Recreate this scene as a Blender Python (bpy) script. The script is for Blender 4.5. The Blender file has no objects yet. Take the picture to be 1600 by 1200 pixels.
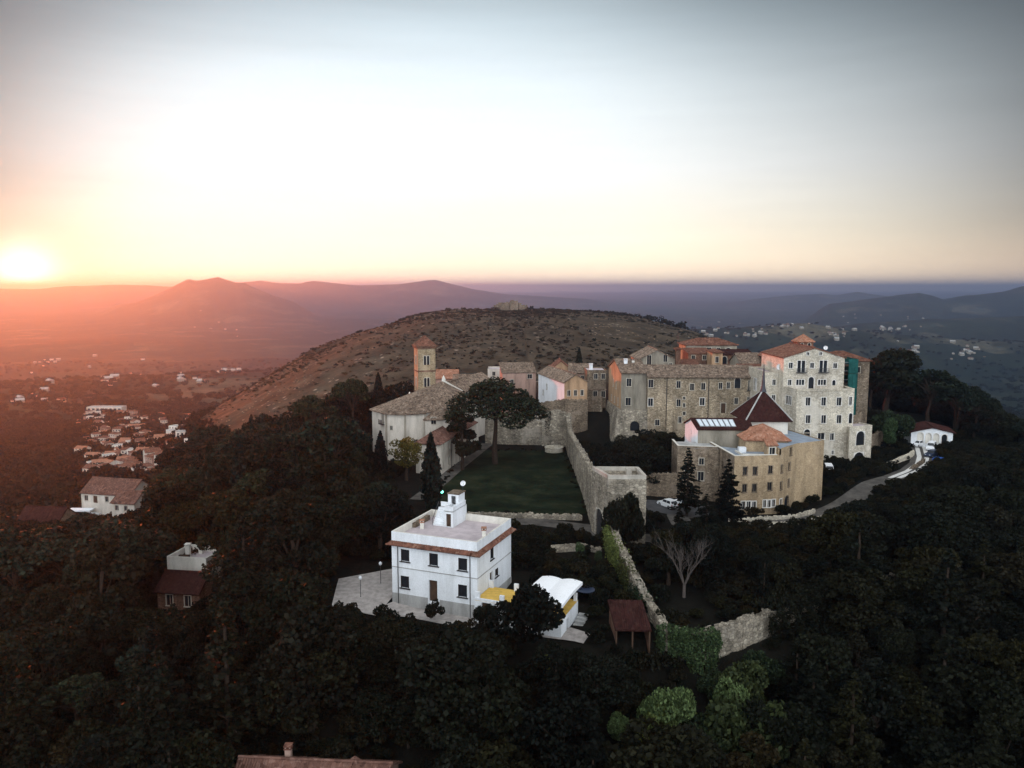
import bpy, math, random
import numpy as np
from mathutils import Vector, Matrix
R = math.radians
random.seed(7); rng = np.random.default_rng(7)
SC = bpy.context.scene
COL = SC.collection

# ---------------------------------------------------------------- camera
F = 1250.0; PITCH = R(6.84); CAMZ = 41.0
cam = bpy.data.cameras.new('camera'); cam.sensor_width = 36; cam.lens = 36*F/1600
cam.clip_start = 0.5; cam.clip_end = 120000
co = bpy.data.objects.new('camera', cam); COL.objects.link(co)
co.location = (0, 0, CAMZ); co.rotation_euler = (R(90)-PITCH, 0, 0)
SC.camera = co

# ---------------------------------------------------------------- sky
SUN_AZ, SUN_EL = R(-31.5), R(2.6)
def dirv(az, el): return Vector((math.sin(az)*math.cos(el), math.cos(az)*math.cos(el), math.sin(el)))
W = bpy.data.worlds.new('World'); SC.world = W; W.use_nodes = True
nt = W.node_tree; nt.nodes.clear()
def N(t, **k):
    n = nt.nodes.new(t)
    for a, b in k.items(): setattr(n, a, b)
    return n
def mth(op, a, b=None, c=None):
    n = N('ShaderNodeMath', operation=op)
    for i, v in enumerate((a, b, c)):
        if v is None: continue
        if isinstance(v, (int, float)): n.inputs[i].default_value = v
        else: nt.links.new(v, n.inputs[i])
    return n.outputs[0]
tc = N('ShaderNodeTexCoord')
nrm = N('ShaderNodeVectorMath', operation='NORMALIZE'); nt.links.new(tc.outputs['Generated'], nrm.inputs[0])
def dotc(v):
    n = N('ShaderNodeVectorMath', operation='DOT_PRODUCT'); nt.links.new(nrm.outputs[0], n.inputs[0]); n.inputs[1].default_value = v
    return n.outputs['Value']
def term(fac, col):
    n = N('ShaderNodeVectorMath', operation='SCALE'); n.inputs[0].default_value = col
    nt.links.new(fac, n.inputs['Scale']); return n.outputs[0]
def addv(a, b):
    n = N('ShaderNodeVectorMath', operation='ADD'); nt.links.new(a, n.inputs[0]); nt.links.new(b, n.inputs[1]); return n.outputs[0]
cl1 = dotc(dirv(R(-8.5), R(8))); cl2 = dotc(dirv(R(5), R(7))); cs = dotc(dirv(R(-31.2), R(0.5))); up = dotc(Vector((0, 0, 1)))
sky = N('ShaderNodeTexSky', sky_type='NISHITA', sun_disc=False, sun_elevation=SUN_EL, sun_rotation=SUN_AZ, altitude=400, dust_density=2.0)
el = mth('ABSOLUTE', up)
vert = mth('POWER', mth('MULTIPLY', el, 1/0.28), 3.0)
def lobe(c, w): return mth('EXPONENT', mth('MULTIPLY', mth('ADD', mth('POWER', mth('MULTIPLY', mth('MAXIMUM', mth('SUBTRACT', 1.0, c), 0.0), 1/w), 1.5), vert), -1.0))
lsum = mth('ADD', mth('MULTIPLY', lobe(cl1, 0.050), 3.6), mth('MULTIPLY', lobe(cl2, 0.079), 1.6))
glowy = mth('SUBTRACT', 1.0, mth('EXPONENT', mth('MULTIPLY', lsum, -1.0)))       # soft shoulder: bright glow painted into the sky, falling off like a vignette
tint = N('ShaderNodeValToRGB'); e_ = tint.color_ramp.elements
for k, c in ((0.06, (1, .94, .76, 1)), (0.14, (.97, .985, .96, 1)), (0.30, (.80, .93, 1, 1))): e_.new(k).color = c
e_[0].color = (1, .86, .60, 1); e_[-1].color = (.45, .8, 1, 1); nt.links.new(el, tint.inputs[0])
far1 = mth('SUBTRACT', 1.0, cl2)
back = mth('POWER', mth('MULTIPLY', far1, 0.5), 1.5)  # brighter sky behind the camera, added to light the walls facing it
hor = mth('EXPONENT', mth('MULTIPLY', mth('MULTIPLY', up, up), -110.0))
hlow = mth('EXPONENT', mth('MULTIPLY', mth('MULTIPLY', up, up), -420.0))
glow = mth('EXPONENT', mth('MULTIPLY', mth('SUBTRACT', 1.0, cs), -2400.0))
glow2 = mth('EXPONENT', mth('MULTIPLY', mth('SUBTRACT', 1.0, cs), -60.0))
nz = N('ShaderNodeTexNoise'); nz.inputs['Scale'].default_value = 2.6; nz.inputs['Detail'].default_value = 6; nz.inputs['Roughness'].default_value = 0.6
mp = N('ShaderNodeMapping'); mp.inputs['Scale'].default_value = (1, 1, 11); nt.links.new(nrm.outputs[0], mp.inputs[0]); nt.links.new(mp.outputs[0], nz.inputs['Vector'])
wisp = mth('MULTIPLY_ADD', nz.outputs['Fac'], 0.20, 0.90)
gl3 = N('ShaderNodeVectorMath', operation='SCALE'); nt.links.new(tint.outputs[0], gl3.inputs[0]); nt.links.new(mth('MULTIPLY', glowy, 1.16), gl3.inputs['Scale'])
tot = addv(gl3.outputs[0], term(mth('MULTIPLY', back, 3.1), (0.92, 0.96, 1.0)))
tot = addv(tot, term(mth('ADD', mth('MULTIPLY', el, 0.0), 0.018), (0.35, 0.80, 1.25)))
tot = addv(tot, term(mth('MULTIPLY', hor, 0.26), (1.0, 0.72, 0.46)))
tot = addv(tot, term(mth('MULTIPLY', hlow, 0.45), (1.0, 0.66, 0.40)))
tot = addv(tot, term(mth('MULTIPLY', glow, 2.0), (1.0, 0.96, 0.80)))
tot = addv(tot, term(mth('MULTIPLY', glow2, 0.10), (1.0, 0.95, 0.45)))
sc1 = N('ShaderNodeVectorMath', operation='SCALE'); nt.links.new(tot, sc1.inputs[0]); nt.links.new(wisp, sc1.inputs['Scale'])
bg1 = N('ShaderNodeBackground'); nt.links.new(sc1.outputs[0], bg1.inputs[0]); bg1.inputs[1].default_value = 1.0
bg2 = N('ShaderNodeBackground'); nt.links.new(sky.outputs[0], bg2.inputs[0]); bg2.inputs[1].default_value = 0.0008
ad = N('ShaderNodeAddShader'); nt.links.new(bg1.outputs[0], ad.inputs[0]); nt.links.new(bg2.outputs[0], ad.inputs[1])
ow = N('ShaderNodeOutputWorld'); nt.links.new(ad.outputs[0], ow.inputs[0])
# ---------------------------------------------------------------- sun
sl = bpy.data.lights.new('sun', 'SUN'); sl.energy = 5.0; sl.angle = R(0.6); sl.color = (1.0, 0.125, 0.014)
so = bpy.data.objects.new('sun', sl); COL.objects.link(so)
so.rotation_euler = dirv(SUN_AZ, SUN_EL).to_track_quat('Z', 'Y').to_euler()
so.location = (-400, 700, 300)
# ---------------------------------------------------------------- exposure
SC.view_settings.view_transform = 'Standard'; SC.view_settings.look = 'None'
SC.view_settings.exposure = 0.0; SC.view_settings.gamma = 1.0; SC.view_settings.use_curve_mapping = False
SC.render.engine = 'CYCLES'
SC.cycles.use_denoising = True
SC.cycles.max_bounces = 5; SC.cycles.diffuse_bounces = 2; SC.cycles.glossy_bounces = 2; SC.cycles.transmission_bounces = 3
SC.cycles.volume_bounces = 0; SC.cycles.transparent_max_bounces = 4
SC.cycles.caustics_reflective = False; SC.cycles.caustics_refractive = False

# ================================================================ helpers
def ray(px, py):
    u = (px-800)/F; v = (600-py)/F
    return (u, math.cos(PITCH)+v*math.sin(PITCH), -math.sin(PITCH)+v*math.cos(PITCH))
def at(px, py, Y):
    d = ray(px, py); t = Y/d[1]; return (d[0]*t, Y, CAMZ+d[2]*t)
def atz(px, py, z):
    d = ray(px, py); t = (z-CAMZ)/d[2]; return (d[0]*t, d[1]*t)
def proj(x, y, z):
    z = z-CAMZ
    yc = y*math.cos(PITCH)-z*math.sin(PITCH); zc = y*math.sin(PITCH)+z*math.cos(PITCH)
    return (800+F*x/yc, 600-F*zc/yc)

def link(o, parent=None):
    COL.objects.link(o)
    if parent is not None: o.parent = parent
    return o
def tag(o, label=None, cat=None, group=None, kind=None):
    if label: o['label'] = label
    if cat: o['category'] = cat
    if group: o['group'] = group
    if kind: o['kind'] = kind
    return o
def thing(name, label, cat, loc=(0, 0, 0), rz=0.0, group=None):
    o = bpy.data.objects.new(name, None); o.location = loc; o.rotation_euler = (0, 0, rz); o.empty_display_size = 0.5
    link(o); return tag(o, label, cat, group)
def copy_tree(o, parent=None):
    c = o.copy(); COL.objects.link(c)
    if parent is not None: c.parent = parent
    for ch in list(o.children): copy_tree(ch, c)
    return c
def mesh_np(name, V, Q, mats, smooth=False):
    me = bpy.data.meshes.new(name)
    V = np.asarray(V, dtype=np.float32); Q = np.asarray(Q, dtype=np.int32); k = Q.shape[1]
    me.vertices.add(len(V)); me.vertices.foreach_set('co', V.ravel())
    me.loops.add(Q.size); me.loops.foreach_set('vertex_index', Q.ravel())
    me.polygons.add(len(Q)); me.polygons.foreach_set('loop_start', np.arange(len(Q), dtype=np.int32)*k)
    me.polygons.foreach_set('loop_total', np.full(len(Q), k, dtype=np.int32))
    if smooth: me.polygons.foreach_set('use_smooth', np.ones(len(Q), dtype=bool))
    for m in (mats if isinstance(mats, (list, tuple)) else [mats]): me.materials.append(m)
    me.update(calc_edges=True); me.validate()
    return me
class MB:
    def __init__(s): s.v = []; s.f = []; s.m = []
    def poly(s, pts, m=0):
        n = len(s.v); s.v += [tuple(p) for p in pts]; s.f.append(tuple(range(n, n+len(pts)))); s.m.append(m)
    def box(s, x0, y0, z0, x1, y1, z1, m=0):
        P = [(x0, y0, z0), (x1, y0, z0), (x1, y1, z0), (x0, y1, z0), (x0, y0, z1), (x1, y0, z1), (x1, y1, z1), (x0, y1, z1)]
        n = len(s.v); s.v += P
        for q in ((0, 3, 2, 1), (4, 5, 6, 7), (0, 1, 5, 4), (1, 2, 6, 5), (2, 3, 7, 6), (3, 0, 4, 7)):
            s.f.append(tuple(n+i for i in q)); s.m.append(m)
    def bar(s, p0, p1, w, h, m=0):
        # horizontal-ish oriented bar from p0 to p1 (bottom centre line), width w, height h
        p0 = Vector(p0); p1 = Vector(p1); d = (p1-p0)
        n = Vector((d.y, -d.x, 0))
        n = n.normalized() if n.length > 1e-6 else Vector((1, 0, 0))
        n *= w/2; u = Vector((0, 0, h))
        if abs(d.x)+abs(d.y) < 1e-6: u = Vector((0, h, 0))
        P = [p0+n, p1+n, p1-n, p0-n, p0+n+u, p1+n+u, p1-n+u, p0-n+u]
        k = len(s.v); s.v += [tuple(p) for p in P]
        for q in ((0, 3, 2, 1), (4, 5, 6, 7), (0, 1, 5, 4), (1, 2, 6, 5), (2, 3, 7, 6), (3, 0, 4, 7)):
            s.f.append(tuple(k+i for i in q)); s.m.append(m)
    def tube(s, path, rad, n=6, m=0, cap=True):
        path = [Vector(p) for p in path]; rings = []
        for i, p in enumerate(path):
            d = (path[min(i+1, len(path)-1)]-path[max(i-1, 0)]).normalized()
            a = d.orthogonal().normalized() if abs(d.z) < 0.95 else Vector((1, 0, 0))
            a = (a-d*a.dot(d)).normalized(); b = d.cross(a)
            r = rad[i] if isinstance(rad, (list, tuple)) else rad
            k = len(s.v); rings.append(k)
            for j in range(n):
                t = 2*math.pi*j/n; s.v.append(tuple(p+a*(r*math.cos(t))+b*(r*math.sin(t))))
        for i in range(len(path)-1):
            for j in range(n):
                s.f.append((rings[i]+j, rings[i]+(j+1) % n, rings[i+1]+(j+1) % n, rings[i+1]+j)); s.m.append(m)
        if cap:
            s.f.append(tuple(rings[0]+j for j in range(n))[::-1]); s.m.append(m)
            s.f.append(tuple(rings[-1]+j for j in range(n))); s.m.append(m)
    def lathe(s, prof, n=12, c=(0, 0), m=0):
        rings = []
        for r, z in prof:
            k = len(s.v); rings.append(k)
            for j in range(n):
                t = 2*math.pi*j/n; s.v.append((c[0]+r*math.cos(t), c[1]+r*math.sin(t), z))
        for i in range(len(prof)-1):
            for j in range(n):
                s.f.append((rings[i]+j, rings[i]+(j+1) % n, rings[i+1]+(j+1) % n, rings[i+1]+j)); s.m.append(m)
        s.f.append(tuple(rings[0]+j for j in range(n))[::-1]); s.m.append(m)
        s.f.append(tuple(rings[-1]+j for j in range(n))); s.m.append(m)
    def prism(s, prof, y0, y1, m=0, axis='y'):
        # polygon (x,z) extruded along y
        A = [(x, y0, z) for x, z in prof]; B = [(x, y1, z) for x, z in prof]
        n = len(prof); k = len(s.v); s.v += A+B
        s.f.append(tuple(range(k, k+n))); s.m.append(m)
        s.f.append(tuple(range(k+2*n-1, k+n-1, -1))); s.m.append(m)
        for i in range(n):
            j = (i+1) % n; s.f.append((k+j, k+i, k+n+i, k+n+j)); s.m.append(m)
    def mesh(s, name, mats, smooth=False, org=(0, 0, 0)):
        me = bpy.data.meshes.new(name)
        ox, oy, oz = org
        me.from_pydata([(x-ox, y-oy, z-oz) for x, y, z in s.v], [], s.f)
        for mt in (mats if isinstance(mats, (list, tuple)) else [mats]): me.materials.append(mt)
        if any(s.m): me.polygons.foreach_set('material_index', s.m)
        if smooth: me.polygons.foreach_set('use_smooth', [True]*len(s.f))
        me.update(); return me
    def build(s, name, mats, parent=None, smooth=False, world=True, fixn=False):
        org = tuple(parent.location) if (parent is not None and world) else (0, 0, 0)
        me = s.mesh(name, mats, smooth, org)
        if fixn:
            import bmesh
            b = bmesh.new(); b.from_mesh(me); bmesh.ops.recalc_face_normals(b, faces=b.faces); b.to_mesh(me); b.free()
        return link(bpy.data.objects.new(name, me), parent)

# ---------------------------------------------------------------- materials
def mat(name, rough=0.85, spec=0.2):
    m = bpy.data.materials.new(name); m.use_nodes = True
    n = m.node_tree; b = n.nodes['Principled BSDF']
    b.inputs['Roughness'].default_value = rough; b.inputs['Specular IOR Level'].default_value = spec
    return m, n, b
def nd(n, t, **k):
    x = n.nodes.new(t)
    for a, b in k.items(): setattr(x, a, b)
    return x
def ramp(n, fac, stops):
    r = nd(n, 'ShaderNodeValToRGB'); e = r.color_ramp.elements
    while len(e) < len(stops): e.new(0.5)
    for i, (p, c) in enumerate(stops): e[i].position = p; e[i].color = (*c, 1)
    n.links.new(fac, r.inputs[0]); return r.outputs[0]
def noise(n, scale, detail=4, rough=0.6, vec=None, sc=None):
    t = nd(n, 'ShaderNodeTexNoise'); t.inputs['Scale'].default_value = scale; t.inputs['Detail'].default_value = detail; t.inputs['Roughness'].default_value = rough
    g = nd(n, 'ShaderNodeNewGeometry')
    v = g.outputs['Position']
    if sc:
        mpn = nd(n, 'ShaderNodeMapping'); mpn.inputs['Scale'].default_value = sc; n.links.new(v, mpn.inputs[0]); v = mpn.outputs[0]
    n.links.new(v, t.inputs['Vector']); return t.outputs['Fac']
def mixc(n, fac, a, b, blend='MIX'):
    m = nd(n, 'ShaderNodeMix', data_type='RGBA', blend_type=blend)
    if isinstance(fac, (int, float)): m.inputs[0].default_value = fac
    else: n.links.new(fac, m.inputs[0])
    for i, v in ((6, a), (7, b)):
        if isinstance(v, tuple): m.inputs[i].default_value = (*v, 1)
        else: n.links.new(v, m.inputs[i])
    return m.outputs[2]
def bump(n, b, h, strength=0.5, dist=0.1):
    k = nd(n, 'ShaderNodeBump'); k.inputs['Strength'].default_value = strength; k.inputs['Distance'].default_value = dist
    n.links.new(h, k.inputs['Height']); n.links.new(k.outputs[0], b.inputs['Normal'])
def simple(name, col, rough=0.8, spec=0.2, var=0.25, scale=1.5, metal=0.0):
    m, n, b = mat(name, rough, spec)
    f = noise(n, scale, 6)
    lo = tuple(c*(1-var) for c in col); hi = tuple(min(1, c*(1+var)) for c in col)
    n.links.new(ramp(n, f, [(0.3, lo), (0.7, hi)]), b.inputs['Base Color']); b.inputs['Metallic'].default_value = metal
    bump(n, b, noise(n, scale*8, 3), 0.2, 0.02)
    return m
def stone(name, cols, scale=2.2, grime=0.5, joint=0.55, warm=None):
    """rubble masonry: cells with recessed joints, per-stone tone, streaked weathering"""
    m, n, b = mat(name, 0.9, 0.1)
    g = nd(n, 'ShaderNodeNewGeometry')
    mp_ = nd(n, 'ShaderNodeMapping'); mp_.inputs['Scale'].default_value = (scale, scale, scale*1.7); n.links.new(g.outputs['Position'], mp_.inputs[0])
    vo = nd(n, 'ShaderNodeTexVoronoi', feature='F1'); vo.inputs['Scale'].default_value = 1.0; n.links.new(mp_.outputs[0], vo.inputs['Vector'])
    ve = nd(n, 'ShaderNodeTexVoronoi', feature='DISTANCE_TO_EDGE'); ve.inputs['Scale'].default_value = 1.0; n.links.new(mp_.outputs[0], ve.inputs['Vector'])
    sep = nd(n, 'ShaderNodeSeparateColor'); n.links.new(vo.outputs['Color'], sep.inputs[0])
    base = ramp(n, sep.outputs[0], [(i/(len(cols)-1), c) for i, c in enumerate(cols)])
    jf = ramp(n, ve.outputs['Distance'], [(0.0, (joint,)*3), (0.16, (1, 1, 1))])
    base = mixc(n, 1.0, base, jf, 'MULTIPLY')
    st = ramp(n, noise(n, 0.5, 6, 0.65, sc=(1, 1, 0.25)), [(0.35, (1-grime,)*3), (0.62, (1, 1, 1))])
    base = mixc(n, 1.0, base, st, 'MULTIPLY')
    bl = ramp(n, noise(n, 0.13, 3, 0.5), [(0.35, (0.8, 0.78, 0.74)), (0.65, (1.08, 1.06, 1.0))])
    base = mixc(n, 1.0, base, bl, 'MULTIPLY')
    rend = ramp(n, noise(n, 0.22, 5, 0.62), [(0.57, (0, 0, 0)), (0.64, (0.75, 0.75, 0.75))])   # patches of old render
    mean = tuple(sum(c[i] for c in cols)/len(cols)*1.05 for i in range(3))
    base = mixc(n, rend, base, mixc(n, 1.0, mean, st, 'MULTIPLY'))
    n.links.new(base, b.inputs['Base Color'])
    bump(n, b, ve.outputs['Distance'], 0.6, 0.08)
    return m
def plaster(name, col, grime=0.35, scale=0.6, grimecol=None):
    m, n, b = mat(name, 0.85, 0.15)
    st = ramp(n, noise(n, scale, 7, 0.65, sc=(1, 1, 0.22)), [(0.33, (1-grime, 1-grime, 1-grime*1.05)), (0.6, (1, 1, 1))])
    sp = ramp(n, noise(n, 5.0, 4, 0.7), [(0.3, (0.86, 0.86, 0.86)), (0.6, (1, 1, 1))])
    c = mixc(n, 1.0, mixc(n, 1.0, col, st, 'MULTIPLY'), sp, 'MULTIPLY')
    n.links.new(c, b.inputs['Base Color']); bump(n, b, noise(n, 9, 4), 0.25, 0.02)
    return m
def tile(name, cols, scale=2.6, moss=0.35):
    m, n, b = mat(name, 0.9, 0.1)
    g = nd(n, 'ShaderNodeNewGeometry'); vo = nd(n, 'ShaderNodeTexVoronoi'); vo.inputs['Scale'].default_value = scale; n.links.new(g.outputs['Position'], vo.inputs['Vector'])
    sep = nd(n, 'ShaderNodeSeparateColor'); n.links.new(vo.outputs['Color'], sep.inputs[0])
    base = ramp(n, sep.outputs[1], [(i/(len(cols)-1), c) for i, c in enumerate(cols)])
    st = ramp(n, noise(n, 0.7, 6, 0.7), [(0.35, (1-moss,)*3), (0.65, (1, 1, 1))])
    n.links.new(mixc(n, 1.0, base, st, 'MULTIPLY'), b.inputs['Base Color']); return m
def leaf(name, dark, light, trans=0.25, transcol=None):
    m, n, b = mat(name, 0.65, 0.15)
    g = nd(n, 'ShaderNodeNewGeometry'); oi = nd(n, 'ShaderNodeObjectInfo')
    c = ramp(n, g.outputs['Random Per Island'], [(0.0, dark), (0.7, light), (1.0, tuple(x*1.6 for x in light))])
    v = ramp(n, oi.outputs['Random'], [(0.0, (0.42, 0.52, 0.52)), (0.45, (0.9, 0.95, 0.9)), (0.75, (1.25, 1.15, 0.9)), (1.0, (1.7, 1.3, 0.75))])  # random tone per tree; warm bright end stands in for sunlit crowns
    c = mixc(n, 1.0, c, v, 'MULTIPLY')
    n.links.new(c, b.inputs['Base Color'])
    tr = nd(n, 'ShaderNodeBsdfTranslucent'); n.links.new(mixc(n, 1.0, c, transcol or (1.3, 1.1, 0.6), 'MULTIPLY'), tr.inputs[0])
    mx = nd(n, 'ShaderNodeMixShader'); mx.inputs[0].default_value = trans
    n.links.new(b.outputs[0], mx.inputs[1]); n.links.new(tr.outputs[0], mx.inputs[2])
    n.links.new(mx.outputs[0], n.nodes['Material Output'].inputs[0]); return m

M = {}
M['white'] = plaster('white_plaster', (0.80, 0.83, 0.86), 0.2)
M['cream'] = plaster('cream_plaster', (0.74, 0.71, 0.64), 0.25)
M['pale'] = plaster('pale_church_plaster', (0.62, 0.57, 0.50), 0.35)
M['ochre'] = plaster('ochre_plaster', (0.56, 0.47, 0.32), 0.4)
M['orange'] = plaster('orange_plaster_and_sun_tint', (0.47, 0.31, 0.19), 0.5)  # plaster colour; on some left-facing sides it stands in for sunset light
M['pink'] = plaster('pink_plaster', (0.40, 0.27, 0.22), 0.45)
M['greyplaster'] = plaster('weathered_grey_plaster', (0.30, 0.27, 0.22), 0.5)
M['conc'] = plaster('grey_concrete', (0.42, 0.42, 0.41), 0.4)
M['convent'] = stone('tan_rubble_stone', [(0.22, 0.18, 0.13), (0.47, 0.385, 0.285), (0.34, 0.275, 0.20), (0.62, 0.53, 0.42)], 2.4, 0.42)
M['whitestone'] = stone('pale_limestone', [(0.50, 0.46, 0.39), (0.74, 0.69, 0.60), (0.60, 0.55, 0.46), (0.82, 0.77, 0.68)], 2.0, 0.25, 0.62)
M['tan'] = stone('tan_tuff_brick', [(0.38, 0.28, 0.185), (0.52, 0.40, 0.27), (0.45, 0.34, 0.22), (0.58, 0.46, 0.32)], 3.2, 0.35, 0.75)
M['tandark'] = stone('brown_rubble', [(0.16, 0.12, 0.09), (0.32, 0.26, 0.20), (0.22, 0.17, 0.13), (0.40, 0.33, 0.26)], 2.2, 0.45)
M['ruin'] = stone('grey_ruin_stone', [(0.22, 0.195, 0.165), (0.44, 0.395, 0.325), (0.31, 0.275, 0.23), (0.58, 0.53, 0.45)], 1.6, 0.45)
M['towerstone'] = stone('bell_tower_stone', [(0.30, 0.23, 0.15), (0.46, 0.37, 0.25), (0.38, 0.29, 0.19), (0.52, 0.43, 0.31)], 2.2, 0.35)
M['brick'] = stone('dark_red_brick', [(0.15, 0.078, 0.056), (0.26, 0.145, 0.105), (0.19, 0.10, 0.075), (0.32, 0.21, 0.155)], 3.5, 0.4)
M['gateconc'] = plaster('gate_render', (0.50, 0.46, 0.40), 0.35)
M['tilegrey'] = tile('weathered_grey_pantile', [(0.09, 0.062, 0.045), (0.27, 0.20, 0.15), (0.17, 0.12, 0.09), (0.38, 0.30, 0.23)], moss=.5)
M['tilered'] = tile('red_pantile', [(0.11, 0.048, 0.034), (0.23, 0.105, 0.072), (0.16, 0.07, 0.048), (0.30, 0.17, 0.12)], moss=.5)
M['tilemaroon'] = tile('dark_maroon_tile', [(0.0273, 0.0097, 0.0086), (0.0507, 0.0175, 0.0156), (0.0390, 0.0137, 0.0117), (0.0585, 0.0273, 0.0215)])
M['tileorange'] = tile('orange_terracotta', [(0.2788, 0.1230, 0.0738), (0.4100, 0.2050, 0.1312), (0.3444, 0.1558, 0.0984), (0.4592, 0.2624, 0.1804)])
M['pane'] = simple('dark_glass_and_arch_shade', (0.018, 0.02, 0.024), 0.12, 0.4, 0.3)
M['shutter'] = simple('dark_shutter', (0.03, 0.028, 0.026), 0.6, 0.2)
M['frame'] = plaster('stone_surround', (0.52, 0.48, 0.41), 0.3)
M['whiteframe'] = plaster('white_surround', (0.74, 0.72, 0.68), 0.2)
M['wood'] = simple('dark_brown_wood', (0.06, 0.035, 0.022), 0.7)
M['iron'] = simple('dark_iron', (0.03, 0.03, 0.032), 0.5, 0.4)
M['terrace'] = simple('pinkish_grey_terrace_paving', (0.46, 0.40, 0.41), 0.85, 0.15, 0.18, 0.8)
M['yellow'] = simple('yellow_terrace_tiles', (0.62, 0.40, 0.09), 0.8, 0.2, 0.2, 2)
M['bluegrey'] = simple('blue_grey_flat_roofing', (0.25, 0.29, 0.34), 0.75, 0.2, 0.25, 0.6)
M['skylight'] = simple('pale_skylight_glass', (0.62, 0.68, 0.72), 0.15, 0.6, 0.1)
M['tilebrown'] = tile('brown_pantile', [(0.09, 0.045, 0.035), (0.19, 0.10, 0.075), (0.13, 0.065, 0.05), (0.24, 0.14, 0.11)])
M['awning'] = simple('white_canvas', (0.86, 0.87, 0.88), 0.8, 0.1, 0.03)
M['net'] = simple('green_netting', (0.016, 0.085, 0.078), 0.9, 0.1, 0.4, 0.8)
M['carwhite'] = simple('white_car_paint', (0.78, 0.80, 0.82), 0.3, 0.5, 0.03)
M['cardark'] = simple('dark_blue_car_paint', (0.02, 0.03, 0.06), 0.3, 0.5, 0.1)
M['carblue'] = simple('bright_blue_tarpaulin', (0.02, 0.08, 0.32), 0.5, 0.4, 0.15)
M['tyre'] = simple('black_rubber', (0.015, 0.015, 0.015), 0.9)
M['alloy'] = simple('grey_alloy', (0.4, 0.4, 0.42), 0.35, 0.5, 0.1, 2, 0.8)
M['redlamp'] = simple('red_lamp_lens', (0.4, 0.02, 0.02), 0.3)
M['clearlamp'] = simple('clear_lamp_lens', (0.6, 0.62, 0.65), 0.2, 0.5)
M['paving'] = simple('grey_paving', (0.34, 0.31, 0.29), 0.9, 0.1, 0.3, 1.2)
M['gravel'] = simple('pale_gravel_road', (0.46, 0.44, 0.41), 0.95, 0.1, 0.35, 0.7)
M['track'] = simple('grey_earth_track', (0.085, 0.078, 0.07), 0.95, 0.1, 0.45, 0.5)
M['asphalt'] = simple('dark_asphalt', (0.06, 0.06, 0.062), 0.9, 0.15, 0.3, 0.8)
M['kerb'] = plaster('white_kerb_stone', (0.66, 0.64, 0.60), 0.35)
M['whitegravel'] = simple('white_limestone_gravel', (0.62, 0.61, 0.58), 0.95, 0.1, 0.15, 1.5)
M['copper'] = simple('dark_spire_metal', (0.035, 0.035, 0.045), 0.5, 0.4)
M['bark'] = simple('brown_bark', (0.0375, 0.0275, 0.0210), 0.95, 0.05, 0.4, 4)
M['palebark'] = simple('pale_grey_bark', (0.085, 0.072, 0.065), 0.95, 0.05, 0.3, 4)
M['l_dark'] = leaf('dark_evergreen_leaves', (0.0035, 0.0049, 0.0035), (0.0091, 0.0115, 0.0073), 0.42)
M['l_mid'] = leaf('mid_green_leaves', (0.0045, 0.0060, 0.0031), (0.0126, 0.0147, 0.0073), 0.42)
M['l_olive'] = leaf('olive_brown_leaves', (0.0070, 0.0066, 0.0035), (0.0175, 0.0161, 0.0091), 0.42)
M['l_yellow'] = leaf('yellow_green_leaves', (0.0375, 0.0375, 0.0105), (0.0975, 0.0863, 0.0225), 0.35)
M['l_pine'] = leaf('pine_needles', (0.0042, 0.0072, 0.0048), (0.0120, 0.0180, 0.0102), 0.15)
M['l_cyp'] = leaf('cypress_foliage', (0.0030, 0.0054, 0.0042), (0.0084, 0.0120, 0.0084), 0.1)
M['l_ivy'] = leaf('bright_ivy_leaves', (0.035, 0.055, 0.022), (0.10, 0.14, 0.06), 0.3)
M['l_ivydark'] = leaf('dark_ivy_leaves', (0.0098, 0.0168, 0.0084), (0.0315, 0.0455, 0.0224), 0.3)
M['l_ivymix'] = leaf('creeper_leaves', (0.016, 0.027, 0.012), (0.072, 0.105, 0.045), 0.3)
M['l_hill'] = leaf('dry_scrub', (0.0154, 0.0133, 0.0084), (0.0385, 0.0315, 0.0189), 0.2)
# ================================================================ terrain
def sm(t): t = np.clip(t, 0, 1); return t*t*(3-2*t)
def _h2(ix, iy, seed):
    n = (ix*374761393 + iy*668265263 + seed*974634777) & 0xffffffff
    n = ((n ^ (n >> 13))*1274126177) & 0xffffffff
    return ((n ^ (n >> 16)) & 0xffff)/65535.0
def vnoise(x, y, seed=0):
    ix = np.floor(x).astype(np.int64); iy = np.floor(y).astype(np.int64); fx = x-ix; fy = y-iy
    fx = fx*fx*(3-2*fx); fy = fy*fy*(3-2*fy)
    a = _h2(ix, iy, seed); b = _h2(ix+1, iy, seed); c = _h2(ix, iy+1, seed); d = _h2(ix+1, iy+1, seed)
    return (a*(1-fx)+b*fx)*(1-fy)+(c*(1-fx)+d*fx)*fy-0.5
def fbm(x, y, sc, oct=4, seed=0):
    r = 0; a = 1
    for i in range(oct):
        r = r+a*vnoise(x/sc, y/sc, seed+i*17); sc = sc/2.1; a *= 0.5
    return r
PLAT = np.array([(18, 96), (35, 110), (52, 130), (68, 146), (84, 162), (98, 176), (118, 192), (124, 215), (132, 260), (90, 310), (40, 330), (0, 320), (-36, 240), (-41, 190), (-34, 150), (-28, 120), (-24, 98), (-17, 91)], float)
def polydist(x, y, P):
    best = np.full(np.shape(x), 1e18); ins = np.zeros(np.shape(x), bool)
    for i in range(len(P)):
        ax, ay = P[i]; bx, by = P[(i+1) % len(P)]
        dx, dy = bx-ax, by-ay
        t = np.clip(((x-ax)*dx+(y-ay)*dy)/(dx*dx+dy*dy), 0, 1)
        best = np.minimum(best, (x-ax-t*dx)**2+(y-ay-t*dy)**2)
        c = ((ay > y) != (by > y)) & (x < (bx-ax)*(y-ay)/(by-ay+1e-12)+ax)
        ins ^= c
    d = np.sqrt(best); return np.where(ins, -d, d)
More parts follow.
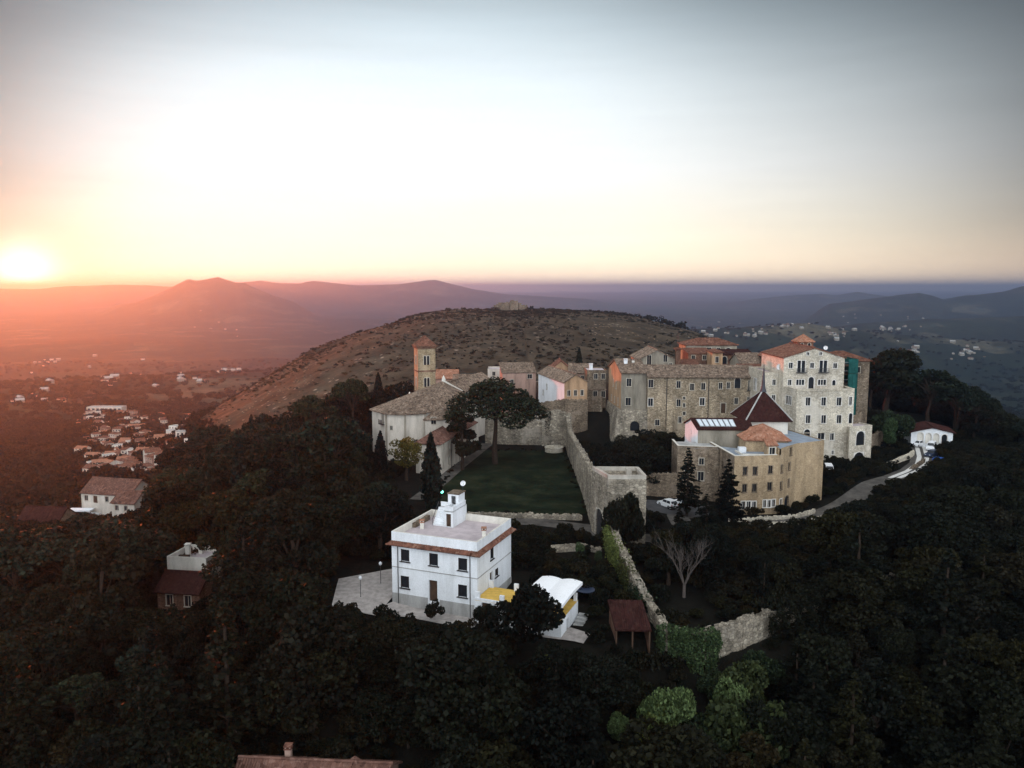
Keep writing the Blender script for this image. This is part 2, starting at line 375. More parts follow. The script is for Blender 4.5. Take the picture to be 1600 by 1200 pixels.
HRHO = [0, 30, 60, 95, 134, 168, 196, 224, 252, 280, 310, 400, 550, 800, 1200]
HZ = [22.5, 22.0, 20, 15, 4, -10, -25, -42, -59, -76, -93, -130, -160, -200, -400]
RIDGES = [  # distance, radial spread, crest as (px, py)
    (6000, 650, [(150, 478), (215, 473), (245, 461), (270, 450), (288, 441), (298, 436), (312, 438), (330, 435), (345, 433), (352, 436), (372, 442), (385, 442), (402, 450), (428, 462), (455, 471), (500, 478)]),
    (8700, 800, [(-300, 452), (-100, 449), (60, 452), (120, 447), (200, 446), (270, 448), (330, 447), (385, 440), (410, 437), (440, 442), (470, 444), (492, 440), (520, 443), (560, 446), (620, 445), (655, 441), (682, 438), (700, 443), (740, 453), (790, 459), (850, 463), (960, 469)]),
    (8900, 700, [(1130, 472), (1180, 467), (1240, 461), (1280, 459), (1305, 461), (1335, 456), (1362, 460), (1410, 466), (1460, 472)]),
    (5000, 650, [(1250, 480), (1310, 473), (1360, 466), (1400, 460), (1432, 455), (1452, 460), (1470, 466), (1500, 461), (1525, 459), (1560, 455), (1590, 448), (1640, 440), (1720, 432), (1900, 440), (2400, 455)]),
    (3100, 380, [(1180, 520), (1280, 512), (1340, 506), (1400, 503), (1440, 500), (1500, 497), (1560, 495), (1620, 492), (1750, 488), (2200, 490)]),
    (2300, 260, [(860, 545), (1000, 527), (1070, 515), (1130, 511), (1200, 509), (1260, 507), (1320, 514), (1400, 522), (1500, 530), (1700, 540)]),
]
def H(x, y):
    x = np.asarray(x, float); y = np.asarray(y, float)
    r = np.hypot(x, y)+1e-6
    # valley floor
    vl = np.interp(r, [0, 300, 500, 800, 1100, 1650, 2300, 3200, 5200], [-84, -88, -92, -106, -118, -124, -190, -212, -185])
    vr = np.interp(r, [0, 300, 600, 1000, 1600, 2200, 3200, 5200], [-84, -90, -100, -125, -180, -190, -205, -185])
    w = sm((x/(np.abs(y)+60)+0.1)/0.35)
    V = vl*(1-w)+vr*w
    V = np.where(r > 5200, np.interp(r, [5200, 10500, 29000], [-185, -122, -92]), V)
    V = V+fbm(x, y, 900, 5, 3)*np.interp(r, [200, 900, 2500, 6000, 10500, 28000], [0, 20, 30, 20, 14, 26])+np.where(r > 9000, fbm(x, y, 3200, 4, 41)*np.interp(r, [9000, 26000], [0, 60]), 0)+fbm(x, y, 90, 3, 9)*np.interp(r, [100, 400, 3000], [0, 5, 8])
    # town plateau falling away on every side
    d = np.maximum(polydist(x, y, PLAT), 0)
    d = np.maximum(d-3, 0)+np.minimum(d, 3)*0.3
    P = V*(1-np.exp(-0.42*d/np.abs(V)))
    P = P+fbm(x, y, 22, 3, 21)*np.clip(d/20, 0, 1)*2.2
    P = P+6.5*sm((y-210)/9)*sm((x-1)/6)*sm((118-x)/25)*sm((330-y)/40)
    P = P-2.3*np.exp(-(((x-54)/27)**2+((y-147)/20)**2)**2)-1.2*np.exp(-(((x-22)/12)**2+((y-103)/12)**2))
    P = P-1.25*np.exp(-(((x+6)/17)**2+((y-97)/11)**2)**2)
    P = P-4.5*sm((94-y)/7)*sm((x-12)/7)*sm((75-x)/30)
    # scrub hill behind the town
    dx = x-8; dy = y-700
    rho = np.sqrt(dx*dx+(dy*np.where(dy < 0, 0.52, 0.7))**2)
    rho = rho*np.where(dx > 0, 0.90, 1.0)
    HH = np.interp(rho, HRHO, HZ)
    HH = HH+fbm(x, y, 70, 4, 31)*5.0*np.clip(rho/60, 0.3, 1)
    k = 5.0; m = np.maximum(P, HH); Z = m+k*np.log(np.exp((P-m)/k)+np.exp((HH-m)/k))-k*0.0
    Z = np.where(np.abs(P-HH) > 40, m, Z)
    Z = np.where((d <= 0) & (y < 205), P, Z)
    # distant ridges
    az = np.arctan2(x, y)
    px = 800+F*np.tan(np.clip(az, -1.2, 1.2))
    for (D, S, tab) in RIDGES:
        tp = np.array(tab, float)
        pyv = np.interp(px, tp[:, 0], tp[:, 1])
        zt = np.array([CAMZ+(D)*ray(800, q)[2]/math.hypot(ray(800, q)[1], 0) for q in tp[:, 1]])
        zr = np.interp(px, tp[:, 0], zt)/1.0
        ww = np.exp(-((r*np.cos(az)-D)/S)**2)
        fade = sm((px-tp[0, 0])/60+0.2)*sm((tp[-1, 0]-px)/60+0.2)
        amp = np.maximum(zr-V, 0)*fade
        amp = amp*(1+0.10*fbm(x, y, D*0.08, 5, int(D) % 97))
        Z = np.where(r > 1400, np.maximum(Z, Z+amp*ww-np.maximum(0, Z-V)*ww), Z)
    return Z
def h1(x, y): return float(H(np.array([x]), np.array([y]))[0])
def build_ground():
    az = np.concatenate([np.radians(np.arange(-180, -42, 4.0)), np.radians(np.arange(-42, 42, 0.14)), np.radians(np.arange(42, 180, 4.0))])
    rr = [3.0]
    while rr[-1] < 28500: rr.append(rr[-1]*(1.016 if rr[-1] > 60 else 1.06))
    rr = np.array(rr); A, B = len(az), len(rr)
    aa, r2 = np.meshgrid(az, rr, indexing='ij')
    x = np.sin(aa)*r2; y = np.cos(aa)*r2; z = H(x, y)
    V = np.stack([x, y, z], -1).reshape(-1, 3)
    V = np.concatenate([V, [[0, 0, h1(0, 0.1)]]])
    i = np.arange(A)[:, None]; j = np.arange(B-1)[None, :]
    i2 = (i+1) % A
    Q = np.stack([i*B+j, i*B+j+1, i2*B+j+1, i2*B+j], -1).reshape(-1, 4)[:, ::-1]
    Q = Q.reshape(-1, 4)
    # material
    m, n, b = mat('ground_cover', 0.95, 0.05)
    g = nd(n, 'ShaderNodeNewGeometry')
    sepx = nd(n, 'ShaderNodeSeparateXYZ'); n.links.new(g.outputs['Position'], sepx.inputs[0])
    ln = nd(n, 'ShaderNodeVectorMath', operation='LENGTH'); n.links.new(g.outputs['Position'], ln.inputs[0])
    def mr(v, a, b_, c=0.0, d_=1.0):
        q = nd(n, 'ShaderNodeMapRange'); q.inputs[1].default_value = a; q.inputs[2].default_value = b_; q.inputs[3].default_value = c; q.inputs[4].default_value = d_
        n.links.new(v, q.inputs[0]); return q.outputs[0]
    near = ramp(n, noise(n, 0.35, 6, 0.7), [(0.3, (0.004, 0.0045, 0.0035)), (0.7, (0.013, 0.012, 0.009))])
    # scrub hill: dry grass, dark shrubs, pale outcrops
    hillc = ramp(n, noise(n, 0.06, 8, 0.7), [(0.32, (0.023, 0.018, 0.012)), (0.5, (0.055, 0.041, 0.027)), (0.68, (0.096, 0.074, 0.050)), (0.8, (0.15, 0.122, 0.09))])
    rock = nd(n, 'ShaderNodeTexVoronoi'); rock.inputs['Scale'].default_value = 0.16; n.links.new(g.outputs['Position'], rock.inputs['Vector'])
    rk = ramp(n, rock.outputs['Distance'], [(0.10, (1, 1, 1)), (0.24, (0, 0, 0))])
    rkn = ramp(n, noise(n, 0.02, 5, 0.7), [(0.47, (0, 0, 0)), (0.60, (1, 1, 1))])
    rf = mixc(n, 1.0, rk, rkn, 'MULTIPLY')
    hillc = mixc(n, rf, hillc, (0.30, 0.26, 0.22))
    fieldv = nd(n, 'ShaderNodeTexVoronoi'); fieldv.inputs['Scale'].default_value = 0.006; fieldv.inputs['Randomness'].default_value = 1.0
    n.links.new(g.outputs['Position'], fieldv.inputs['Vector'])
    sp = nd(n, 'ShaderNodeSeparateColor'); n.links.new(fieldv.outputs['Color'], sp.inputs[0])
    field = ramp(n, sp.outputs[0], [(0.0, (0.014, 0.020, 0.013)), (0.45, (0.024, 0.030, 0.017)), (0.75, (0.045, 0.045, 0.027)), (1.0, (0.09, 0.082, 0.055))])
    wood = ramp(n, noise(n, 0.0045, 8, 0.72), [(0.42, (0, 0, 0)), (0.55, (1, 1, 1))])
    speck = ramp(n, noise(n, 0.045, 5, 0.75), [(0.35, (0.55, 0.55, 0.55)), (0.65, (1.25, 1.25, 1.25))])
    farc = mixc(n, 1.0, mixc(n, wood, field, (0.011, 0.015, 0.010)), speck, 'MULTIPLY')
    # choose by where it lies: hill = within an ellipse round its top
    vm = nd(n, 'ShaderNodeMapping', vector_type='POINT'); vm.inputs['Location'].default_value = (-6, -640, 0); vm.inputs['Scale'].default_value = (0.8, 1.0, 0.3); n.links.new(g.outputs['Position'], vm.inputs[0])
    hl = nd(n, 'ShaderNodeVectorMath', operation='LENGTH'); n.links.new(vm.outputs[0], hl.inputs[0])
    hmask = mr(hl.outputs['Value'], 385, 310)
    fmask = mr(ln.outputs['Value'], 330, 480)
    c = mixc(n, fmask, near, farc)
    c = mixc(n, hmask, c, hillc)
    n.links.new(c, b.inputs['Base Color'])
    bump(n, b, noise(n, 0.5, 6, 0.7), 0.8, 0.6)
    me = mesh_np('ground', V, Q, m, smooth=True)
    o = link(bpy.data.objects.new('ground', me)); tag(o, 'dry hills and wooded valley running out to far mountains', None, None, 'structure')
    # seal the small hole under the camera
    return o
build_ground()

def sheet(name, pts, m, lift=0.05, label=None, kind='structure', res=2.0):
    """flat-ish patch laid over the terrain (a grid clipped to a polygon, following the ground)"""
    P = np.array(pts, float); x0, y0 = P.min(0); x1, y1 = P.max(0)
    cx, cy = P.mean(0)
    # triangulated fan grid: rings of the polygon shrunk to the centre
    ring = []
    for i in range(len(P)):
        a = P[i]; b_ = P[(i+1) % len(P)]; k = max(1, int(np.hypot(*(b_-a))/res))
        for t in range(k): ring.append(a+(b_-a)*t/k)
    ring = np.array(ring); nr = max(2, int(max(x1-x0, y1-y0)/2/res)); V = []; 
    for q in range(nr+1):
        V.append(np.array([cx, cy])+(ring-[cx, cy])*(1-q/nr*0.999))
    V = np.concatenate(V); z = H(V[:, 0], V[:, 1])+lift; L = len(ring)
    Q = []
    for q in range(nr):
        for i in range(L): Q.append((q*L+i, q*L+(i+1) % L, (q+1)*L+(i+1) % L, (q+1)*L+i))
    me = mesh_np(name, np.column_stack([V, z]), Q, m, True)
    o = link(bpy.data.objects.new(name, me)); tag(o, label, None, None, kind); return o
def ribbon(name, path, w, m, lift=0.06, label=None, zs=None):
    path = [np.array(p[:2], float) for p in path]; pts = []
    for i in range(len(path)-1):
        k = max(1, int(np.hypot(*(path[i+1]-path[i]))/1.5))
        for t in range(k): pts.append(path[i]+(path[i+1]-path[i])*t/k)
    pts.append(path[-1]); V = []; Q = []
    C = 5
    for i, p in enumerate(pts):
        d = pts[min(i+1, len(pts)-1)]-pts[max(i-1, 0)]; d = d/np.hypot(*d); nn = np.array([d[1], -d[0]])
        ww = w[0]+(w[1]-w[0])*i/len(pts) if isinstance(w, tuple) else w
        for j in range(C):
            q = p+nn*ww*(j/(C-1)-0.5); V.append((q[0], q[1], h1(q[0], q[1])+lift))
    for i in range(len(pts)-1):
        for j in range(C-1): Q.append((i*C+j, (i+1)*C+j, (i+1)*C+j+1, i*C+j+1)[::-1])
    me = mesh_np(name, V, Q, m, True); o = link(bpy.data.objects.new(name, me)); tag(o, label, None, None, 'structure'); return o

# lawn, yards and roads
ml, n_, b_ = mat('lawn_grass', 0.95, 0.05)
c_ = ramp(n_, noise(n_, 0.16, 7, 0.7), [(0.34, (0.004, 0.007, 0.004)), (0.5, (0.010, 0.017, 0.008)), (0.62, (0.022, 0.027, 0.014)), (0.72, (0.034, 0.034, 0.02))])
n_.links.new(c_, b_.inputs['Base Color']); bump(n_, b_, noise(n_, 3, 5, 0.7), 0.7, 0.15)
sheet('lawn', [(-12.2, 199), (-4, 200.5), (5, 199.2), (13.2, 200), (13.6, 185), (14.2, 170), (14.4, 155), (14.2, 142.5), (8, 141.4), (0, 142.6), (-8, 141.8), (-13.4, 143), (-14.2, 150), (-15.6, 158), (-14.6, 167), (-13.6, 178), (-12.6, 188)], ml, 0.06, 'dark green lawn between the church and the old wall')
ribbon('path', [(-6.4, 209), (-12.6, 180), (-15.2, 166), (-18.5, 152)], 3.2, M['track'], 0.09, 'grey path beside the church wing')
ribbon('road', [(-26, 138.5), (-10, 138), (4, 137.5), (13, 133.5), (16.5, 128.6), (24, 128), (30, 133), (31, 146), (38, 150)], 4.2, M['track'], 0.07, 'pale track leading through the gate tower')
ribbon('upper_road', [(111, 221), (108, 212), (105.5, 203), (100.5, 192), (96, 184), (90, 176.5), (83, 170), (76, 165), (66, 155.5), (54, 145.0), (42, 141.5), (34, 143)], (5.6, 4.2), M['track'], 0.07, 'pale winding track climbing to the arcaded house')
for off in (-0.95, 0.95):
    ribbon('wheel_track', [(108+off, 212), (105.5+off, 203), (100.5+off, 192), (96+off, 184), (90+off*1.1, 176.5), (83+off, 170)], 1.0, M['whitegravel'], 0.10, 'white worn wheel track on the winding road')
sheet('parking_yard', [(24, 154), (24, 146), (38, 146), (39, 155)], M['asphalt'], 0.10, 'dark parking yard below the tan convent')
sheet('house_terrace', [(-24.5, 109), (-23.5, 100), (-17.5, 98.5), (-16.3, 103.5), (-13.5, 110.5), (-16, 114)], M['paving'], 0.22, 'grey paved yard beside the white house', res=1.0)
sheet('garden_strip', [(-19, 99.5), (-15.5, 99.6), (-4.5, 94.9), (2.5, 93.2), (8.5, 91.0), (9.6, 93), (4, 98), (-4, 100.5), (-15, 104)], M['paving'], 0.14, 'narrow paved strip along the white house front', res=1.0)

# ---------------------------------------------------------------- haze
hz = MB(); hz.box(-32000, -32000, -330, 32000, 32000, 150)
mh = bpy.data.materials.new('valley_haze'); mh.use_nodes = True; nh = mh.node_tree; nh.nodes.clear()
pv = nh.nodes.new('ShaderNodeVolumePrincipled'); pv.inputs['Color'].default_value = (0.32, 0.60, 1.0, 1); pv.inputs['Density'].default_value = 1.3e-4; pv.inputs['Anisotropy'].default_value = 0.73
oh = nh.nodes.new('ShaderNodeOutputMaterial'); nh.links.new(pv.outputs[0], oh.inputs['Volume'])
ho = hz.build('haze', mh); tag(ho, 'pale evening haze filling the valley air', None, None, 'stuff')
# ================================================================ building kit
WCACHE = {}
def arch_pts(w, h, n=8):
    r = w/2; zc = h/2-r
    return [(r*math.cos(math.pi*i/n), zc+r*math.sin(math.pi*i/n)) for i in range(n+1)]
def win_meshes(w, h, style, fm, pm):
    key = (round(w, 2), round(h, 2), style, fm, pm)
    if key in WCACHE: return WCACHE[key]
    f = MB(); p = MB(); t = 0.14; d = 0.2
    if style in ('arch', 'archdoor', 'archopen'):
        a = arch_pts(w, h); r = w/2
        # spandrels flush with the wall, and the arch soffit
        top = h/2
        for i in range(len(a)-1):
            (x0, z0), (x1, z1) = a[i], a[i+1]
            f.poly([(x0, -0.012, z0), (x0, -0.012, top), (x1, -0.012, top), (x1, -0.012, z1)])
            f.poly([(x0, -0.012, z0), (x1, -0.012, z1), (x1, d+0.02, z1), (x0, d+0.02, z0)])
        ro = r+0.16; zc = h/2-r
        for i in range(len(a)-1):   # raised voussoir ring
            a0 = math.pi*i/8; a1 = math.pi*(i+1)/8
            q = [(r*math.cos(a0), zc+r*math.sin(a0)), (ro*math.cos(a0), zc+ro*math.sin(a0)), (ro*math.cos(a1), zc+ro*math.sin(a1)), (r*math.cos(a1), zc+r*math.sin(a1))]
            f.poly([(x, -0.05, z) for x, z in q]); f.poly([(q[1][0], -0.05, q[1][1]), (q[1][0], 0.0, q[1][1]), (q[2][0], 0.0, q[2][1]), (q[2][0], -0.05, q[2][1])])
        for s in (-1, 1): f.box(min(s*r, s*ro), -0.05, -h/2, max(s*r, s*ro), 0.02, zc)
        p.poly([(-w/2, d, -h/2), (w/2, d, -h/2), (w/2, d, zc)]+[(x, d, z) for x, z in a[1:-1]]+[(-w/2, d, zc)])
    else:
        if style in ('plain', 'white', 'bifora', 'wide', 'balcony'):
            f.box(-w/2-t, -0.04, -h/2, -w/2, 0.03, h/2); f.box(w/2, -0.04, -h/2, w/2+t, 0.03, h/2)
            f.box(-w/2-t, -0.05, h/2, w/2+t, 0.03, h/2+t)
        if style not in ('door', 'slot', 'open'):  # sill
            f.box(-w/2-t*1.3, -0.14, -h/2-0.12, w/2+t*1.3, 0.03, -h/2)
        if style == 'door': f.box(-w/2-t, -0.03, -h/2, -w/2, 0.03, h/2); f.box(w/2, -0.03, -h/2, w/2+t, 0.03, h/2); f.box(-w/2-t, -0.03, h/2, w/2+t, 0.03, h/2+t)
        if style in ('bifora', 'balcony'): f.box(-0.09, 0.0, -h/2, 0.09, d, h/2)
        if style == 'wide':
            for k in (-1, 1): f.box(k*w/6-0.05, 0.04, -h/2, k*w/6+0.05, d, h/2)
        if style == 'hole':
            for xa in (-w/2, w/2-.07): f.box(xa, -0.01, -h/2, xa+.07, d, h/2, 0)
        if style in ('plain', 'white'):
            f.box(-0.03, d-0.06, -h/2, 0.03, d-0.01, h/2)
        p.poly([(-w/2, d, -h/2), (w/2, d, -h/2), (w/2, d, h/2), (-w/2, d, h/2)])
        if style == 'slot': f.box(-w/2-0.06, -0.03, -h/2-0.06, w/2+0.06, 0.0, -h/2)
        if style == 'open': f.box(-w/2-t, -0.04, h/2, w/2+t, 0.03, h/2+t)
    FM = f.mesh('window', M['shutter' if style == 'hole' else fm]); PM = p.mesh('pane', M[pm])
    WCACHE[key] = (FM, PM); return FM, PM
def plane_hit(p0, p1, px, py):
    d = ray(px, py); ex, ey = p1[0]-p0[0], p1[1]-p0[1]; L = math.hypot(ex, ey); ex /= L; ey /= L
    nx, ny = ey, -ex
    t = (nx*p0[0]+ny*p0[1])/(nx*d[0]+ny*d[1])
    X, Y, Z = d[0]*t, d[1]*t, CAMZ+d[2]*t
    return ((X-p0[0])*ex+(Y-p0[1])*ey, Z, L)
def add_window(th, p0, p1, s, z, w, h, style='plain', fm='frame', pm='pane', name=None):
    dx, dy = p1[0]-p0[0], p1[1]-p0[1]; L = math.hypot(dx, dy); dx /= L; dy /= L
    FM, PM = win_meshes(w, h, style, fm, pm)
    nm = name or ('door' if 'door' in style else 'window')
    o = link(bpy.data.objects.new(nm, FM), th)
    o.location = (p0[0]+dx*s-th.location.x, p0[1]+dy*s-th.location.y, z-th.location.z); o.rotation_euler = (0, 0, math.atan2(dy, dx))
    if style != 'open':
        link(bpy.data.objects.new('door_leaf' if nm == 'door' else 'pane', PM), o)
    if style == 'balcony':
        b = MB(); b.box(-w/2-0.35, -0.75, -h/2-0.14, w/2+0.35, 0, -h/2)
        for i in range(9):
            x = -w/2-0.3+(w+0.6)*i/8; b.box(x-0.025, -0.73, -h/2, x+0.025, -0.68, -h/2+0.95)
        b.box(-w/2-0.33, -0.75, -h/2+0.95, w/2+0.33, -0.66, -h/2+1.0)
        for sx in (-1, 1): b.box(sx*(w/2+0.31)-0.02, -0.7, -h/2+0.4, sx*(w/2+0.31)+0.02, 0, -h/2+0.45)
        link(bpy.data.objects.new('balcony', b.mesh('balcony', M['iron'])), o)
    return o
def wall_face(mb, p0, p1, z0, top, ops, m=0, depth=0.22):
    """vertical wall p0->p1 (outside on the right-hand side), top = [(s,z),...], openings (s,z,w,h) cut through with reveals"""
    dx, dy = p1[0]-p0[0], p1[1]-p0[1]; L = math.hypot(dx, dy); dx /= L; dy /= L
    if not isinstance(top, (list, tuple)): top = [(0, top), (L, top)]
    xs = {0.0, L}; zs = {z0, max(t[1] for t in top)}
    for t in top:
        if 0 < t[0] < L: xs.add(t[0])
    for s, z, w, h in ops: xs |= {s-w/2, s+w/2}; zs |= {z-h/2, z+h/2}
    xs = sorted(x for x in xs if -1e-6 <= x <= L+1e-6); zs = sorted(z for z in zs if z >= z0-1e-6)
    def ft(s):
        for i in range(len(top)-1):
            if top[i][0] <= s <= top[i+1][0]:
                k = (s-top[i][0])/max(1e-9, top[i+1][0]-top[i][0]); return top[i][1]+k*(top[i+1][1]-top[i][1])
        return top[-1][1]
    def P(s, z, o=0.0): return (p0[0]+dx*s-dy*o, p0[1]+dy*s+dx*o, z)
    for i in range(len(xs)-1):
        xa, xb = xs[i], xs[i+1]
        if xb-xa < 1e-5: continue
        ta, tb = ft(xa+1e-7), ft(xb-1e-7)
        for j in range(len(zs)-1):
            za, zb = zs[j], zs[j+1]
            if zb-za < 1e-5: continue
            xm, zm = (xa+xb)/2, (za+zb)/2
            if any(abs(xm-s) < w/2 and abs(zm-z) < h/2 for s, z, w, h in ops): continue
            if za >= max(ta, tb): continue
            if zb <= min(ta, tb)+1e-6: mb.poly([P(xa, za), P(xb, za), P(xb, zb), P(xa, zb)], m)
            else:
                poly = [(xa, za), (xb, za), (xb, zb), (xa, zb)]; out = []
                g = lambda q: (ta+(tb-ta)*(q[0]-xa)/(xb-xa))-q[1]
                for q in range(4):
                    A_, B_ = poly[q], poly[(q+1) % 4]; ga, gb = g(A_), g(B_)
                    if ga >= 0: out.append(A_)
                    if (ga > 0) != (gb > 0) and abs(ga-gb) > 1e-9:
                        k = ga/(ga-gb); out.append((A_[0]+(B_[0]-A_[0])*k, A_[1]+(B_[1]-A_[1])*k))
                if len(out) >= 3: mb.poly([P(*q) for q in out], m)
    for s, z, w, h in ops:
        a, b, c, d = s-w/2, s+w/2, z-h/2, z+h/2
        mb.poly([P(a, c), P(a, d), P(a, d, depth), P(a, c, depth)], m); mb.poly([P(b, d), P(b, c), P(b, c, depth), P(b, d, depth)], m)
        mb.poly([P(a, d), P(b, d), P(b, d, depth), P(a, d, depth)], m); mb.poly([P(b, c), P(a, c), P(a, c, depth), P(b, c, depth)], m)
MISS = []; FOOT = []; WALLS = []
def building(name, label, pts, z0, z1, wm, wins={}, tops={}, cat='building', group=None, fm='frame', edges=None, cap=None, th=None, wmats={}, pname='wall'):
    """pts CCW seen from above; wins[edge] = [(px, py, w, h, style[, frame])] at pixel centres or ('s', s, z, w, h, style)"""
    n = len(pts); FOOT.append(pts)
    if th is None:
        th = thing(name, label, cat, (sum(p[0] for p in pts)/n, sum(p[1] for p in pts)/n, z0), 0, group)
    mats = [M[wm]]+[M[v] for v in wmats.values()]; idx = {k: i+1 for i, k in enumerate(wmats)}
    mb = MB()
    for e in range(n):
        if edges is not None and e not in edges: continue
        p0, p1 = pts[e], pts[(e+1) % n]; L = math.hypot(p1[0]-p0[0], p1[1]-p0[1]); ops = []
        for wdef in wins.get(e, []):
            if wdef[0] == 's': s, z, w, h, st = wdef[1:6]; f_ = wdef[6] if len(wdef) > 6 else fm
            else:
                px, py, w, h, st = wdef[:5]; f_ = wdef[5] if len(wdef) > 5 and not str(wdef[5]).startswith('pm:') else fm
                s, z, _ = plane_hit(p0, p1, px, py)
            tp = tops.get(e, z1); zmax = max(q[1] for q in tp) if isinstance(tp, list) else tp
            if s < w/2+0.1 or s > L-w/2-0.1 or z+h/2 > zmax or z-h/2 < z0: MISS.append((name, e, wdef[:2], round(s, 1), round(L, 1), round(z, 1)))
            if L < w+0.25: continue
            s = min(max(s, w/2+0.12), L-w/2-0.12)
            if any(abs(s-o[0]) < (w+o[2])/2 and abs(z-o[1]) < (h+o[3])/2 for o in ops): MISS.append((name, 'overlap', wdef[:2])); continue
            ops.append((s, z, w, h))
            add_window(th, p0, p1, s, z, w, h, st, f_, wdef[-1][3:] if str(wdef[-1]).startswith('pm:') else ('wood' if 'door' in st else 'pane'))
        wall_face(mb, p0, p1, z0, tops.get(e, z1), ops, idx.get(e, 0))
    if cap is not None: mb.poly([(p[0], p[1], z1-cap) for p in pts], 0)
    mb.build(pname, mats, th); return th
def V3(p, z): return Vector((p[0], p[1], z))
def roof_poly(mb, poly, pitch=0.26, row=0.5, amp=0.075, thick=0.16, m=0, rs=None):
    """pantile-ribbed roof plane; poly 3D, first edge is the eave"""
    poly = [Vector(p) for p in poly]; e = (poly[1]-poly[0]).normalized()
    nrm_ = Vector((0, 0, 0))
    for i in range(len(poly)): nrm_ += poly[i].cross(poly[(i+1) % len(poly)])
    nrm_.normalize()
    if nrm_.z < 0: nrm_ = -nrm_
    r = nrm_.cross(e)
    if (sum((p for p in poly), Vector())/len(poly)-poly[0]).dot(r) < 0: r = -r
    q = [((p-poly[0]).dot(e), (p-poly[0]).dot(r)) for p in poly]; o = poly[0]
    x0 = min(a for a, b in q); x1 = max(a for a, b in q)
    n = max(2, int(round((x1-x0)/pitch))*2); k = len(q)
    cols = []
    def rng_(s):
        ys = []
        for i in range(k):
            (a, b), (c, d) = q[i], q[(i+1) % k]
            if abs(c-a) < 1e-9:
                if abs(s-a) < 1e-6: ys += [b, d]
                continue
            t = (s-a)/(c-a)
            if -1e-9 <= t <= 1+1e-9: ys.append(b+t*(d-b))
        return (min(ys), max(ys)) if ys else (0, 0)
    rows = max(1, int(math.ceil(max(b for a, b in q)/row)))
    for i in range(n+1):
        s = x0+(x1-x0)*i/n; lo, hi = rng_(min(max(s, x0+1e-6), x1-1e-6)); base = len(mb.v)
        jit = random.uniform(-0.02, 0.02)
        for j in range(rows+1):
            rr_ = min(max(j*row, lo), hi)
            hgt = (amp if i % 2 else 0.0)+random.uniform(-0.02, 0.025)+jit
            p = o+e*s+r*rr_+nrm_*hgt; mb.v.append(tuple(p))
        cols.append(base)
    for i in range(n):
        for j in range(rows):
            A_ = cols[i]+j; B_ = cols[i+1]+j
            pa, pb, pc, pd = (Vector(mb.v[x]) for x in (A_, B_, B_+1, A_+1))
            if ((pc-pa).cross(pd-pb)).length < 1e-4: continue
            mb.f.append((A_, B_, B_+1, A_+1)); mb.m.append(m)
    # underside and edges
    low = [p-nrm_*thick for p in poly]
    mb.poly(low[::-1], m)
    for i in range(k):
        j = (i+1) % k; mb.poly([low[i], low[j], poly[j]+nrm_*0.01, poly[i]+nrm_*0.01], m)
def gable_roof(th, pts, z, rise, rm, over=0.45, gover=0.3, ridge_frac=0.5, name='roof'):
    """pts = p0 (front left), p1 (front right), p2, p3; ridge parallel to p0-p1"""
    p0, p1, p2, p3 = [Vector((p[0], p[1], 0)) for p in pts]
    a = p0.lerp(p3, ridge_frac); b = p1.lerp(p2, ridge_frac); e = (b-a).normalized()
    mb = MB()
    for (q0, q1, r0, r1) in ((p0, p1, a, b), (p2, p3, b, a)):
        ee = (q1-q0).normalized(); out0 = (q0-r0); out1 = (q1-r1); sl0 = rise/out0.length; sl1 = rise/out1.length
        E0 = q0+out0.normalized()*over-ee*gover; E1 = q1+out1.normalized()*over+ee*gover
        R0 = r0-ee*gover; R1 = r1+ee*gover
        E0.z = z-over*sl0+0.12; E1.z = z-over*sl1+0.12; R0.z = z+rise+0.12; R1.z = z+rise+0.12
        roof_poly(mb, [E0, E1, R1, R0])
    ra = a-e*gover; rb = b+e*gover
    mb.tube([(ra.x, ra.y, z+rise+0.16), (rb.x, rb.y, z+rise+0.16)], 0.16, 6)
    return mb.build(name, M[rm], th)
def gtop(p0, p1, z, rise, frac=0.5):
    L = math.hypot(p1[0]-p0[0], p1[1]-p0[1]); return [(0, z), (L*frac, z+rise), (L, z)]
def fan_roof(th, pts, z, apex, rm, over=0.5, edges=None, name='roof', ridges=True):
    c = Vector(apex); mb = MB(); n = len(pts)
    P = []
    for p in pts:
        v = Vector((p[0], p[1], z)); d = v-c; L = math.hypot(d.x, d.y); v = c+d*((L+over*1.2)/L); P.append(v+Vector((0, 0, 0.12)))
    C2 = c+Vector((0, 0, 0.12))
    for e in range(n):
        if edges is not None and e not in edges: continue
        roof_poly(mb, [P[e], P[(e+1) % n], C2])
    if ridges:
        for e in range(n):
            if edges is not None and e not in edges and (e-1) % n not in edges: continue
            mb.tube([P[e]+Vector((0, 0, 0.05)), C2+Vector((0, 0, 0.05))], 0.13, 5)
    return mb.build(name, M[rm], th)
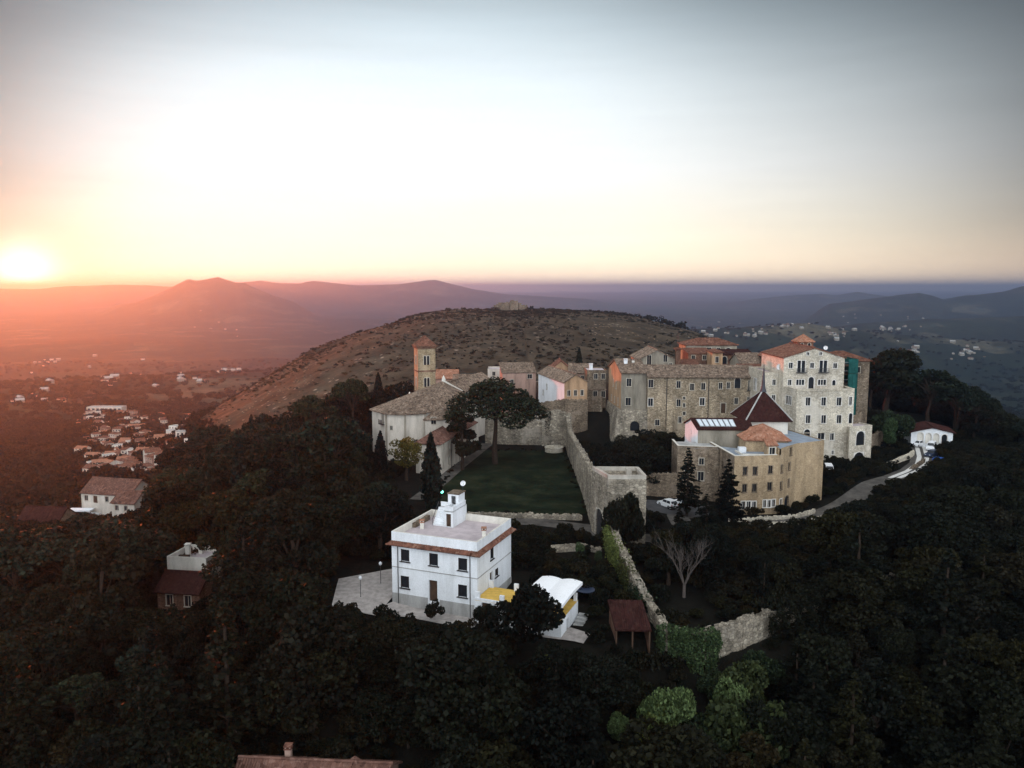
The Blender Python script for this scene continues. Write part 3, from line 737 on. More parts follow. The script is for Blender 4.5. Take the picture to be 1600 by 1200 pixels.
def hip_roof(th, pts, z, rise, rm, over=0.5, inset=0.5, name='roof'):
    p0, p1, p2, p3 = [Vector((p[0], p[1], z)) for p in pts]
    cc = (p0+p1+p2+p3)/4
    def ov(p): d = p-cc; return p+d.normalized()*over*1.3+Vector((0, 0, 0.10))
    Q = [ov(p) for p in (p0, p1, p2, p3)]
    dep = (p3-p0).length; Ln = (p1-p0).length; k = min(0.48, dep*inset/Ln)
    a = p0.lerp(p3, .5); b = p1.lerp(p2, .5); ra = a.lerp(b, k)+Vector((0, 0, rise)); rb = a.lerp(b, 1-k)+Vector((0, 0, rise))
    mb = MB()
    roof_poly(mb, [Q[0], Q[1], rb, ra]); roof_poly(mb, [Q[1], Q[2], rb]); roof_poly(mb, [Q[2], Q[3], ra, rb]); roof_poly(mb, [Q[3], Q[0], ra])
    for u, v in ((Q[0], ra), (Q[1], rb), (Q[2], rb), (Q[3], ra), (ra, rb)): mb.tube([u+Vector((0, 0, .06)), v+Vector((0, 0, .06))], 0.13, 5)
    return mb.build(name, M[rm], th)
def shed_roof(th, pts, zf, zb, rm, over=0.4, name='roof'):
    p = [Vector((q[0], q[1], z)) for q, z in zip(pts, (zf, zf, zb, zb))]
    c = sum(p, Vector())/4; q = []
    for v in p:
        d = (v-c); q.append(v+d.normalized()*over+Vector((0, 0, 0.1)))
    mb = MB(); roof_poly(mb, q); return mb.build(name, M[rm], th)
def parapet(th, pts, z, h, w, m, name='parapet', edges=None, coping=None):
    """wall ring standing on the roof edge, inside the footprint"""
    mb = MB(); n = len(pts)
    for e in range(n):
        if edges is not None and e not in edges: continue
        p0 = Vector((*pts[e], z)); p1 = Vector((*pts[(e+1) % n], z)); d = (p1-p0).normalized(); nn = Vector((-d.y, d.x, 0))
        off = nn*(w/2-0.003)
        mb.bar(p0+off+d*0.002, p1+off-d*(w+0.004), w, h, 0)
        mb.bar(p0+off-d*0.02+Vector((0, 0, h+0.001)), p1+off-d*(w-0.02)+Vector((0, 0, h+0.001)), w+0.1, 0.07, 1)
    return mb.build(name, [M[m], M[coping or m]], th)
def slab(th, pts, z, m, name='flat_roof', t=0.15):
    mb = MB(); n = len(pts); mb.poly([(p[0], p[1], z) for p in pts]); mb.poly([(p[0], p[1], z-t) for p in pts][::-1])
    for i in range(n):
        a, b = pts[i], pts[(i+1) % n]; mb.poly([(a[0], a[1], z-t), (b[0], b[1], z-t), (b[0], b[1], z), (a[0], a[1], z)])
    return mb.build(name, M[m], th)
def inset(pts, k):
    n = len(pts); cx = sum(p[0] for p in pts)/n; cy = sum(p[1] for p in pts)/n; out = []
    for i in range(n):
        p = Vector(pts[i]); a = (Vector(pts[i])-Vector(pts[i-1])).normalized(); b = (Vector(pts[(i+1) % n])-p).normalized()
        na = Vector((-a.y, a.x)); nb = Vector((-b.y, b.x)); m_ = (na+nb); m_ = m_/max(0.3, m_.dot(na)) ; out.append(tuple(p+m_*k))
    return out
def chimney(th, x, y, z, w=0.5, h=1.2, m='cream', capm='tilered', name='chimney'):
    mb = MB(); mb.box(x-w/2, y-w/2, z-0.6, x+w/2, y+w/2, z+h, 0); mb.box(x-w/2-.08, y-w/2-.08, z+h, x+w/2+.08, y+w/2+.08, z+h+.1, 1)
    for sx in (-1, 1):
        for sy in (-1, 1): mb.box(x+sx*w*.36-.06, y+sy*w*.36-.06, z+h+.1, x+sx*w*.36+.06, y+sy*w*.36+.06, z+h+.28, 0)
    mb.box(x-w/2-.1, y-w/2-.1, z+h+.28, x+w/2+.1, y+w/2+.1, z+h+.38, 1)
    return mb.build(name, [M[m], M[capm]], th)
def dish(label, x, y, z, r=0.45, face=(0.2, -1), group=None):
    th = thing('satellite_dish', label, 'satellite dish', (x, y, z), math.atan2(face[1], face[0])+math.pi/2, group)
    mb = MB(); mb.tube([(0, 0, 0), (0, 0, 0.9)], 0.04, 6); mb.build('mast', M['iron'], th, world=False)
    b = MB(); n = 14; cx = (0, -0.12, 1.0+r*0.3)
    rings = []
    for i in range(4):
        rr_ = r*i/3
        for j in range(n):
            t = 2*math.pi*j/n; b.v.append((rr_*math.cos(t), cx[1]+0.12-0.35*(rr_/r)**2*r*0.8, cx[2]+rr_*math.sin(t)*0.97))
    for i in range(3):
        for j in range(n): b.f.append((i*n+j, i*n+(j+1) % n, (i+1)*n+(j+1) % n, (i+1)*n+j)); b.m.append(0)
    o = b.build('reflector', M['awning'], th, world=False, smooth=True)
    c = MB(); c.tube([(0, 0, 1.0-r*0.5), (0, -r*1.0, 1.0+r*0.2)], 0.02, 5); c.box(-.05, -r*1.05-.05, 1.0+r*.15, .05, -r*1.05+.05, 1.0+r*.3); c.build('feed_arm', M['iron'], th, world=False)
    return th
def antenna(label, x, y, z, h=4, group=None):
    th = thing('tv_antenna', label, 'antenna', (x, y, z), 0.3, group); mb = MB(); mb.tube([(0, 0, -0.3), (0, 0, h)], 0.035, 5); mb.build('mast', M['iron'], th, world=False)
    b = MB(); b.tube([(-0.7, 0, h*0.9), (0.8, 0, h*0.9)], 0.02, 4)
    for i in range(6): x_ = -0.6+i*0.25; b.tube([(x_, -0.35, h*0.9), (x_, 0.35, h*0.9)], 0.012, 4)
    b.build('aerial', M['iron'], th, world=False); return th
def stone_skin(th, p0, p1, z0, top, sw=0.62, sh=0.36, proud=0.10, batter=0.0, m='ruin', skip=None, name='stone_facing'):
    """rubble stones as shallow blocks, each a little proud or recessed"""
    dx, dy = p1[0]-p0[0], p1[1]-p0[1]; L = math.hypot(dx, dy); dx /= L; dy /= L; mb = MB()
    topf = top if callable(top) else (lambda s: top); z = z0; zt = max(topf(s) for s in np.linspace(0, L, 20))
    zh = zt-z0
    while z < zt:
        h = sh*random.uniform(0.7, 1.35); s = -random.random()*sw*0.5
        while s < L:
            w = sw*random.uniform(0.55, 1.5); a = max(0, s)+0.015; b = min(L, s+w)-0.015; c = z+0.015; d = z+h-0.015
            s += w
            if b-a < 0.08: continue
            if c > topf((a+b)/2)+random.uniform(-0.25, 0.15): continue
            if skip and skip((a+b)/2, (c+d)/2): continue
            pr = random.uniform(0.0, proud); bt0 = batter*(1-(c-z0)/zh); bt1 = batter*(1-(d-z0)/zh); j = lambda: random.uniform(-0.03, 0.03)
            O = [(a, c, 0), (b, c, 0), (b, d, 0), (a, d, 0)]
            base = [(p0[0]+dx*x+dy*((bt0 if zz == c else bt1)-0.06), p0[1]+dy*x-dx*((bt0 if zz == c else bt1)-0.06), zz) for x, zz, _ in O]
            fr = [(p0[0]+dx*(x+j())+dy*((bt0 if zz == c else bt1)+pr), p0[1]+dy*(x+j())-dx*((bt0 if zz == c else bt1)+pr), zz+j()) for x, zz, _ in O]
            k = len(mb.v); mb.v += base+fr
            mb.f.append((k+4, k+5, k+6, k+7)); mb.m.append(0)
            for q in range(4): mb.f.append((k+q, k+(q+1) % 4, k+4+(q+1) % 4, k+4+q)); mb.m.append(0)
        z += h
    o = mb.build(name, M[m], th); o['kind'] = 'stuff'; return o
def stone_wall(name, label, path, thick=0.9, m='ruin', cat='stone wall', jag=0.35, sides=(0, 1), skip=None, group=None, sw=0.62, sh=0.36):
    """free-standing wall along path of (x, y, z0, ztop); rough core + rubble facing on both sides + uneven coping stones"""
    n = len(path); c = path[n//2]; WALLS.append(path)
    th = thing(name, label, cat, (c[0], c[1], c[2]), 0, group); core = MB(); cop = MB()
    for i in range(n-1):
        a, b = path[i], path[i+1]; dx, dy = b[0]-a[0], b[1]-a[1]; L = math.hypot(dx, dy); ux, uy = dx/L, dy/L; nx, ny = uy*thick/2, -ux*thick/2
        A0, A1 = (a[0]+nx, a[1]+ny), (b[0]+nx, b[1]+ny); B0, B1 = (a[0]-nx, a[1]-ny), (b[0]-nx, b[1]-ny)
        zb = min(a[2], b[2]); k = max(2, int(L/0.9)); ph = random.random()*10
        tops = [(s, a[3]+(b[3]-a[3])*s/L+jag*(math.sin(s*0.9+ph)*0.4+random.uniform(-0.5, 0.3))) for s in np.linspace(0, L, k+1)]
        tf = lambda s, t=tops: float(np.interp(s, [q[0] for q in t], [q[1] for q in t]))
        for q in range(k):
            s0, s1 = tops[q][0], tops[q+1][0]; zt0, zt1 = tops[q][1], tops[q+1][1]
            def pt(s, sd, z): return (a[0]+ux*s+nx*sd*0.98, a[1]+uy*s+ny*sd*0.98, z)
            core.poly([pt(s0, 1, zb), pt(s1, 1, zb), pt(s1, 1, zt1), pt(s0, 1, zt0)]); core.poly([pt(s1, -1, zb), pt(s0, -1, zb), pt(s0, -1, zt0), pt(s1, -1, zt1)])
            core.poly([pt(s0, 1, zt0), pt(s1, 1, zt1), pt(s1, -1, zt1), pt(s0, -1, zt0)])
            for z_ in range(2):
                s2 = (s0+s1)/2+random.uniform(-.3, .3); w = random.uniform(.3, .6); off = random.uniform(-.25, .25)*thick; zz = tf(s2)
                p = (a[0]+ux*s2+uy*off, a[1]+uy*s2-ux*off); hh = random.uniform(.1, .28)
                kk = len(cop.v); an = random.random()*3
                for zq, sc_ in ((zz-0.1, 1), (zz+hh, .75)):
                    for t in range(5): cop.v.append((p[0]+w*.6*sc_*math.cos(an+t*1.257), p[1]+w*.6*sc_*math.sin(an+t*1.257), zq+random.uniform(-.04, .04)))
                cop.f.append(tuple(kk+5+t for t in range(5))); cop.m.append(0)
                for t in range(5): cop.f.append((kk+t, kk+(t+1) % 5, kk+5+(t+1) % 5, kk+5+t)); cop.m.append(0)
        core.poly([(A0[0], A0[1], zb), (A0[0], A0[1], tops[0][1]), (B0[0], B0[1], tops[0][1]), (B0[0], B0[1], zb)])
        core.poly([(A1[0], A1[1], zb), (B1[0], B1[1], zb), (B1[0], B1[1], tops[-1][1]), (A1[0], A1[1], tops[-1][1])])
        if 0 in sides: stone_skin(th, A0, A1, zb, tf, sw, sh, m=m, skip=skip)
        if 1 in sides: stone_skin(th, B1, B0, zb, lambda s, L=L, tf=tf: tf(L-s), sw, sh, m=m)
    core.build('wall_core', M[m], th); o = cop.build('coping_stones', M[m], th); o['kind'] = 'stuff'
    return th
# ================================================================ the white house in the foreground
hu = (0.927, -0.375); hv = (0.375, 0.927)
def hp(s, t, o=(-16.0, 103.0)): return (o[0]+hu[0]*s+hv[0]*t, o[1]+hu[1]*s+hv[1]*t)
HZ0 = -1.35
hpts = [hp(0, 0), hp(12.5, 0), hp(12.5, 11.4), hp(0, 11.4)]
wh = building('white_house', 'white two storey house with flat roof terrace and red tiled eaves', hpts, HZ0, 9.0, 'white',
    {0: [(633, 868, 1.25, 1.65, 'hole', 'white'), (677.5, 874.5, 1.25, 1.65, 'hole', 'white'), (723, 882, 1.25, 1.65, 'hole', 'white'),
         (632.7, 909.5, 1.25, 1.65, 'hole', 'white'), (677, 923.5, 1.2, 2.9, 'door', 'white'), (722.8, 923.5, 1.25, 1.65, 'hole', 'white')],
     1: [(768.7, 863.5, 1.0, 1.8, 'hole', 'white'), (776, 894.5, 1.0, 1.1, 'hole', 'white'), (767.5, 906, 1.0, 2.2, 'door', 'white')]}, cat='house')
slab(wh, inset(hpts, 0.25), 8.05, 'terrace', 'roof_terrace')
pin = inset(hpts, 0.25); mbp = MB()
for e in range(4):
    a, b = Vector((*pin[e], 8.05)), Vector((*pin[(e+1) % 4], 8.05))
    mbp.poly([b, a, a+Vector((0, 0, .95)), b+Vector((0, 0, .95))])
    a2, b2 = Vector((*hpts[e], 9.0)), Vector((*hpts[(e+1) % 4], 9.0)); mbp.poly([a2, b2, b+Vector((0, 0, .95)), a+Vector((0, 0, .95))])
mbp.build('parapet', M['cream'], wh)
mb = MB()
for e in (0, 1, 2, 3):   # tiled eaves strip under the parapet
    a, b = Vector((*hpts[e], 0)), Vector((*hpts[(e+1) % 4], 0)); d = (b-a).normalized(); n_o = Vector((d.y, -d.x, 0))
    roof_poly(mb, [a+n_o*0.6-d*0.6+Vector((0, 0, 7.3)), b+n_o*0.6+d*0.6+Vector((0, 0, 7.3)), b+n_o*0.0+Vector((0, 0, 7.75)), a+n_o*0.0+Vector((0, 0, 7.75))], pitch=0.3, row=0.35, thick=0.12)
mb.build('eaves', M['tilered'], wh)
mb = MB()
for e, segs in ((0, [(0, 5.35), (7.1, 12.5)]), (1, [(0, 11.4)])):
    a, b = Vector((*hpts[e], HZ0)), Vector((*hpts[(e+1) % 4], HZ0)); d = (b-a).normalized(); n_o = Vector((d.y, -d.x, 0))
    for s0, s1 in segs: mb.bar(a+d*(s0+.01)+n_o*0.03, a+d*(s1-.01)+n_o*0.03, 0.07, 1.95)
mb.build('plinth', M['conc'], wh)
mb = MB()
for e in (0, 1):
    a, b = Vector((*hpts[e], 4.15)), Vector((*hpts[(e+1) % 4], 4.15)); d = (b-a).normalized(); n_o = Vector((d.y, -d.x, 0)); mb.bar(a+n_o*0.03, b+n_o*0.03, 0.07, 0.1)
mb.build('string_course', M['conc'], wh)
for s in (0.95, 11.5):
    mb = MB(); p = hp(s, -0.09); mb.tube([(*p, HZ0+.1), (*p, 7.25)], 0.055, 6); mb.build('downpipe', M['iron'], wh)
# roof pavilion
A0 = Vector(atz(708, 825, 8.05)); 
def hq(s, t): return (A0.x+hu[0]*s+hv[0]*t, A0.y+hu[1]*s+hv[1]*t)
pp = [hq(-1.35, 0), hq(0, 0), hq(0, 4.4), hq(-1.35-1.6, 4.4), hq(-2.95, 2.0), hq(-1.35, 2.0)]
st = building('roof_pavilion', '', pp, 8.06, 10.35, 'white', {0: [('s', 0.66, 9.05, 0.75, 1.85, 'door', 'white')]}, th=wh, pname='stair_tower')
slab(wh, pp, 10.36, 'conc', 'stair_tower_roof', 0.12)
parapet(wh, [hq(-2.9, 2.05), hq(-1.3, 2.05), hq(-1.3, 0.05), hq(-.05, .05), hq(-.05, 4.35), hq(-2.9, 4.35)], 10.36, 0.55, 0.15, 'white', 'landing_parapet', edges=(0, 1, 2, 3))
p2 = [hq(-1.9, 2.3), hq(-.25, 2.3), hq(-.25, 4.3), hq(-1.9, 4.3)]
building('lantern', '', p2, 10.37, 12.2, 'white', {0: [('s', 0.85, 11.3, 0.7, 1.25, 'open', 'white')]}, th=wh, pname='lantern_room')
slab(wh, [hq(-2.0, 2.2), hq(-.15, 2.2), hq(-.15, 4.4), hq(-2.0, 4.4)], 12.3, 'tandark', 'lantern_roof', 0.14)
mb = MB()   # outside stair: stringer and steps
for i in range(9):
    a = hq(-3.2-0.0, 0.2+i*0.22); b = hq(-1.45, 0.2+i*0.22); mb.bar((*a, 8.06), (*b, 8.06), 0.22, 0.24*(i+1))
mb.build('outside_stair', M['white'], wh)
mb = MB(); a = Vector((*hq(-3.25, 0.1), 8.9)); b = Vector((*hq(-3.25, 2.1), 11.0)); mb.tube([a, b], 0.04, 5); mb.tube([(a.x, a.y, 8.06), a], .03, 5); mb.tube([(b.x, b.y, 10.2), b], .03, 5); mb.build('handrail', M['iron'], wh)
c1 = atz(659.5, 826, 8.05); chimney(wh, c1[0], c1[1], 8.05, 0.5, 0.9, 'cream', 'tileorange'); c2 = hp(12.1, 3.0); chimney(wh, c2[0], c2[1], 9.0, 0.5, 0.7, 'cream', 'tileorange')
sb = hp(0.9, 6.6); mb = MB()
for i in range(4): mb.bar((*hp(0.5, 5.2+i*1.1), 8.06), (*hp(0.5, 6.2+i*1.1), 8.06), 0.5, 0.62+0.05*(i % 2))
mb.build('planter_bench', M['tandark'], wh)
ds = atz(726, 771, 12.4); q = hq(-.45, 4.1); dish('white satellite dish on top of the white house roof lantern', q[0], q[1], 12.3, 0.40, (0.35, -1))
# annex with yellow terrace and the canopy pavilion
o2 = hp(12.45, -1.0)
an = [hp(12.53, -1.0), hp(20.0, -1.0), hp(20.0, 4.0), hp(12.53, 4.0)]
ax = building('annex', 'low white annex with yellow tiled roof terrace beside the white house', an, HZ0, 1.75, 'white', {0: [(759, 954.5, 1.1, 2.1, 'door', 'white'), (797, 957, 1.1, 2.1, 'door', 'white')]}, cat='annex')
slab(ax, inset(an, 0.02), 1.77, 'yellow', 'yellow_terrace', 0.1)
for k, (s, t) in enumerate(((12.85, -0.7), (16.2, -0.7), (19.6, -0.7), (16.4, 3.7), (12.85, 3.7))):
    mb = MB(); p = hp(s, t); mb.bar((*hp(s-.3, t), 1.775), (*hp(s+.3, t), 1.775), 0.3, 1.0); mb.build('parapet_post', M['white'], ax)
mb = MB(); mb.bar((*hp(12.6, -.88), 1.776), (*hp(19.9, -.88), 1.776), 0.2, 0.28); mb.build('terrace_kerb', M['white'], ax)
cb = [hp(20.03, -1.6), hp(24.3, -1.6), hp(24.3, 5.2), hp(20.03, 5.2)]
cv = building('canopy_pavilion', 'white garden pavilion under a curved white canvas canopy', cb, HZ0-.8, 1.2, 'white', {1: [('s', 2.4, -0.2, 0.8, 1.5, 'plain', 'white')]}, cat='pavilion')
slab(cv, cb, 1.22, 'yellow', 'tiled_floor', 0.1)
for (s, t) in ((20.3, -1.3), (24.05, -1.3), (24.05, 4.9), (20.3, 4.9)):
    mb = MB(); mb.bar((*hp(s-.2, t), 1.22), (*hp(s+.2, t), 1.22), .4, 1.0); mb.build('parapet_post', M['white'], cv)
for (s, t) in ((20.4, -1.2), (24.0, -1.2), (24.0, 4.8), (20.4, 4.8)):
    mb = MB(); p = hp(s, t); mb.tube([(*p, 1.22), (*p, 4.0)], 0.06, 6); mb.build('post', M['iron'], cv)
mb = MB(); nA, nB = 16, 10; gr = {}
for i in range(nA+1):
    for j in range(nB+1):
        s = 19.3+5.5*i/nA; t = -2.7+8.2*j/nB; z = 3.75+0.22*abs(math.sin(math.pi*(i/nA)*2))+0.15*math.sin(math.pi*j/nB)
        if i in (0, nA) or j in (0, nB): z -= 0.15
        gr[i, j] = (*hp(s, t), z)
for i in range(nA):
    for j in range(nB): mb.poly([gr[i, j], gr[i+1, j], gr[i+1, j+1], gr[i, j+1]]); 
for i in range(nA):
    for j in (0, nB): a, b = gr[i, j], gr[i+1, j]; mb.poly([(a[0], a[1], a[2]-.4), (b[0], b[1], b[2]-.4), b, a])
for j in range(nB):
    for i in (0, nA): a, b = gr[i, j], gr[i, j+1]; mb.poly([(a[0], a[1], a[2]-.4), (b[0], b[1], b[2]-.4), b, a])
mb.build('canvas_canopy', M['awning'], cv, smooth=False)
tb = thing('garden_table', 'dark garden table standing under the white canvas canopy', 'table', (*hp(22.6, 1.2), 1.23), 0.3)
mb = MB(); mb.box(-.8, -.45, .72, .8, .45, .77); mb.build('table_top', M['wood'], tb, world=False)
for sx in (-.7, .7):
    for sy in (-.37, .37): mb = MB(); mb.box(sx-.03, sy-.03, 0, sx+.03, sy+.03, .72); mb.build('leg', M['wood'], tb, world=False)
stq = thing('garden_steps', 'pale outdoor steps climbing beside the canopy pavilion', 'steps', (*hp(25.0, -1), HZ0-.8))
for i in range(11):
    mb = MB(); mb.bar((*hp(24.5, -2.6+i*0.75), HZ0-1.0+i*.17), (*hp(25.8, -2.6+i*0.75), HZ0-1.0+i*.17), 0.5, 0.17+.1); mb.build('step', M['conc'], stq)
tq = thing('trampoline', 'round dark blue trampoline standing behind the canopy pavilion', 'trampoline', (*atz(915, 921, 0.9), 0))
mb = MB(); mb.lathe([(0.9, 0.85), (1.25, 0.85), (1.25, 0.92), (0.9, 0.92)], 20); mb.build('padding', M['cardark'], tq, world=False)
mb = MB(); mb.lathe([(0.9, 0.87), (0.9, 0.89)], 20); mb.build('mat', M['tyre'], tq, world=False)
for k in range(4):
    mb = MB(); t = k*math.pi/2+.4; mb.tube([(1.1*math.cos(t), 1.1*math.sin(t), 0), (1.1*math.cos(t), 1.1*math.sin(t), .86)], .03, 5); mb.build('leg', M['iron'], tq, world=False)
# stepped shed by the wall corner
sh = [(12.4, 90.8), (16.3, 90.6), (16.1, 96.0), (12.2, 96.2)]
FOOT.append([(12.2, 90.3), (16.5, 90.2), (16.3, 96.3), (12.0, 96.4)])
sd = thing('tool_shed', 'small open shed with dark red tiled roof against the old wall', 'shed', (14.2, 93.4, -3.5))
mb = MB(); wall_face(mb, sh[1], sh[2], -4.0, [(0, .75), (5.4, 1.9)], []); wall_face(mb, sh[2], sh[3], -4.0, 1.9, []); wall_face(mb, sh[3], sh[0], -4.0, [(0, 1.9), (5.4, .75)], []); mb.build('wall', M['brick'], sd)
shed_roof(sd, sh, .8, 2.0, 'tilemaroon', 0.35)
for p in (sh[0], (14.3, 90.7), sh[1]):
    mb = MB(); mb.box(p[0]-.09, p[1]-.09, -4.0, p[0]+.09, p[1]+.09, .8); mb.build('post', M['wood'], sd)
ur = thing('garden_urn', 'small grey urn standing at the front of the tiled shed', 'urn', (15.9, 89.9, h1(15.9, 89.9)))
mb = MB(); mb.lathe([(.25, 0), (.25, .12), (.12, .2), (.1, .4), (.3, .7), (.34, .95), (.28, .98), (.28, .9)], 12); mb.build('bowl', M['conc'], ur, world=False, smooth=True)
for k, (px, py, h_) in enumerate(((563.5, 930, 2.6), (595, 912, 2.8))):
    p = atz(px, py, 0); lp = thing('lamp_post', ('garden lamp post at the outer edge of the paved yard', 'garden lamp post between the paved yard and dark trees')[k], 'lamp post', (p[0], p[1], h1(*p)))
    mb = MB(); mb.lathe([(.12, 0), (.1, .2), (.04, .3), (.04, h_)], 8); mb.build('pole', M['iron'], lp, world=False)
    mb = MB(); mb.lathe([(.08, h_), (.2, h_+.1), (.24, h_+.35), (.12, h_+.48), (.03, h_+.55)], 8); mb.build('lamp_head', M['clearlamp'], lp, world=False)

# ================================================================ church
cp = [(-33.8, 191.0), (-29.3, 184.2), (-24.8, 183.2), (-20.3, 185.4), (-8.8, 206.5), (-23, 214)]
CH = building('church', 'pale church with polygonal apse and weathered grey tiled roof', cp, -2, 12.0, 'pale',
    {0: [(598, 653.5, 1.3, 2.6, 'balcony')], 1: [('s', 1.2, 8.6, .6, 1.0, 'plain')], 2: [('s', 2.6, 5.0, .9, 1.6, 'plain')], 3: [('s', 9, 9.3, 1.0, 1.6, 'plain')]}, cat='church')
fan_roof(CH, cp, 12.0, (-18.0, 204.0, 17.0), 'tilegrey', 0.6)
mb = MB()
for p in (cp[1], cp[2], cp[3]):
    d = (Vector(p)-Vector((-22, 195))).normalized()*.06; mb.box(p[0]+d.x-.22, p[1]+d.y-.22, -2, p[0]+d.x+.22, p[1]+d.y+.22, 11.7)
mb.build('corner_pilaster', M['greyplaster'], CH)
na = [(-21.9, 204.6), (-13.6, 208.2), (-5.0, 229.0), (-13.2, 232.6)]
npts = [na[1], na[2], na[3], na[0]]
building('nave', '', npts, 0, 13.8, 'pale', {}, {3: gtop(na[0], na[1], 13.8, 2.6), 1: gtop(na[2], na[3], 13.8, 2.6)}, th=CH, pname='nave_wall')
gable_roof(CH, npts, 13.8, 2.6, 'tilegrey', name='nave_roof')
mb = MB(); g0, g1 = Vector((*na[0], 14.1)), Vector((*na[1], 14.1)); gm = (g0+g1)/2+Vector((0, 0, 2.75)); gd = (g1-g0).normalized()
for a, b in ((g0-gd*.5-Vector((0, 0, .15)), gm), (g1+gd*.5-Vector((0, 0, .15)), gm)):
    mb.bar(a, b, 0.9, 0.42)
mb.box(gm.x-.45, gm.y-.45, gm.z+.3, gm.x+.45, gm.y+.45, gm.z+.8); mb.lathe([(.3, gm.z+.8), (.38, gm.z+1.15), (.15, gm.z+1.35), (.05, gm.z+1.7)], 8, (gm.x, gm.y))
mb.build('gable_coping', M['cream'], CH)
mb = MB(); q = at(640, 619, 204); mb.lathe([(.35, q[2]-.8), (.35, q[2]-.2), (.2, q[2]), (.34, q[2]+.35), (.22, q[2]+.7), (.08, q[2]+1.1)], 8, (q[0], q[1])); mb.build('finial', M['cream'], CH)
sw_ = [(-20.2, 183.6), (-13.9, 184.6), (-14.6, 192.0), (-20.0, 191)]
building('side_chapel', '', sw_, -1, 10.5, 'pale', {0: [(677.5, 657.5, 1.1, 1.6, 'plain')]}, th=CH, pname='side_chapel_wall')
hip_roof(CH, sw_, 10.5, 2.3, 'tilegrey', name='side_chapel_roof')
lw = [(-21.4, 174.9), (-15.6, 173.5), (-9.0, 201.5), (-14.8, 203.0)]
LW = building('church_wing', 'long low church wing with red tiled roof beside the lawn path', lw, -1, 6.7, 'pale',
    {1: [(693.7, 698.7, .9, 1.9, 'plain'), (702, 695.5, .9, 1.8, 'plain'), (720.5, 700, .8, 1.5, 'plain'), (693, 727, .9, 1.9, 'door'), (701.7, 720, .9, 1.9, 'plain'), (731, 690, .7, 1.3, 'plain'), (712, 706, .8, 1.4, 'plain')],
     0: [('s', 3, 4.5, 1, 1.6, 'plain')]}, cat='building')
hip_roof(LW, [lw[1], lw[2], lw[3], lw[0]], 6.7, 2.2, 'tilebrown')
for s in (7, 13.5, 20):
    mb = MB(); p = Vector(lw[1]).lerp(Vector(lw[2]), s/28.8); mb.tube([(p.x+.1, p.y-.03, -1), (p.x+.1, p.y-.03, 6.4)], .07, 5); mb.build('downpipe', M['iron'], LW)
# bell tower
bd = (0.947, 0.322); b0 = (-24.6, 208.0); w_ = 4.7
bt = [b0, (b0[0]+bd[0]*w_, b0[1]+bd[1]*w_), (b0[0]+(bd[0]-bd[1])*w_, b0[1]+(bd[1]+bd[0])*w_), (b0[0]-bd[1]*w_, b0[1]+bd[0]*w_)]
def bif(e, z): return [('s', w_/2-.42, z, .6, 2.4, 'arch'), ('s', w_/2+.42, z, .6, 2.4, 'arch')]
BT = building('bell_tower', 'tall square stone bell tower with twin arched openings', bt, 0, 25.3, 'towerstone', {0: bif(0, 22.2)+bif(0, 16.4), 3: bif(3, 22.2)+bif(3, 16.4)}, cat='tower', wmats={3: 'orange'})  # left face painted orange as low sunlight on the stone
mb = MB()
for z, k in ((19.2, .12), (13.6, .12), (25.3, .25), (25.75, .45)):
    q = inset(bt, -k); mb.poly([(*p, z) for p in q][::-1]); mb.poly([(*p, z+.35) for p in q])
    for i in range(4): a, b = q[i], q[(i+1) % 4]; mb.poly([(*a, z), (*b, z), (*b, z+.35), (*a, z+.35)])
mb.build('cornice', M['brick'], BT)
fan_roof(BT, bt, 26.1, (sum(p[0] for p in bt)/4, sum(p[1] for p in bt)/4, 28.4), 'tilered', 0.5)

# ================================================================ houses behind the pine
def block(name, label, x0, x1, y0, y1, z0, z1, wm, roof='gx', rise=1.8, rm='tilegrey', wins=None, cat='house', rot=0.0, wmats={}, group=None, fm='frame'):
    cx, cy = (x0+x1)/2, (y0+y1)/2
    def rr_(x, y): a = math.cos(rot); b = math.sin(rot); return (cx+(x-cx)*a-(y-cy)*b, cy+(x-cx)*b+(y-cy)*a)
    p = [rr_(x0, y0), rr_(x1, y0), rr_(x1, y1), rr_(x0, y1)]
    wins = wins or {}
    if roof == 'gx': tops = {1: gtop(p[1], p[2], z1, rise), 3: gtop(p[3], p[0], z1, rise)}
    elif roof == 'gy': tops = {0: gtop(p[0], p[1], z1, rise), 2: gtop(p[2], p[3], z1, rise)}
    elif roof == 'shed': tops = {2: z1+rise, 1: [(0, z1), (math.dist(p[1], p[2]), z1+rise)], 3: [(0, z1+rise), (math.dist(p[1], p[2]), z1)]}
    else: tops = {}
    th = building(name, label, p, z0, z1, wm, wins, tops, cat=cat, wmats=wmats, group=group, fm=fm)
    if roof == 'gx': gable_roof(th, p, z1, rise, rm)
    elif roof == 'gy': gable_roof(th, [p[1], p[2], p[3], p[0]], z1, rise, rm)
    elif roof == 'hip':
        if abs(x1-x0) >= abs(y1-y0): hip_roof(th, p, z1, rise, rm)
        else: hip_roof(th, [p[1], p[2], p[3], p[0]], z1, rise, rm)
    elif roof == 'shed': shed_roof(th, p, z1, z1+rise, rm)
    else: slab(th, inset(p, 0.2), z1-.35, rm)
    return th
h2 = [(14.2, 215.5), (20.6, 217.1), (14.4, 242), (8.0, 240.5)]
H2 = building('long_white_house', 'long whitewashed house with orange end wall behind the umbrella pine', h2, 3, 15.6, 'white', {0: [('s', 1.3, 12.6, .8, 1.5, 'plain', 'frame'), ('s', 3.2, 12.6, .8, 1.5, 'plain', 'frame'), ('s', 5.1, 12.6, .8, 1.5, 'plain', 'frame')], 3: [(849, 613, .9, 1.4, 'plain'), ('s', 9, 12.4, .9, 1.5, 'plain')]},
    {0: gtop(h2[0], h2[1], 15.6, 2.0), 2: gtop(h2[2], h2[3], 15.6, 2.0)}, cat='house', wmats={0: 'orange'})
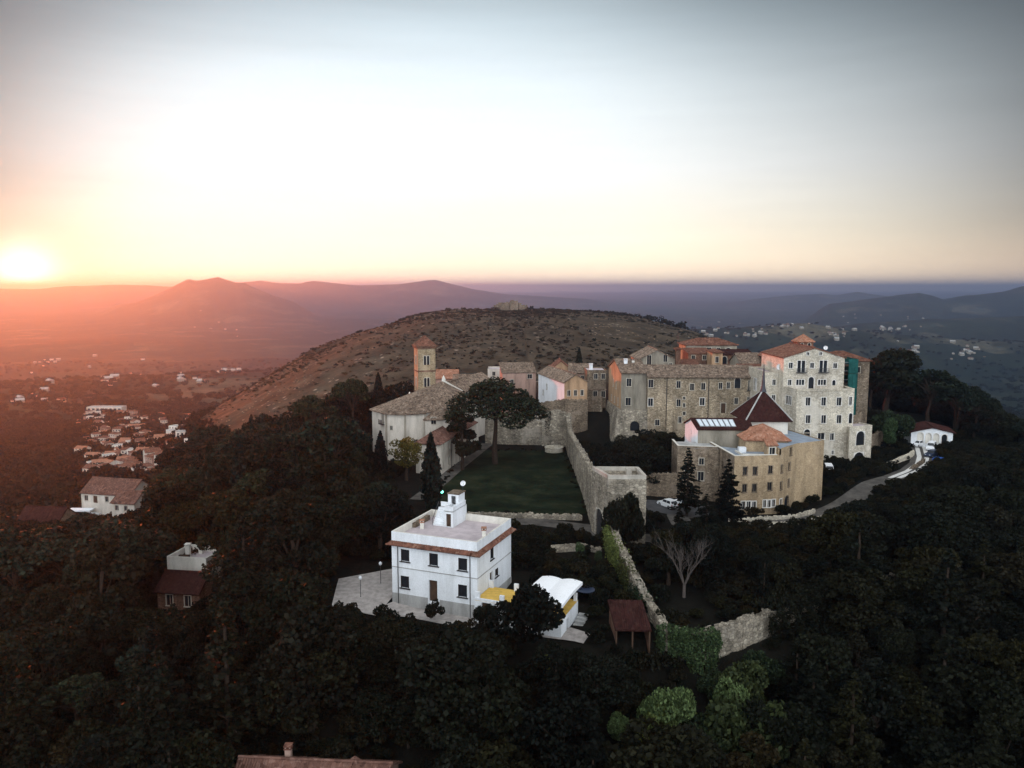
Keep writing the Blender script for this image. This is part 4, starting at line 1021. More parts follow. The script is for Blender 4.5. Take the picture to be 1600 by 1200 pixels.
gable_roof(H2, [h2[1], h2[2], h2[3], h2[0]], 15.6, 2.0, 'tilegrey')
block('pink_house', 'pinkish house with sloping flat roof left of the long white house', -3.5, 7.0, 248, 256, 2, 14.8, 'pink', 'shed', 2.4, 'tilegrey', {0: [('s', 8.6, 13.6, 1.4, 1.3, 'plain'), ('s', 3, 12, 1, 1.4, 'plain')]}, rot=0.12)
block('village_house', 'low house with brown roof between the bell tower and the pine crown', -17.5, -8.5, 236, 243, 2, 13.2, 'greyplaster', 'gx', 1.8, 'tilegrey', {0: [('s', 2, 11.4, .9, 1.3, 'plain'), ('s', 6.5, 11.4, .9, 1.3, 'plain')]})
block('village_house', 'small house with orange roof just right of the bell tower', -22.8, -16.4, 238, 246, 2, 14.2, 'pink', 'gx', 2.0, 'tileorange', {0: [('s', 3, 12.6, .9, 1.3, 'plain')]})
block('village_house', 'flat topped pale house behind the top of the pine crown', -8.0, -2.0, 262, 270, 2, 14.6, 'pale', 'flat', 0, 'terrace', {0: [('s', 2, 13, .9, 1.2, 'plain')]})
block('village_house', 'reddish house with two sloped roofs right of the long white house', 17.6, 23.5, 240, 250, 5, 15.6, 'pink', 'gx', 2.2, 'tilegrey', {0: [('s', 2, 14, .9, 1.3, 'plain'), ('s', 4.2, 14, .9, 1.3, 'plain')]}, rot=-0.1)
block('village_house', 'narrow gabled house with antenna behind the long white house', 13.0, 18.0, 252, 262, 5, 16.0, 'orange', 'gy', 2.0, 'tilered', {0: [('s', 2.4, 14.6, .9, 1.3, 'plain')]})
antenna('thin television antenna on the narrow gabled house roof', 15.5, 256, 17.8, 3.2)
pv_ = block('stone_house', 'dark old stone house with white chimney beside the orange gable', 21.6, 27.1, 229, 238, 4, 17.6, 'tandark', 'flat', 0, 'terrace', {0: [(931, 588, 1, 1.5, 'plain'), (942.5, 588, 1, 1.5, 'plain'), (930, 616, 1.1, 1.8, 'plain'), (942.5, 616, 1.1, 1.8, 'plain')]})
chimney(pv_, 22.8, 230.2, 17.6, 1.0, 1.4, 'white', 'white'); mb = MB(); mb.bar((21.5, 229.0, 11.8), (27.2, 229.0, 11.8), .5, .3); mb.build('ledge', M['tilegrey'], pv_)

# ================================================================ old walls round the lawn
stone_wall('retaining_wall', 'rough grey retaining wall along the far end of the lawn', [(-7, 209.5, -1, 6.4), (-1, 208.2, -1, 7.4), (7.9, 207.6, -1, 7.6)], 1.2, sides=(0,))
stone_wall('ruined_wall', 'tall pale broken wall at the far right corner of the lawn', [(7.9, 206.6, -1, 8.4), (12.0, 206.0, -1, 9.4), (15.4, 205.4, -1, 8.8)], 1.4, sides=(0,), jag=0.7)
stone_wall('terrace_wall', 'dark upper terrace wall below the long white house', [(7.5, 213.0, 2, 10.2), (14.0, 213.0, 2, 11.4), (20.4, 214.5, 2, 10.8)], 0.8, m='tandark', sides=(0,))
AW = stone_wall('arched_wall', 'short rough wall with a dark archway below the stone house', [(20.2, 223.5, 2, 10.4), (25.4, 222.6, 2, 10.6)], 1.0, m='tandark', sides=(0,), skip=lambda s, z: abs(s-3.9) < 1.05 and z < 8.4)
add_window(AW, (20.2-.1, 223.5-.62), (25.4-.1, 222.6-.62), 3.9, 6.6, 1.9, 3.6, 'archdoor', 'ruin', 'pane', 'archway')  # dark panel on the solid core stands in for the shaded opening
stone_wall('old_town_wall', 'long old town wall between the lawn and the convent yard', [(14.6, 206, -1, 8.2), (14.3, 195, -1, 6.0), (14.5, 175, -1, 6.6), (14.6, 155, -1, 7.8), (14.2, 132.6, -1, 8.8)], 1.0, jag=0.25)
sb_ = thing('stone_basin', 'round stone basin on the lawn by the ruined wall', 'basin', (10.6, 198.5, 0.05))
mb = MB(); mb.lathe([(2.3, 0), (2.3, 1.0), (2.4, 1.05), (2.4, 1.2), (1.9, 1.2), (1.9, .3)], 22); mb.build('rim', M['whitestone'], sb_, world=False)
# gate tower
gt = [(15.4, 125.4), (21.5, 125.4), (21.2, 131.7), (13.5, 131.9)]
GT = building('gate_tower', 'square stone gate tower with open top and pointed side arch', gt, -3, 10.6, 'ruin', {3: [('s', 3.3, 1.9, 3.2, 5.8, 'archdoor', 'gateconc', 'pm:pane')], 0: [('s', 5.4, 7.2, .5, .8, 'slot', 'ruin'), ('s', 3.2, 8.2, .3, .5, 'slot', 'ruin')]}, cat='tower')  # dark sheet fills the arch in place of the passage's shade
for e in (0, 1, 3):
    p0, p1 = gt[e], gt[(e+1) % 4]; L = math.dist(p0, p1)
    stone_skin(GT, p0, p1, -2.9, 10.4, .55, .34, .09, skip=(lambda s, z: abs(s-3.3) < 1.9 and z < 5.1) if e == 3 else None)
parapet(GT, gt, 10.6, .55, .45, 'gateconc', 'parapet'); slab(GT, inset(gt, .5), 9.6, 'tandark', 'upper_floor')
gi = inset(gt, .45); mb = MB()
for e in range(4): a, b = gi[e], gi[(e+1) % 4]; mb.poly([(*b, 9.6), (*a, 9.6), (*a, 10.62), (*b, 10.62)])
mb.build('inner_wall', M['ruin'], GT); mb = MB(); mb.box(19.0, 130.0, 9.6, 19.9, 130.9, 11.2); mb.build('pier', M['gateconc'], GT)
stone_wall('old_town_wall', 'overgrown old wall running down from the gate tower to the corner', [(16.1, 125.0, -4, 4.2), (15.9, 117.4, -4.5, 3.4), (16.6, 110, -5, 2.4), (17.2, 103, -8, 1.4), (18.5, 93.2, -11, 0.5)], 1.0, jag=.22, sw=.5, sh=.3)
stone_wall('old_town_wall', 'broken old wall turning right from the ivy covered corner', [(18.3, 92.2, -11, 0.2), (22.9, 91.8, -11, 0.0), (28, 94.2, -11, 0.3), (32.2, 97.4, -11, 0.2), (36.2, 100.4, -12, -0.9), (41, 104, -13, -1.6)], 1.1, jag=.5, sw=.5, sh=.3)
stone_wall('old_town_wall', 'far stretch of overgrown wall on the dark wooded slope', [(52, 112, -12, -2.2), (58, 117.5, -12, -2.0), (65, 124.3, -12, -2.2)], 1.0, jag=.5, sides=(0,))

# ================================================================ old convent
ce = [(28.7, 208.8), (35.3, 208.5), (34.0, 224.0), (27.3, 224.3)]
CE = building('gabled_stone_house', 'tall old house with bright orange gable on a sloping bastion', ce, 3, 19.0, 'greyplaster', {0: [(982.8, 597.5, 1.2, 2.0, 'plain'), (981.5, 627.5, 1.3, 2.0, 'plain')], 3: [('s', 6.2, 15.2, .8, 2.0, 'plain'), ('s', 9.6, 15.0, .8, 2.0, 'plain'), ('s', 4.0, 10.8, .8, 1.6, 'plain'), ('s', 8.0, 10.8, .8, 1.6, 'plain'), ('s', 12.2, 10.8, .8, 1.9, 'plain')]},
    {3: gtop(ce[3], ce[0], 19.0, 2.7), 1: gtop(ce[1], ce[2], 19.0, 2.7)}, cat='house', wmats={3: 'orange'})
gable_roof(CE, ce, 19.0, 2.7, 'tilegrey', over=.6)
chimney(CE, 30.5, 214, 20.6, .9, 1.2, 'white', 'white'); chimney(CE, 32.6, 214.6, 20.8, .7, .9, 'cream', 'tilered')
BS = thing('bastion', 'sloping rough stone bastion under the orange gabled house', 'bastion', (30, 210, 0))
bs = [(27.2, 226.0), (27.9, 208.0), (36.2, 207.2)]
for a, b in ((bs[0], bs[1]), (bs[1], bs[2])): stone_skin(BS, a, b, -1.0, 9.2, .7, .42, .12, 1.7, skip=(lambda s, z: abs(s-4.2) < 1.35 and 3.6 < z < 6.9) if b == bs[2] else None)
mb = MB()
def bo(k):
    return [(bs[0][0]-k, bs[0][1]), (bs[1][0]-k, bs[1][1]-k), (bs[2][0], bs[2][1]-k)]
lo_, hi_ = bo(1.62), bo(-.06)
for i in range(2): mb.poly([(*lo_[i], -1.2), (*lo_[i+1], -1.2), (*hi_[i+1], 9.25), (*hi_[i], 9.25)])
mb.poly([(*hi_[0], 9.25), (*hi_[1], 9.25), (*hi_[2], 9.25), (36, 210, 9.25), (29, 226, 9.25)]); mb.build('bastion_core', M['ruin'], BS)
add_window(BS, (27.9, 206.75), (36.2, 205.95), 4.2, 5.2, 2.4, 2.6, 'archdoor', 'ruin', 'pane', 'archway')
lb = [(35.35, 206.3), (63.2, 205.0), (63.6, 217.0), (35.6, 218.0)]
LB = building('stone_convent', 'long rubble stone convent wing with small scattered windows', lb, -1, 18.2, 'convent',
    {0: [(1017, 599.4, 1.2, 2.0, 'plain'), (1060.3, 600.9, 1.0, 1.8, 'plain'), (1081.3, 604.6, 1.0, 1.7, 'plain'), (1098.9, 603.7, 1.0, 1.7, 'plain'), (1125.9, 602.8, .9, 1.6, 'plain'), (1138, 602.2, .8, 1.6, 'plain'), (1152.5, 598.4, 1.5, 2.8, 'arch'), (1171.6, 602.2, .8, 2.6, 'balcony'),
         (1016, 628.4, 1.2, 2.0, 'white', 'whiteframe'), (1097.2, 627.5, 1.2, 1.9, 'white', 'whiteframe'), (1060.3, 629.4, 1.0, 1.8, 'plain'), (1068.9, 621.9, .6, .7, 'plain'), (1068.9, 633, .6, 1.0, 'plain'), (1150.3, 626.6, .9, 1.6, 'plain'), (1170, 624, .8, 1.2, 'plain'),
         (1130, 637.8, 1.2, 2.6, 'door'), (1027, 660.3, 1.1, 1.5, 'plain'), (1069, 646, .7, .9, 'plain'), (1062.5, 656, .8, 1.6, 'plain')]}, cat='convent')
gable_roof(LB, lb, 18.2, 2.3, 'tilegrey', over=.6)
for px in (1107.5, 1042):
    mb = MB(); s, z, L = plane_hit(lb[0], lb[1], px, 600); p = Vector(lb[0]).lerp(Vector(lb[1]), s/L); mb.tube([(p.x, p.y-.1, 5.5), (p.x, p.y-.1, 17.8)], .09, 6); mb.build('downpipe', M['iron'], LB)
mb = MB(); s, z, L = plane_hit(lb[0], lb[1], 1046, 640); p = Vector(lb[0]).lerp(Vector(lb[1]), s/L)
mb.poly([(p.x-.7, p.y-.01, 13), (p.x-.9, p.y-1.3, -1), (p.x+.9, p.y-1.3, -1), (p.x+.7, p.y-.01, 13)]); mb.poly([(p.x-.7, p.y-.01, 13), (p.x-.9, p.y-.01, -1), (p.x-.9, p.y-1.3, -1)]); mb.poly([(p.x+.7, p.y-.01, 13), (p.x+.9, p.y-1.3, -1), (p.x+.9, p.y-.01, -1)]); mb.build('buttress', M['convent'], LB)
gh = block('gabled_house', 'grey gabled house with tall dark windows above the convent roof', 36.4, 46.8, 229, 244, 8, 20.6, 'greyplaster', 'gy', 2.7, 'tilegrey', {0: [(1014.3, 562.8, 1.2, 2.8, 'plain'), (1039.6, 560, 1.1, 2.0, 'plain'), ('s', 9.2, 19, .8, 1.2, 'plain')], 3: [('s', 10, 18.8, 1, 1.5, 'plain')]}, wmats={3: 'orange'})  # orange left wall: low sun put into the wall colour
ms = block('antenna_chimney', 'slim brick chimney stack carrying a tall antenna mast', 46.9, 48.2, 228, 229.4, 8, 23.6, 'brick', 'hip', .5, 'tilered', cat='chimney')
mb = MB(); mb.tube([(47.5, 228.7, 23.6), (47.5, 228.7, 28.8)], .06, 5); mb.tube([(46.9, 228.7, 27.4), (48.3, 228.7, 27.4)], .03, 4); mb.tube([(47.1, 228.7, 26.6), (48.0, 228.7, 26.6)], .03, 4); mb.build('mast', M['iron'], ms)
block('brick_outbuilding', 'low lean-to with dark doorway right of the grey gabled house', 48.6, 53.2, 226, 232, 8, 19.0, 'greyplaster', 'shed', 1.3, 'tilered', {0: [('s', .9, 17.6, .8, 2.0, 'door'), ('s', 3.3, 17.8, .9, 1.1, 'plain')]})
block('hilltop_villa', 'red roofed villa with arched windows highest in the old town', 55.2, 71.5, 254, 264, 8, 22.9, 'greyplaster', 'hip', 2.0, 'tilered', {0: [('s', 3.2, 21.0, 2.0, 2.2, 'arch'), ('s', 13.6, 21.0, 2.0, 2.2, 'arch'), ('s', 7.5, 21.4, 1.4, 1.6, 'plain'), ('s', 10.5, 21.4, 1.0, 1.5, 'plain')]}, cat='villa', wmats={3: 'orange'})  # villa's left side coloured orange to look lit by evening sun
block('brick_house', 'dark red brick house stacked below the hilltop villa', 52.6, 59.6, 238, 246, 8, 21.6, 'brick', 'shed', 1.0, 'tilered', {0: [('s', 1.5, 20.4, 1, 1.3, 'plain'), ('s', 4.8, 20.4, 1, 1.3, 'plain'), ('s', 3.2, 17.6, 1, 1.3, 'plain')]})
block('brick_house', 'narrow orange house standing between dark brick roofs', 58.0, 61.0, 231, 237, 8, 22.4, 'orange', 'hip', .8, 'tilered', {0: [('s', 1.4, 20.4, .9, 1.6, 'plain')]})
block('brick_house', 'dark brick terrace house with shadowed loggia under the villa', 61.3, 71.5, 236, 243, 8, 21.4, 'brick', 'shed', 1.0, 'tilemaroon', {0: [('s', 1.6, 19.8, 1.4, 2.2, 'arch'), ('s', 4.4, 19.8, 1.4, 2.2, 'arch'), ('s', 7.4, 19.8, 1.2, 1.6, 'plain')]})
block('long_roofed_house', 'house with broad weathered tile roof behind the convent end', 63.6, 79.0, 221, 233, 8, 19.9, 'greyplaster', 'gx', 2.6, 'tilegrey', {0: [('s', 3, 18, 1, 1.4, 'plain')]})
block('red_roofed_loggia', 'low dark loggia with bright red roof left of the white stone building', 61.8, 71.8, 211.5, 218.5, 8, 18.7, 'brick', 'shed', 1.5, 'tilered', {0: [('s', 1.2, 17.4, 1.0, 1.6, 'plain'), ('s', 3.0, 17.4, 1.0, 1.6, 'plain'), ('s', 4.8, 17.4, 1.0, 1.6, 'plain'), ('s', 6.6, 17.4, 1.0, 1.6, 'plain'), ('s', 8.4, 17.4, 1.0, 1.6, 'plain')]})
block('low_town_house', 'pale rooftop terrace house tucked behind the convent ridge', 50.0, 57.0, 221, 225.5, 8, 19.4, 'cream', 'flat', 0, 'terrace', {0: [('s', 2, 18.4, 1, 1.2, 'plain'), ('s', 4.6, 18.4, 1, 1.2, 'plain')]})

# ================================================================ white stone building
up_ = [(64.8, 190.0), (79.3, 190.0), (79.3, 207.0), (64.8, 207.0)]
WS = building('white_stone_building', 'tall pale limestone building with gable, balconies and stepped terraces', up_, 0, 24.5, 'whitestone',
    {0: [(1262.4, 552.6, .65, .65, 'plain'), (1282.4, 552.6, .65, .65, 'plain'), (1235.6, 571, .9, 1.3, 'plain'), (1252, 572.5, 1.8, 2.8, 'balcony'), (1269, 571, .9, 1.2, 'plain'), (1286.4, 572.5, 1.8, 2.8, 'balcony'), (1305, 571.4, .9, 1.2, 'plain'),
         (1234, 597.6, .8, 1.3, 'plain'), (1250.4, 597.4, 1.9, 1.3, 'wide'), (1267.4, 598, 1.3, 2.8, 'arch'), (1284.4, 597.4, 1.9, 1.3, 'wide'), (1303, 598, .8, 1.3, 'arch')],
     3: [('s', 13, 22, 1, 1.4, 'plain')]}, {0: gtop(up_[0], up_[1], 24.5, 2.3), 2: gtop(up_[2], up_[3], 24.5, 2.3)}, cat='building', fm='whiteframe')
gable_roof(WS, [up_[1], up_[2], up_[3], up_[0]], 24.5, 2.3, 'tilered', over=.4, gover=.25)
md = [(66.3, 184.6), (80.2, 185.8), (80.0, 192.0), (64.9, 191.0)]
rowf = lambda py, h, st='plain': [(x, py, 1.1, h, st, 'whiteframe') for x in (1262.6, 1287, 1311)]
building('mid', '', md, -3, 17.4, 'whitestone', {0: rowf(627.4, 1.9)+[(1329, 626.5, .7, 1.9, 'plain')]+rowf(655, 1.9)+[(1329, 653.5, .9, 2.4, 'arch')]+[(1261, 678, 1.5, 2.2, 'arch'), (1283, 681.5, 1.6, 1.5, 'plain'), (1300, 682.4, .9, 1.6, 'plain'), (1301, 707, .5, .9, 'plain'), (1293, 718, .8, 1.3, 'plain'), (1292, 734, 1.1, 1.8, 'door'), (1314.5, 726, 1.2, 2.6, 'archdoor')],
    3: [('s', 3.2, 14.6, 2.4, 2.0, 'wide')]}, th=WS, pname='lower_wall', fm='whiteframe')
slab(WS, inset(md, .3), 16.6, 'terrace', 'terrace_floor'); parapet(WS, md, 17.4, .18, .4, 'whitestone', 'parapet', edges=(0, 1, 3))
mb = MB(); a, b = Vector((*md[0], 0)), Vector((*md[1], 0)); d = (b-a).normalized()
for i in range(30): p = a+d*(i+.4)*.46; mb.box(p.x-.1, p.y-.16, 17.05, p.x+.1, p.y-.002, 17.35)
mb.build('corbels', M['whitestone'], WS); mb = MB(); mb.bar((a.x, a.y-.05, 7.2), (b.x, b.y-.05, 7.2), .12, .16); mb.build('string_course', M['whitestone'], WS)
cn = [(61.5, 193.4), (64.75, 193.4), (64.75, 206.8), (61.5, 206.8)]
building('link', '', cn, 0, 20.4, 'whitestone', {0: [('s', 2.3, 18.2, .8, 1.3, 'plain'), ('s', 2.3, 14.4, .8, 1.4, 'plain')], 3: [('s', 6.0, 16.8, 2.4, 3.0, 'wide'), ('s', 11, 16.4, .9, 1.4, 'plain')]}, th=WS, pname='side_wing_wall', fm='whiteframe')
parapet(WS, cn, 20.4, .3, .35, 'whitestone', 'side_wing_parapet'); slab(WS, inset(cn, .2), 20.3, 'terrace', 'side_wing_roof')
by = [(78.6, 183.6), (85.0, 186.2), (83.4, 192.0), (80.25, 191.0)]
building('bay', '', by, -3, 8.6, 'whitestone', {0: [('s', 3.4, 6.0, 2.6, 3.4, 'arch'), ('s', 3.2, 1.9, 3.2, 1.6, 'arch')], 1: [('s', 2.6, 5.2, .6, 1.4, 'plain')]}, th=WS, pname='bay_wall', fm='whiteframe')
slab(WS, inset(by, .05), 8.62, 'terrace', 'bay_terrace'); parapet(WS, by, 8.62, .2, .35, 'whitestone', 'bay_parapet', edges=(0, 1))
mb = MB(); wall_face(mb, (80.6, 189.2), (84.2, 190.6), 8.62, [(0, 10.6), (3, 10.7), (3.86, 11.6)], []); wall_face(mb, (84.2, 190.6), (84.0, 191.2), 8.6, 11.6, []); wall_face(mb, (84.0, 191.2), (80.6, 189.8), 8.6, 10.6, []); mb.poly([(80.6, 189.2, 10.6), (84.2, 190.6, 10.7), (84, 191.2, 10.7), (80.6, 189.8, 10.6)]); mb.build('terrace_back_wall', M['tandark'], WS)
dish('white satellite dish on the left shoulder of the white stone building', 64.9, 193.0, 20.8, .75, (-.5, -1)); dish('small white dish on the right roof edge of the white stone building', 75.4, 192.0, 25.6, .5, (-.3, -1))
antenna('thin antenna above the ridge of the white stone building', 70.5, 200, 26.6, 3.0)
LT = [(75.5, 211.0), (79.6, 211.0), (79.6, 215.0), (75.5, 215.0)]
lt = building('roof_lantern', 'small brick cupola rising over red roofs behind the gable', LT, 14, 27.0, 'brick', {0: [('s', 1.1, 26, .7, 1.2, 'arch'), ('s', 3.0, 26, .7, 1.2, 'arch')]}, cat='cupola')
fan_roof(lt, LT, 27.0, (77.5, 213, 28.6), 'tileorange', .4)
block('red_roofed_house', 'house with wide red roof behind the left side of the white gable', 70.0, 86.5, 216, 228, 8, 22.0, 'brick', 'hip', 3.0, 'tilered', {0: [('s', 1.4, 20.8, 1.2, 1.5, 'plain'), ('s', 3.8, 20.8, 1.2, 1.5, 'plain'), ('s', 6.2, 20.8, 1.2, 1.5, 'plain')]})
block('red_roofed_house', 'house with dark red roof reaching right behind the scaffolding', 80.6, 92.5, 206, 216, 4, 22.2, 'tandark', 'hip', 2.2, 'tilered', {0: [('s', 6, 20, 1, 1.5, 'plain'), ('s', 9, 20, 1, 1.5, 'plain')]})
sf = thing('scaffold', 'scaffolding wrapped in green netting beside the white stone building', 'scaffolding', (82, 196, 0))
for x in (80.5, 83.8):
    for y in (193.5, 198, 203.5):
        mb = MB(); mb.tube([(x, y, 0), (x, y, 23.6)], .07, 5); mb.build('pole', M['iron'], sf)
for i in range(7):
    z = 9.5+i*2.1; mb = MB(); mb.box(80.55, 193.4, z, 83.75, 203.6, z+.08); mb.build('deck', M['wood'], sf)
    mb = MB(); mb.tube([(80.4, 193.4, z+1), (83.9, 193.4, z+1)], .04, 4); mb.tube([(80.4, 193.4, z+1), (80.4, 203.6, z+1)], .04, 4); mb.build('rail', M['alloy'], sf)
for i in range(4):
    mb = MB(); k = 7; z0_, z1_ = 9.6+i*3.6, 9.6+(i+1)*3.6-.12
    for j in range(k):
        xa, xb = 81.7+(2.2*j/k), 81.7+2.2*(j+1)/k; ya, yb = 193.2+.12*math.sin(j*2.1+i), 193.2+.12*math.sin((j+1)*2.1+i); mb.poly([(xa, ya, z0_), (xb, yb, z0_), (xb, yb, z1_), (xa, ya, z1_)])
        y2a, y2b = 193.2+10.4*j/k, 193.2+10.4*(j+1)/k; mb.poly([(84.0+.1*math.sin(j*1.7), y2a, z0_), (84.0+.1*math.sin((j+1)*1.7), y2b, z0_), (84.0+.1*math.sin((j+1)*1.7), y2b, z1_), (84.0+.1*math.sin(j*1.7), y2a, z1_)])
    mb.build('net_panel', M['net'], sf)

# ================================================================ tan modern convent
tp_ = [(42.3, 149.2), (51.1, 150.4), (56.4, 155.8), (63.0, 158.9), (60.0, 171.5), (40.9, 164.0)]
w9 = lambda x, y: (x, y, .8, 1.55, 'plain', 'tandark')
TN = building('tan_convent', 'angular tan brick convent with flat terrace and rows of narrow windows', tp_, -4.5, 9.2, 'tan',
    {0: [w9(1164.4, 736), w9(1180, 736), w9(1204, 734), w9(1163.4, 763), w9(1178.6, 762.6), w9(1202.6, 760), (1161.2, 789, .75, 1.4, 'white', 'whiteframe'), (1169.8, 789, .75, 1.4, 'white', 'whiteframe'), (1178.2, 789, .75, 1.4, 'white', 'whiteframe'), (1194.6, 787, .6, 1.4, 'white', 'whiteframe'), (1201.6, 787, .6, 1.4, 'white', 'whiteframe'), (1208.6, 786, .6, 1.4, 'white', 'whiteframe')],
     1: [('s', 1.4, 6.3, .8, 1.5, 'plain', 'tandark'), ('s', 4.6, 6.3, .8, 1.5, 'plain', 'tandark'), ('s', 1.4, 3.0, .8, 1.5, 'plain', 'tandark'), ('s', 4.6, 3.0, .8, 1.5, 'plain', 'tandark'), ('s', 5.0, 9.2, .8, 1.5, 'plain', 'tandark'), ('s', 4.0, -.9, 1.8, 2.8, 'arch', 'tandark'), ('s', 1.5, -.4, .9, 1.5, 'white', 'whiteframe')],
     5: [('s', 6.5, 6.2, .9, 1.6, 'plain', 'tandark'), ('s', 8.6, 6.2, .9, 1.6, 'plain', 'tandark'), ('s', 10.7, 6.2, .9, 1.6, 'plain', 'tandark'), ('s', 7, 2.8, .9, 1.6, 'plain', 'tandark'), ('s', 10.7, 2.8, .9, 1.6, 'plain', 'tandark')]},
    {1: [(0, 9.2), (.8, 9.2), (.81, 10.5), (7.5678, 10.5)], 2: 10.5, 3: 10.5, 4: 10.5}, cat='convent', wmats={5: 'tandark'})
slab(TN, [(42.5, 149.6), (51.0, 150.8), (51.6, 157.4), (41.3, 163.6)], 8.5, 'bluegrey', 'terrace_floor'); slab(TN, [(51.5, 151.0), (56.3, 156.1), (62.6, 159.2), (59.8, 171), (51.3, 168)], 10.4, 'bluegrey', 'flat_roof')
parapet(TN, tp_, 9.2, .12, .35, 'tan', 'coping', edges=(0, 5), coping='cream')
mb = MB(); mb.bar((51.3, 151.2, 8.4), (51.3, 157.0, 8.4), .25, 2.0); mb.build('upper_step_wall', M['tan'], TN)
mb = MB(); mb.box(45.2, 156.4, 8.5, 46.6, 157.6, 9.5); mb.build('roof_hatch', M['white'], TN)
mb = MB(); mb.bar((45.0, 153.4, 8.51), (50.6, 152.8, 8.51), .25, .4); mb.bar((45.0, 153.7, 8.51), (44.6, 157, 8.51), .25, .4); mb.build('terrace_kerb', M['cream'], TN)
po = [(49.2, 151.4), (51.1, 151.6), (51.0, 153.4), (49.1, 153.2)]
building('porch', '', po, 8.5, 10.9, 'tan', {0: [('s', .95, 9.7, 1.1, 1.6, 'plain', 'cream')]}, th=TN, pname='porch_wall'); shed_roof(TN, po, 10.9, 11.7, 'tileorange', .35, 'porch_roof')
rt = [(46.7, 157.4), (55.0, 156.8), (56.0, 165), (47, 165.8)]
building('rt', '', rt, 7, 11.0, 'tan', {}, th=TN, pname='upper_wall'); fan_roof(TN, rt, 11.0, (51.2, 161.2, 13.3), 'tileorange', .6, name='upper_roof')
wg = [(33.4, 158.6), (41.4, 157.3), (41.2, 164.5), (33.6, 165.4)]
building('wing', '', wg, -4.5, 9.0, 'tandark', {0: [(1096, 721, .9, 1.3, 'plain'), (1095, 744, 1.1, 1.8, 'plain'), ('s', 2, 4.6, .9, 1.4, 'plain')]}, th=TN, pname='wing_wall'); slab(TN, inset(wg, .1), 9.05, 'conc', 'wing_roof'); parapet(TN, wg, 9.05, .4, .3, 'tandark', 'wing_parapet', edges=(0, 3), coping='cream')
chp = [(38.5, 163.3), (49.6, 162.8), (49.8, 170.5), (37.5, 171.0)]
CP = building('chapel_hall', 'gabled hall with white end wall and a strip of roof skylights', chp, 4, 12.0, 'greyplaster', {3: [('s', 3.9, 10.8, .3, .9, 'slot', 'iron')]}, {1: gtop(chp[1], chp[2], 12, 1.5), 3: gtop(chp[3], chp[0], 12, 1.5)}, cat='hall', wmats={3: 'white'})
gable_roof(CP, chp, 12.0, 1.5, 'tilemaroon', over=.35)
p0, p1, p2_, p3 = [Vector((*p, 0)) for p in chp]; ra, rb = p0.lerp(p3, .5), p1.lerp(p2_, .5)
for i in range(7):
    f = MB(); g = MB()
    def SP(u, v, k): q = p0.lerp(p1, u).lerp(ra.lerp(rb, u), v); return (q.x, q.y, 12.0+1.5*v+.26+k)
    u0, u1 = .06+i*.096, .06+(i+1)*.096-.012
    g.poly([SP(u0+.006, .2, 0.02), SP(u1-.006, .2, .02), SP(u1-.006, .84, .02), SP(u0+.006, .84, .02)])
    for a, b in ((SP(u0, .18, -.1), SP(u1, .18, -.1)), (SP(u0, .86, -.1), SP(u1, .86, -.1)), (SP(u0, .18, -.1), SP(u0, .86, -.1)), (SP(u1, .18, -.1), SP(u1, .86, -.1))): f.bar(a, b, .08, .14)
    fo = f.build('skylight', M['alloy'], CP); po_ = g.mesh('pane', M['skylight'], False, tuple(CP.location)); link(bpy.data.objects.new('pane', po_), fo)
py_ = [(49.9, 166.8), (58.1, 166.2), (58.7, 174.6), (49.3, 175.0)]
PY = building('pyramid_church', 'modern chapel under a dark pyramid roof with slender spire', py_, 6, 14.0, 'cream', {0: [(1201.5, 657, 6.4, .5, 'slot', 'iron')], 3: [('s', 4.2, 12.6, 5.5, .7, 'slot', 'iron')]}, cat='chapel')
PYAP = (54.0, 170.6, 19.2)
fan_roof(PY, py_, 14.0, PYAP, 'tilemaroon', .9, ridges=False)
mb = MB(); c_ = Vector(PYAP)
for p in py_:
    v = Vector((*p, 14.1)); dd = v-c_; L = math.hypot(dd.x, dd.y); v = c_+dd*((L+1.05)/L); mb.bar(v+Vector((0, 0, .12)), c_+Vector((0, 0, .15)), .3, .14)
mb.build('hip_flashing', M['conc'], PY)
mb = MB(); mb.lathe([(.75, 18.9), (.5, 19.6), (.42, 20.0), (.05, 24.9)], 8, (54.0, 170.6)); mb.build('spire', M['copper'], PY)

# ================================================================ arcaded house, road edges, lower garden walls
ar = [(103.7, 204.8), (113.9, 203.6), (116.6, 212), (106.0, 213.4)]
ab = lambda x, y, pm: (x, y, 1.4, 2.7, 'archdoor', 'whiteframe', pm)
AR = building('arcaded_house', 'low white house with five arches and dark hipped roof by the bend', ar, -1, 3.9, 'white', {0: [ab(1438.2, 684, 'pm:cream'), ab(1450.6, 685, 'pm:cream'), ab(1462.8, 685.5, 'pm:cream'), ab(1475.4, 687, 'pm:pane'), ab(1486, 687, 'pm:cream')], 1: [('s', 4, 2.0, .9, 1.6, 'plain', 'whiteframe')]}, {0: gtop(ar[0], ar[1], 3.9, 1.0)}, cat='house')
gable_roof(AR, [ar[1], ar[2], ar[3], ar[0]], 3.9, 1.3, 'tilemaroon', over=.7, gover=.5)
stone_wall('road_wall', 'low pale stone wall edging the inside of the road bend', [(86, 180.5, -3, .6), (91, 185.5, -3, .9), (96, 190, -3, 1.2), (99.0, 194, -3, 1.0)], .5, 'whitestone', jag=.2, sides=(0, 1))
stone_wall('road_wall', 'rough retaining wall below the inside of the road bend', [(88, 176.3, -4, -.4), (93, 180.5, -4, .6), (97.5, 186, -4, .8)], .7, 'tandark', jag=.4, sides=(0,))
stone_wall('road_wall', 'overgrown rough wall beside the parked dark van', [(87, 195, -3, 3.4), (94, 203, -3, 4.2), (101, 209, -3, 3.6)], .9, 'tandark', jag=.5, sides=(0,))
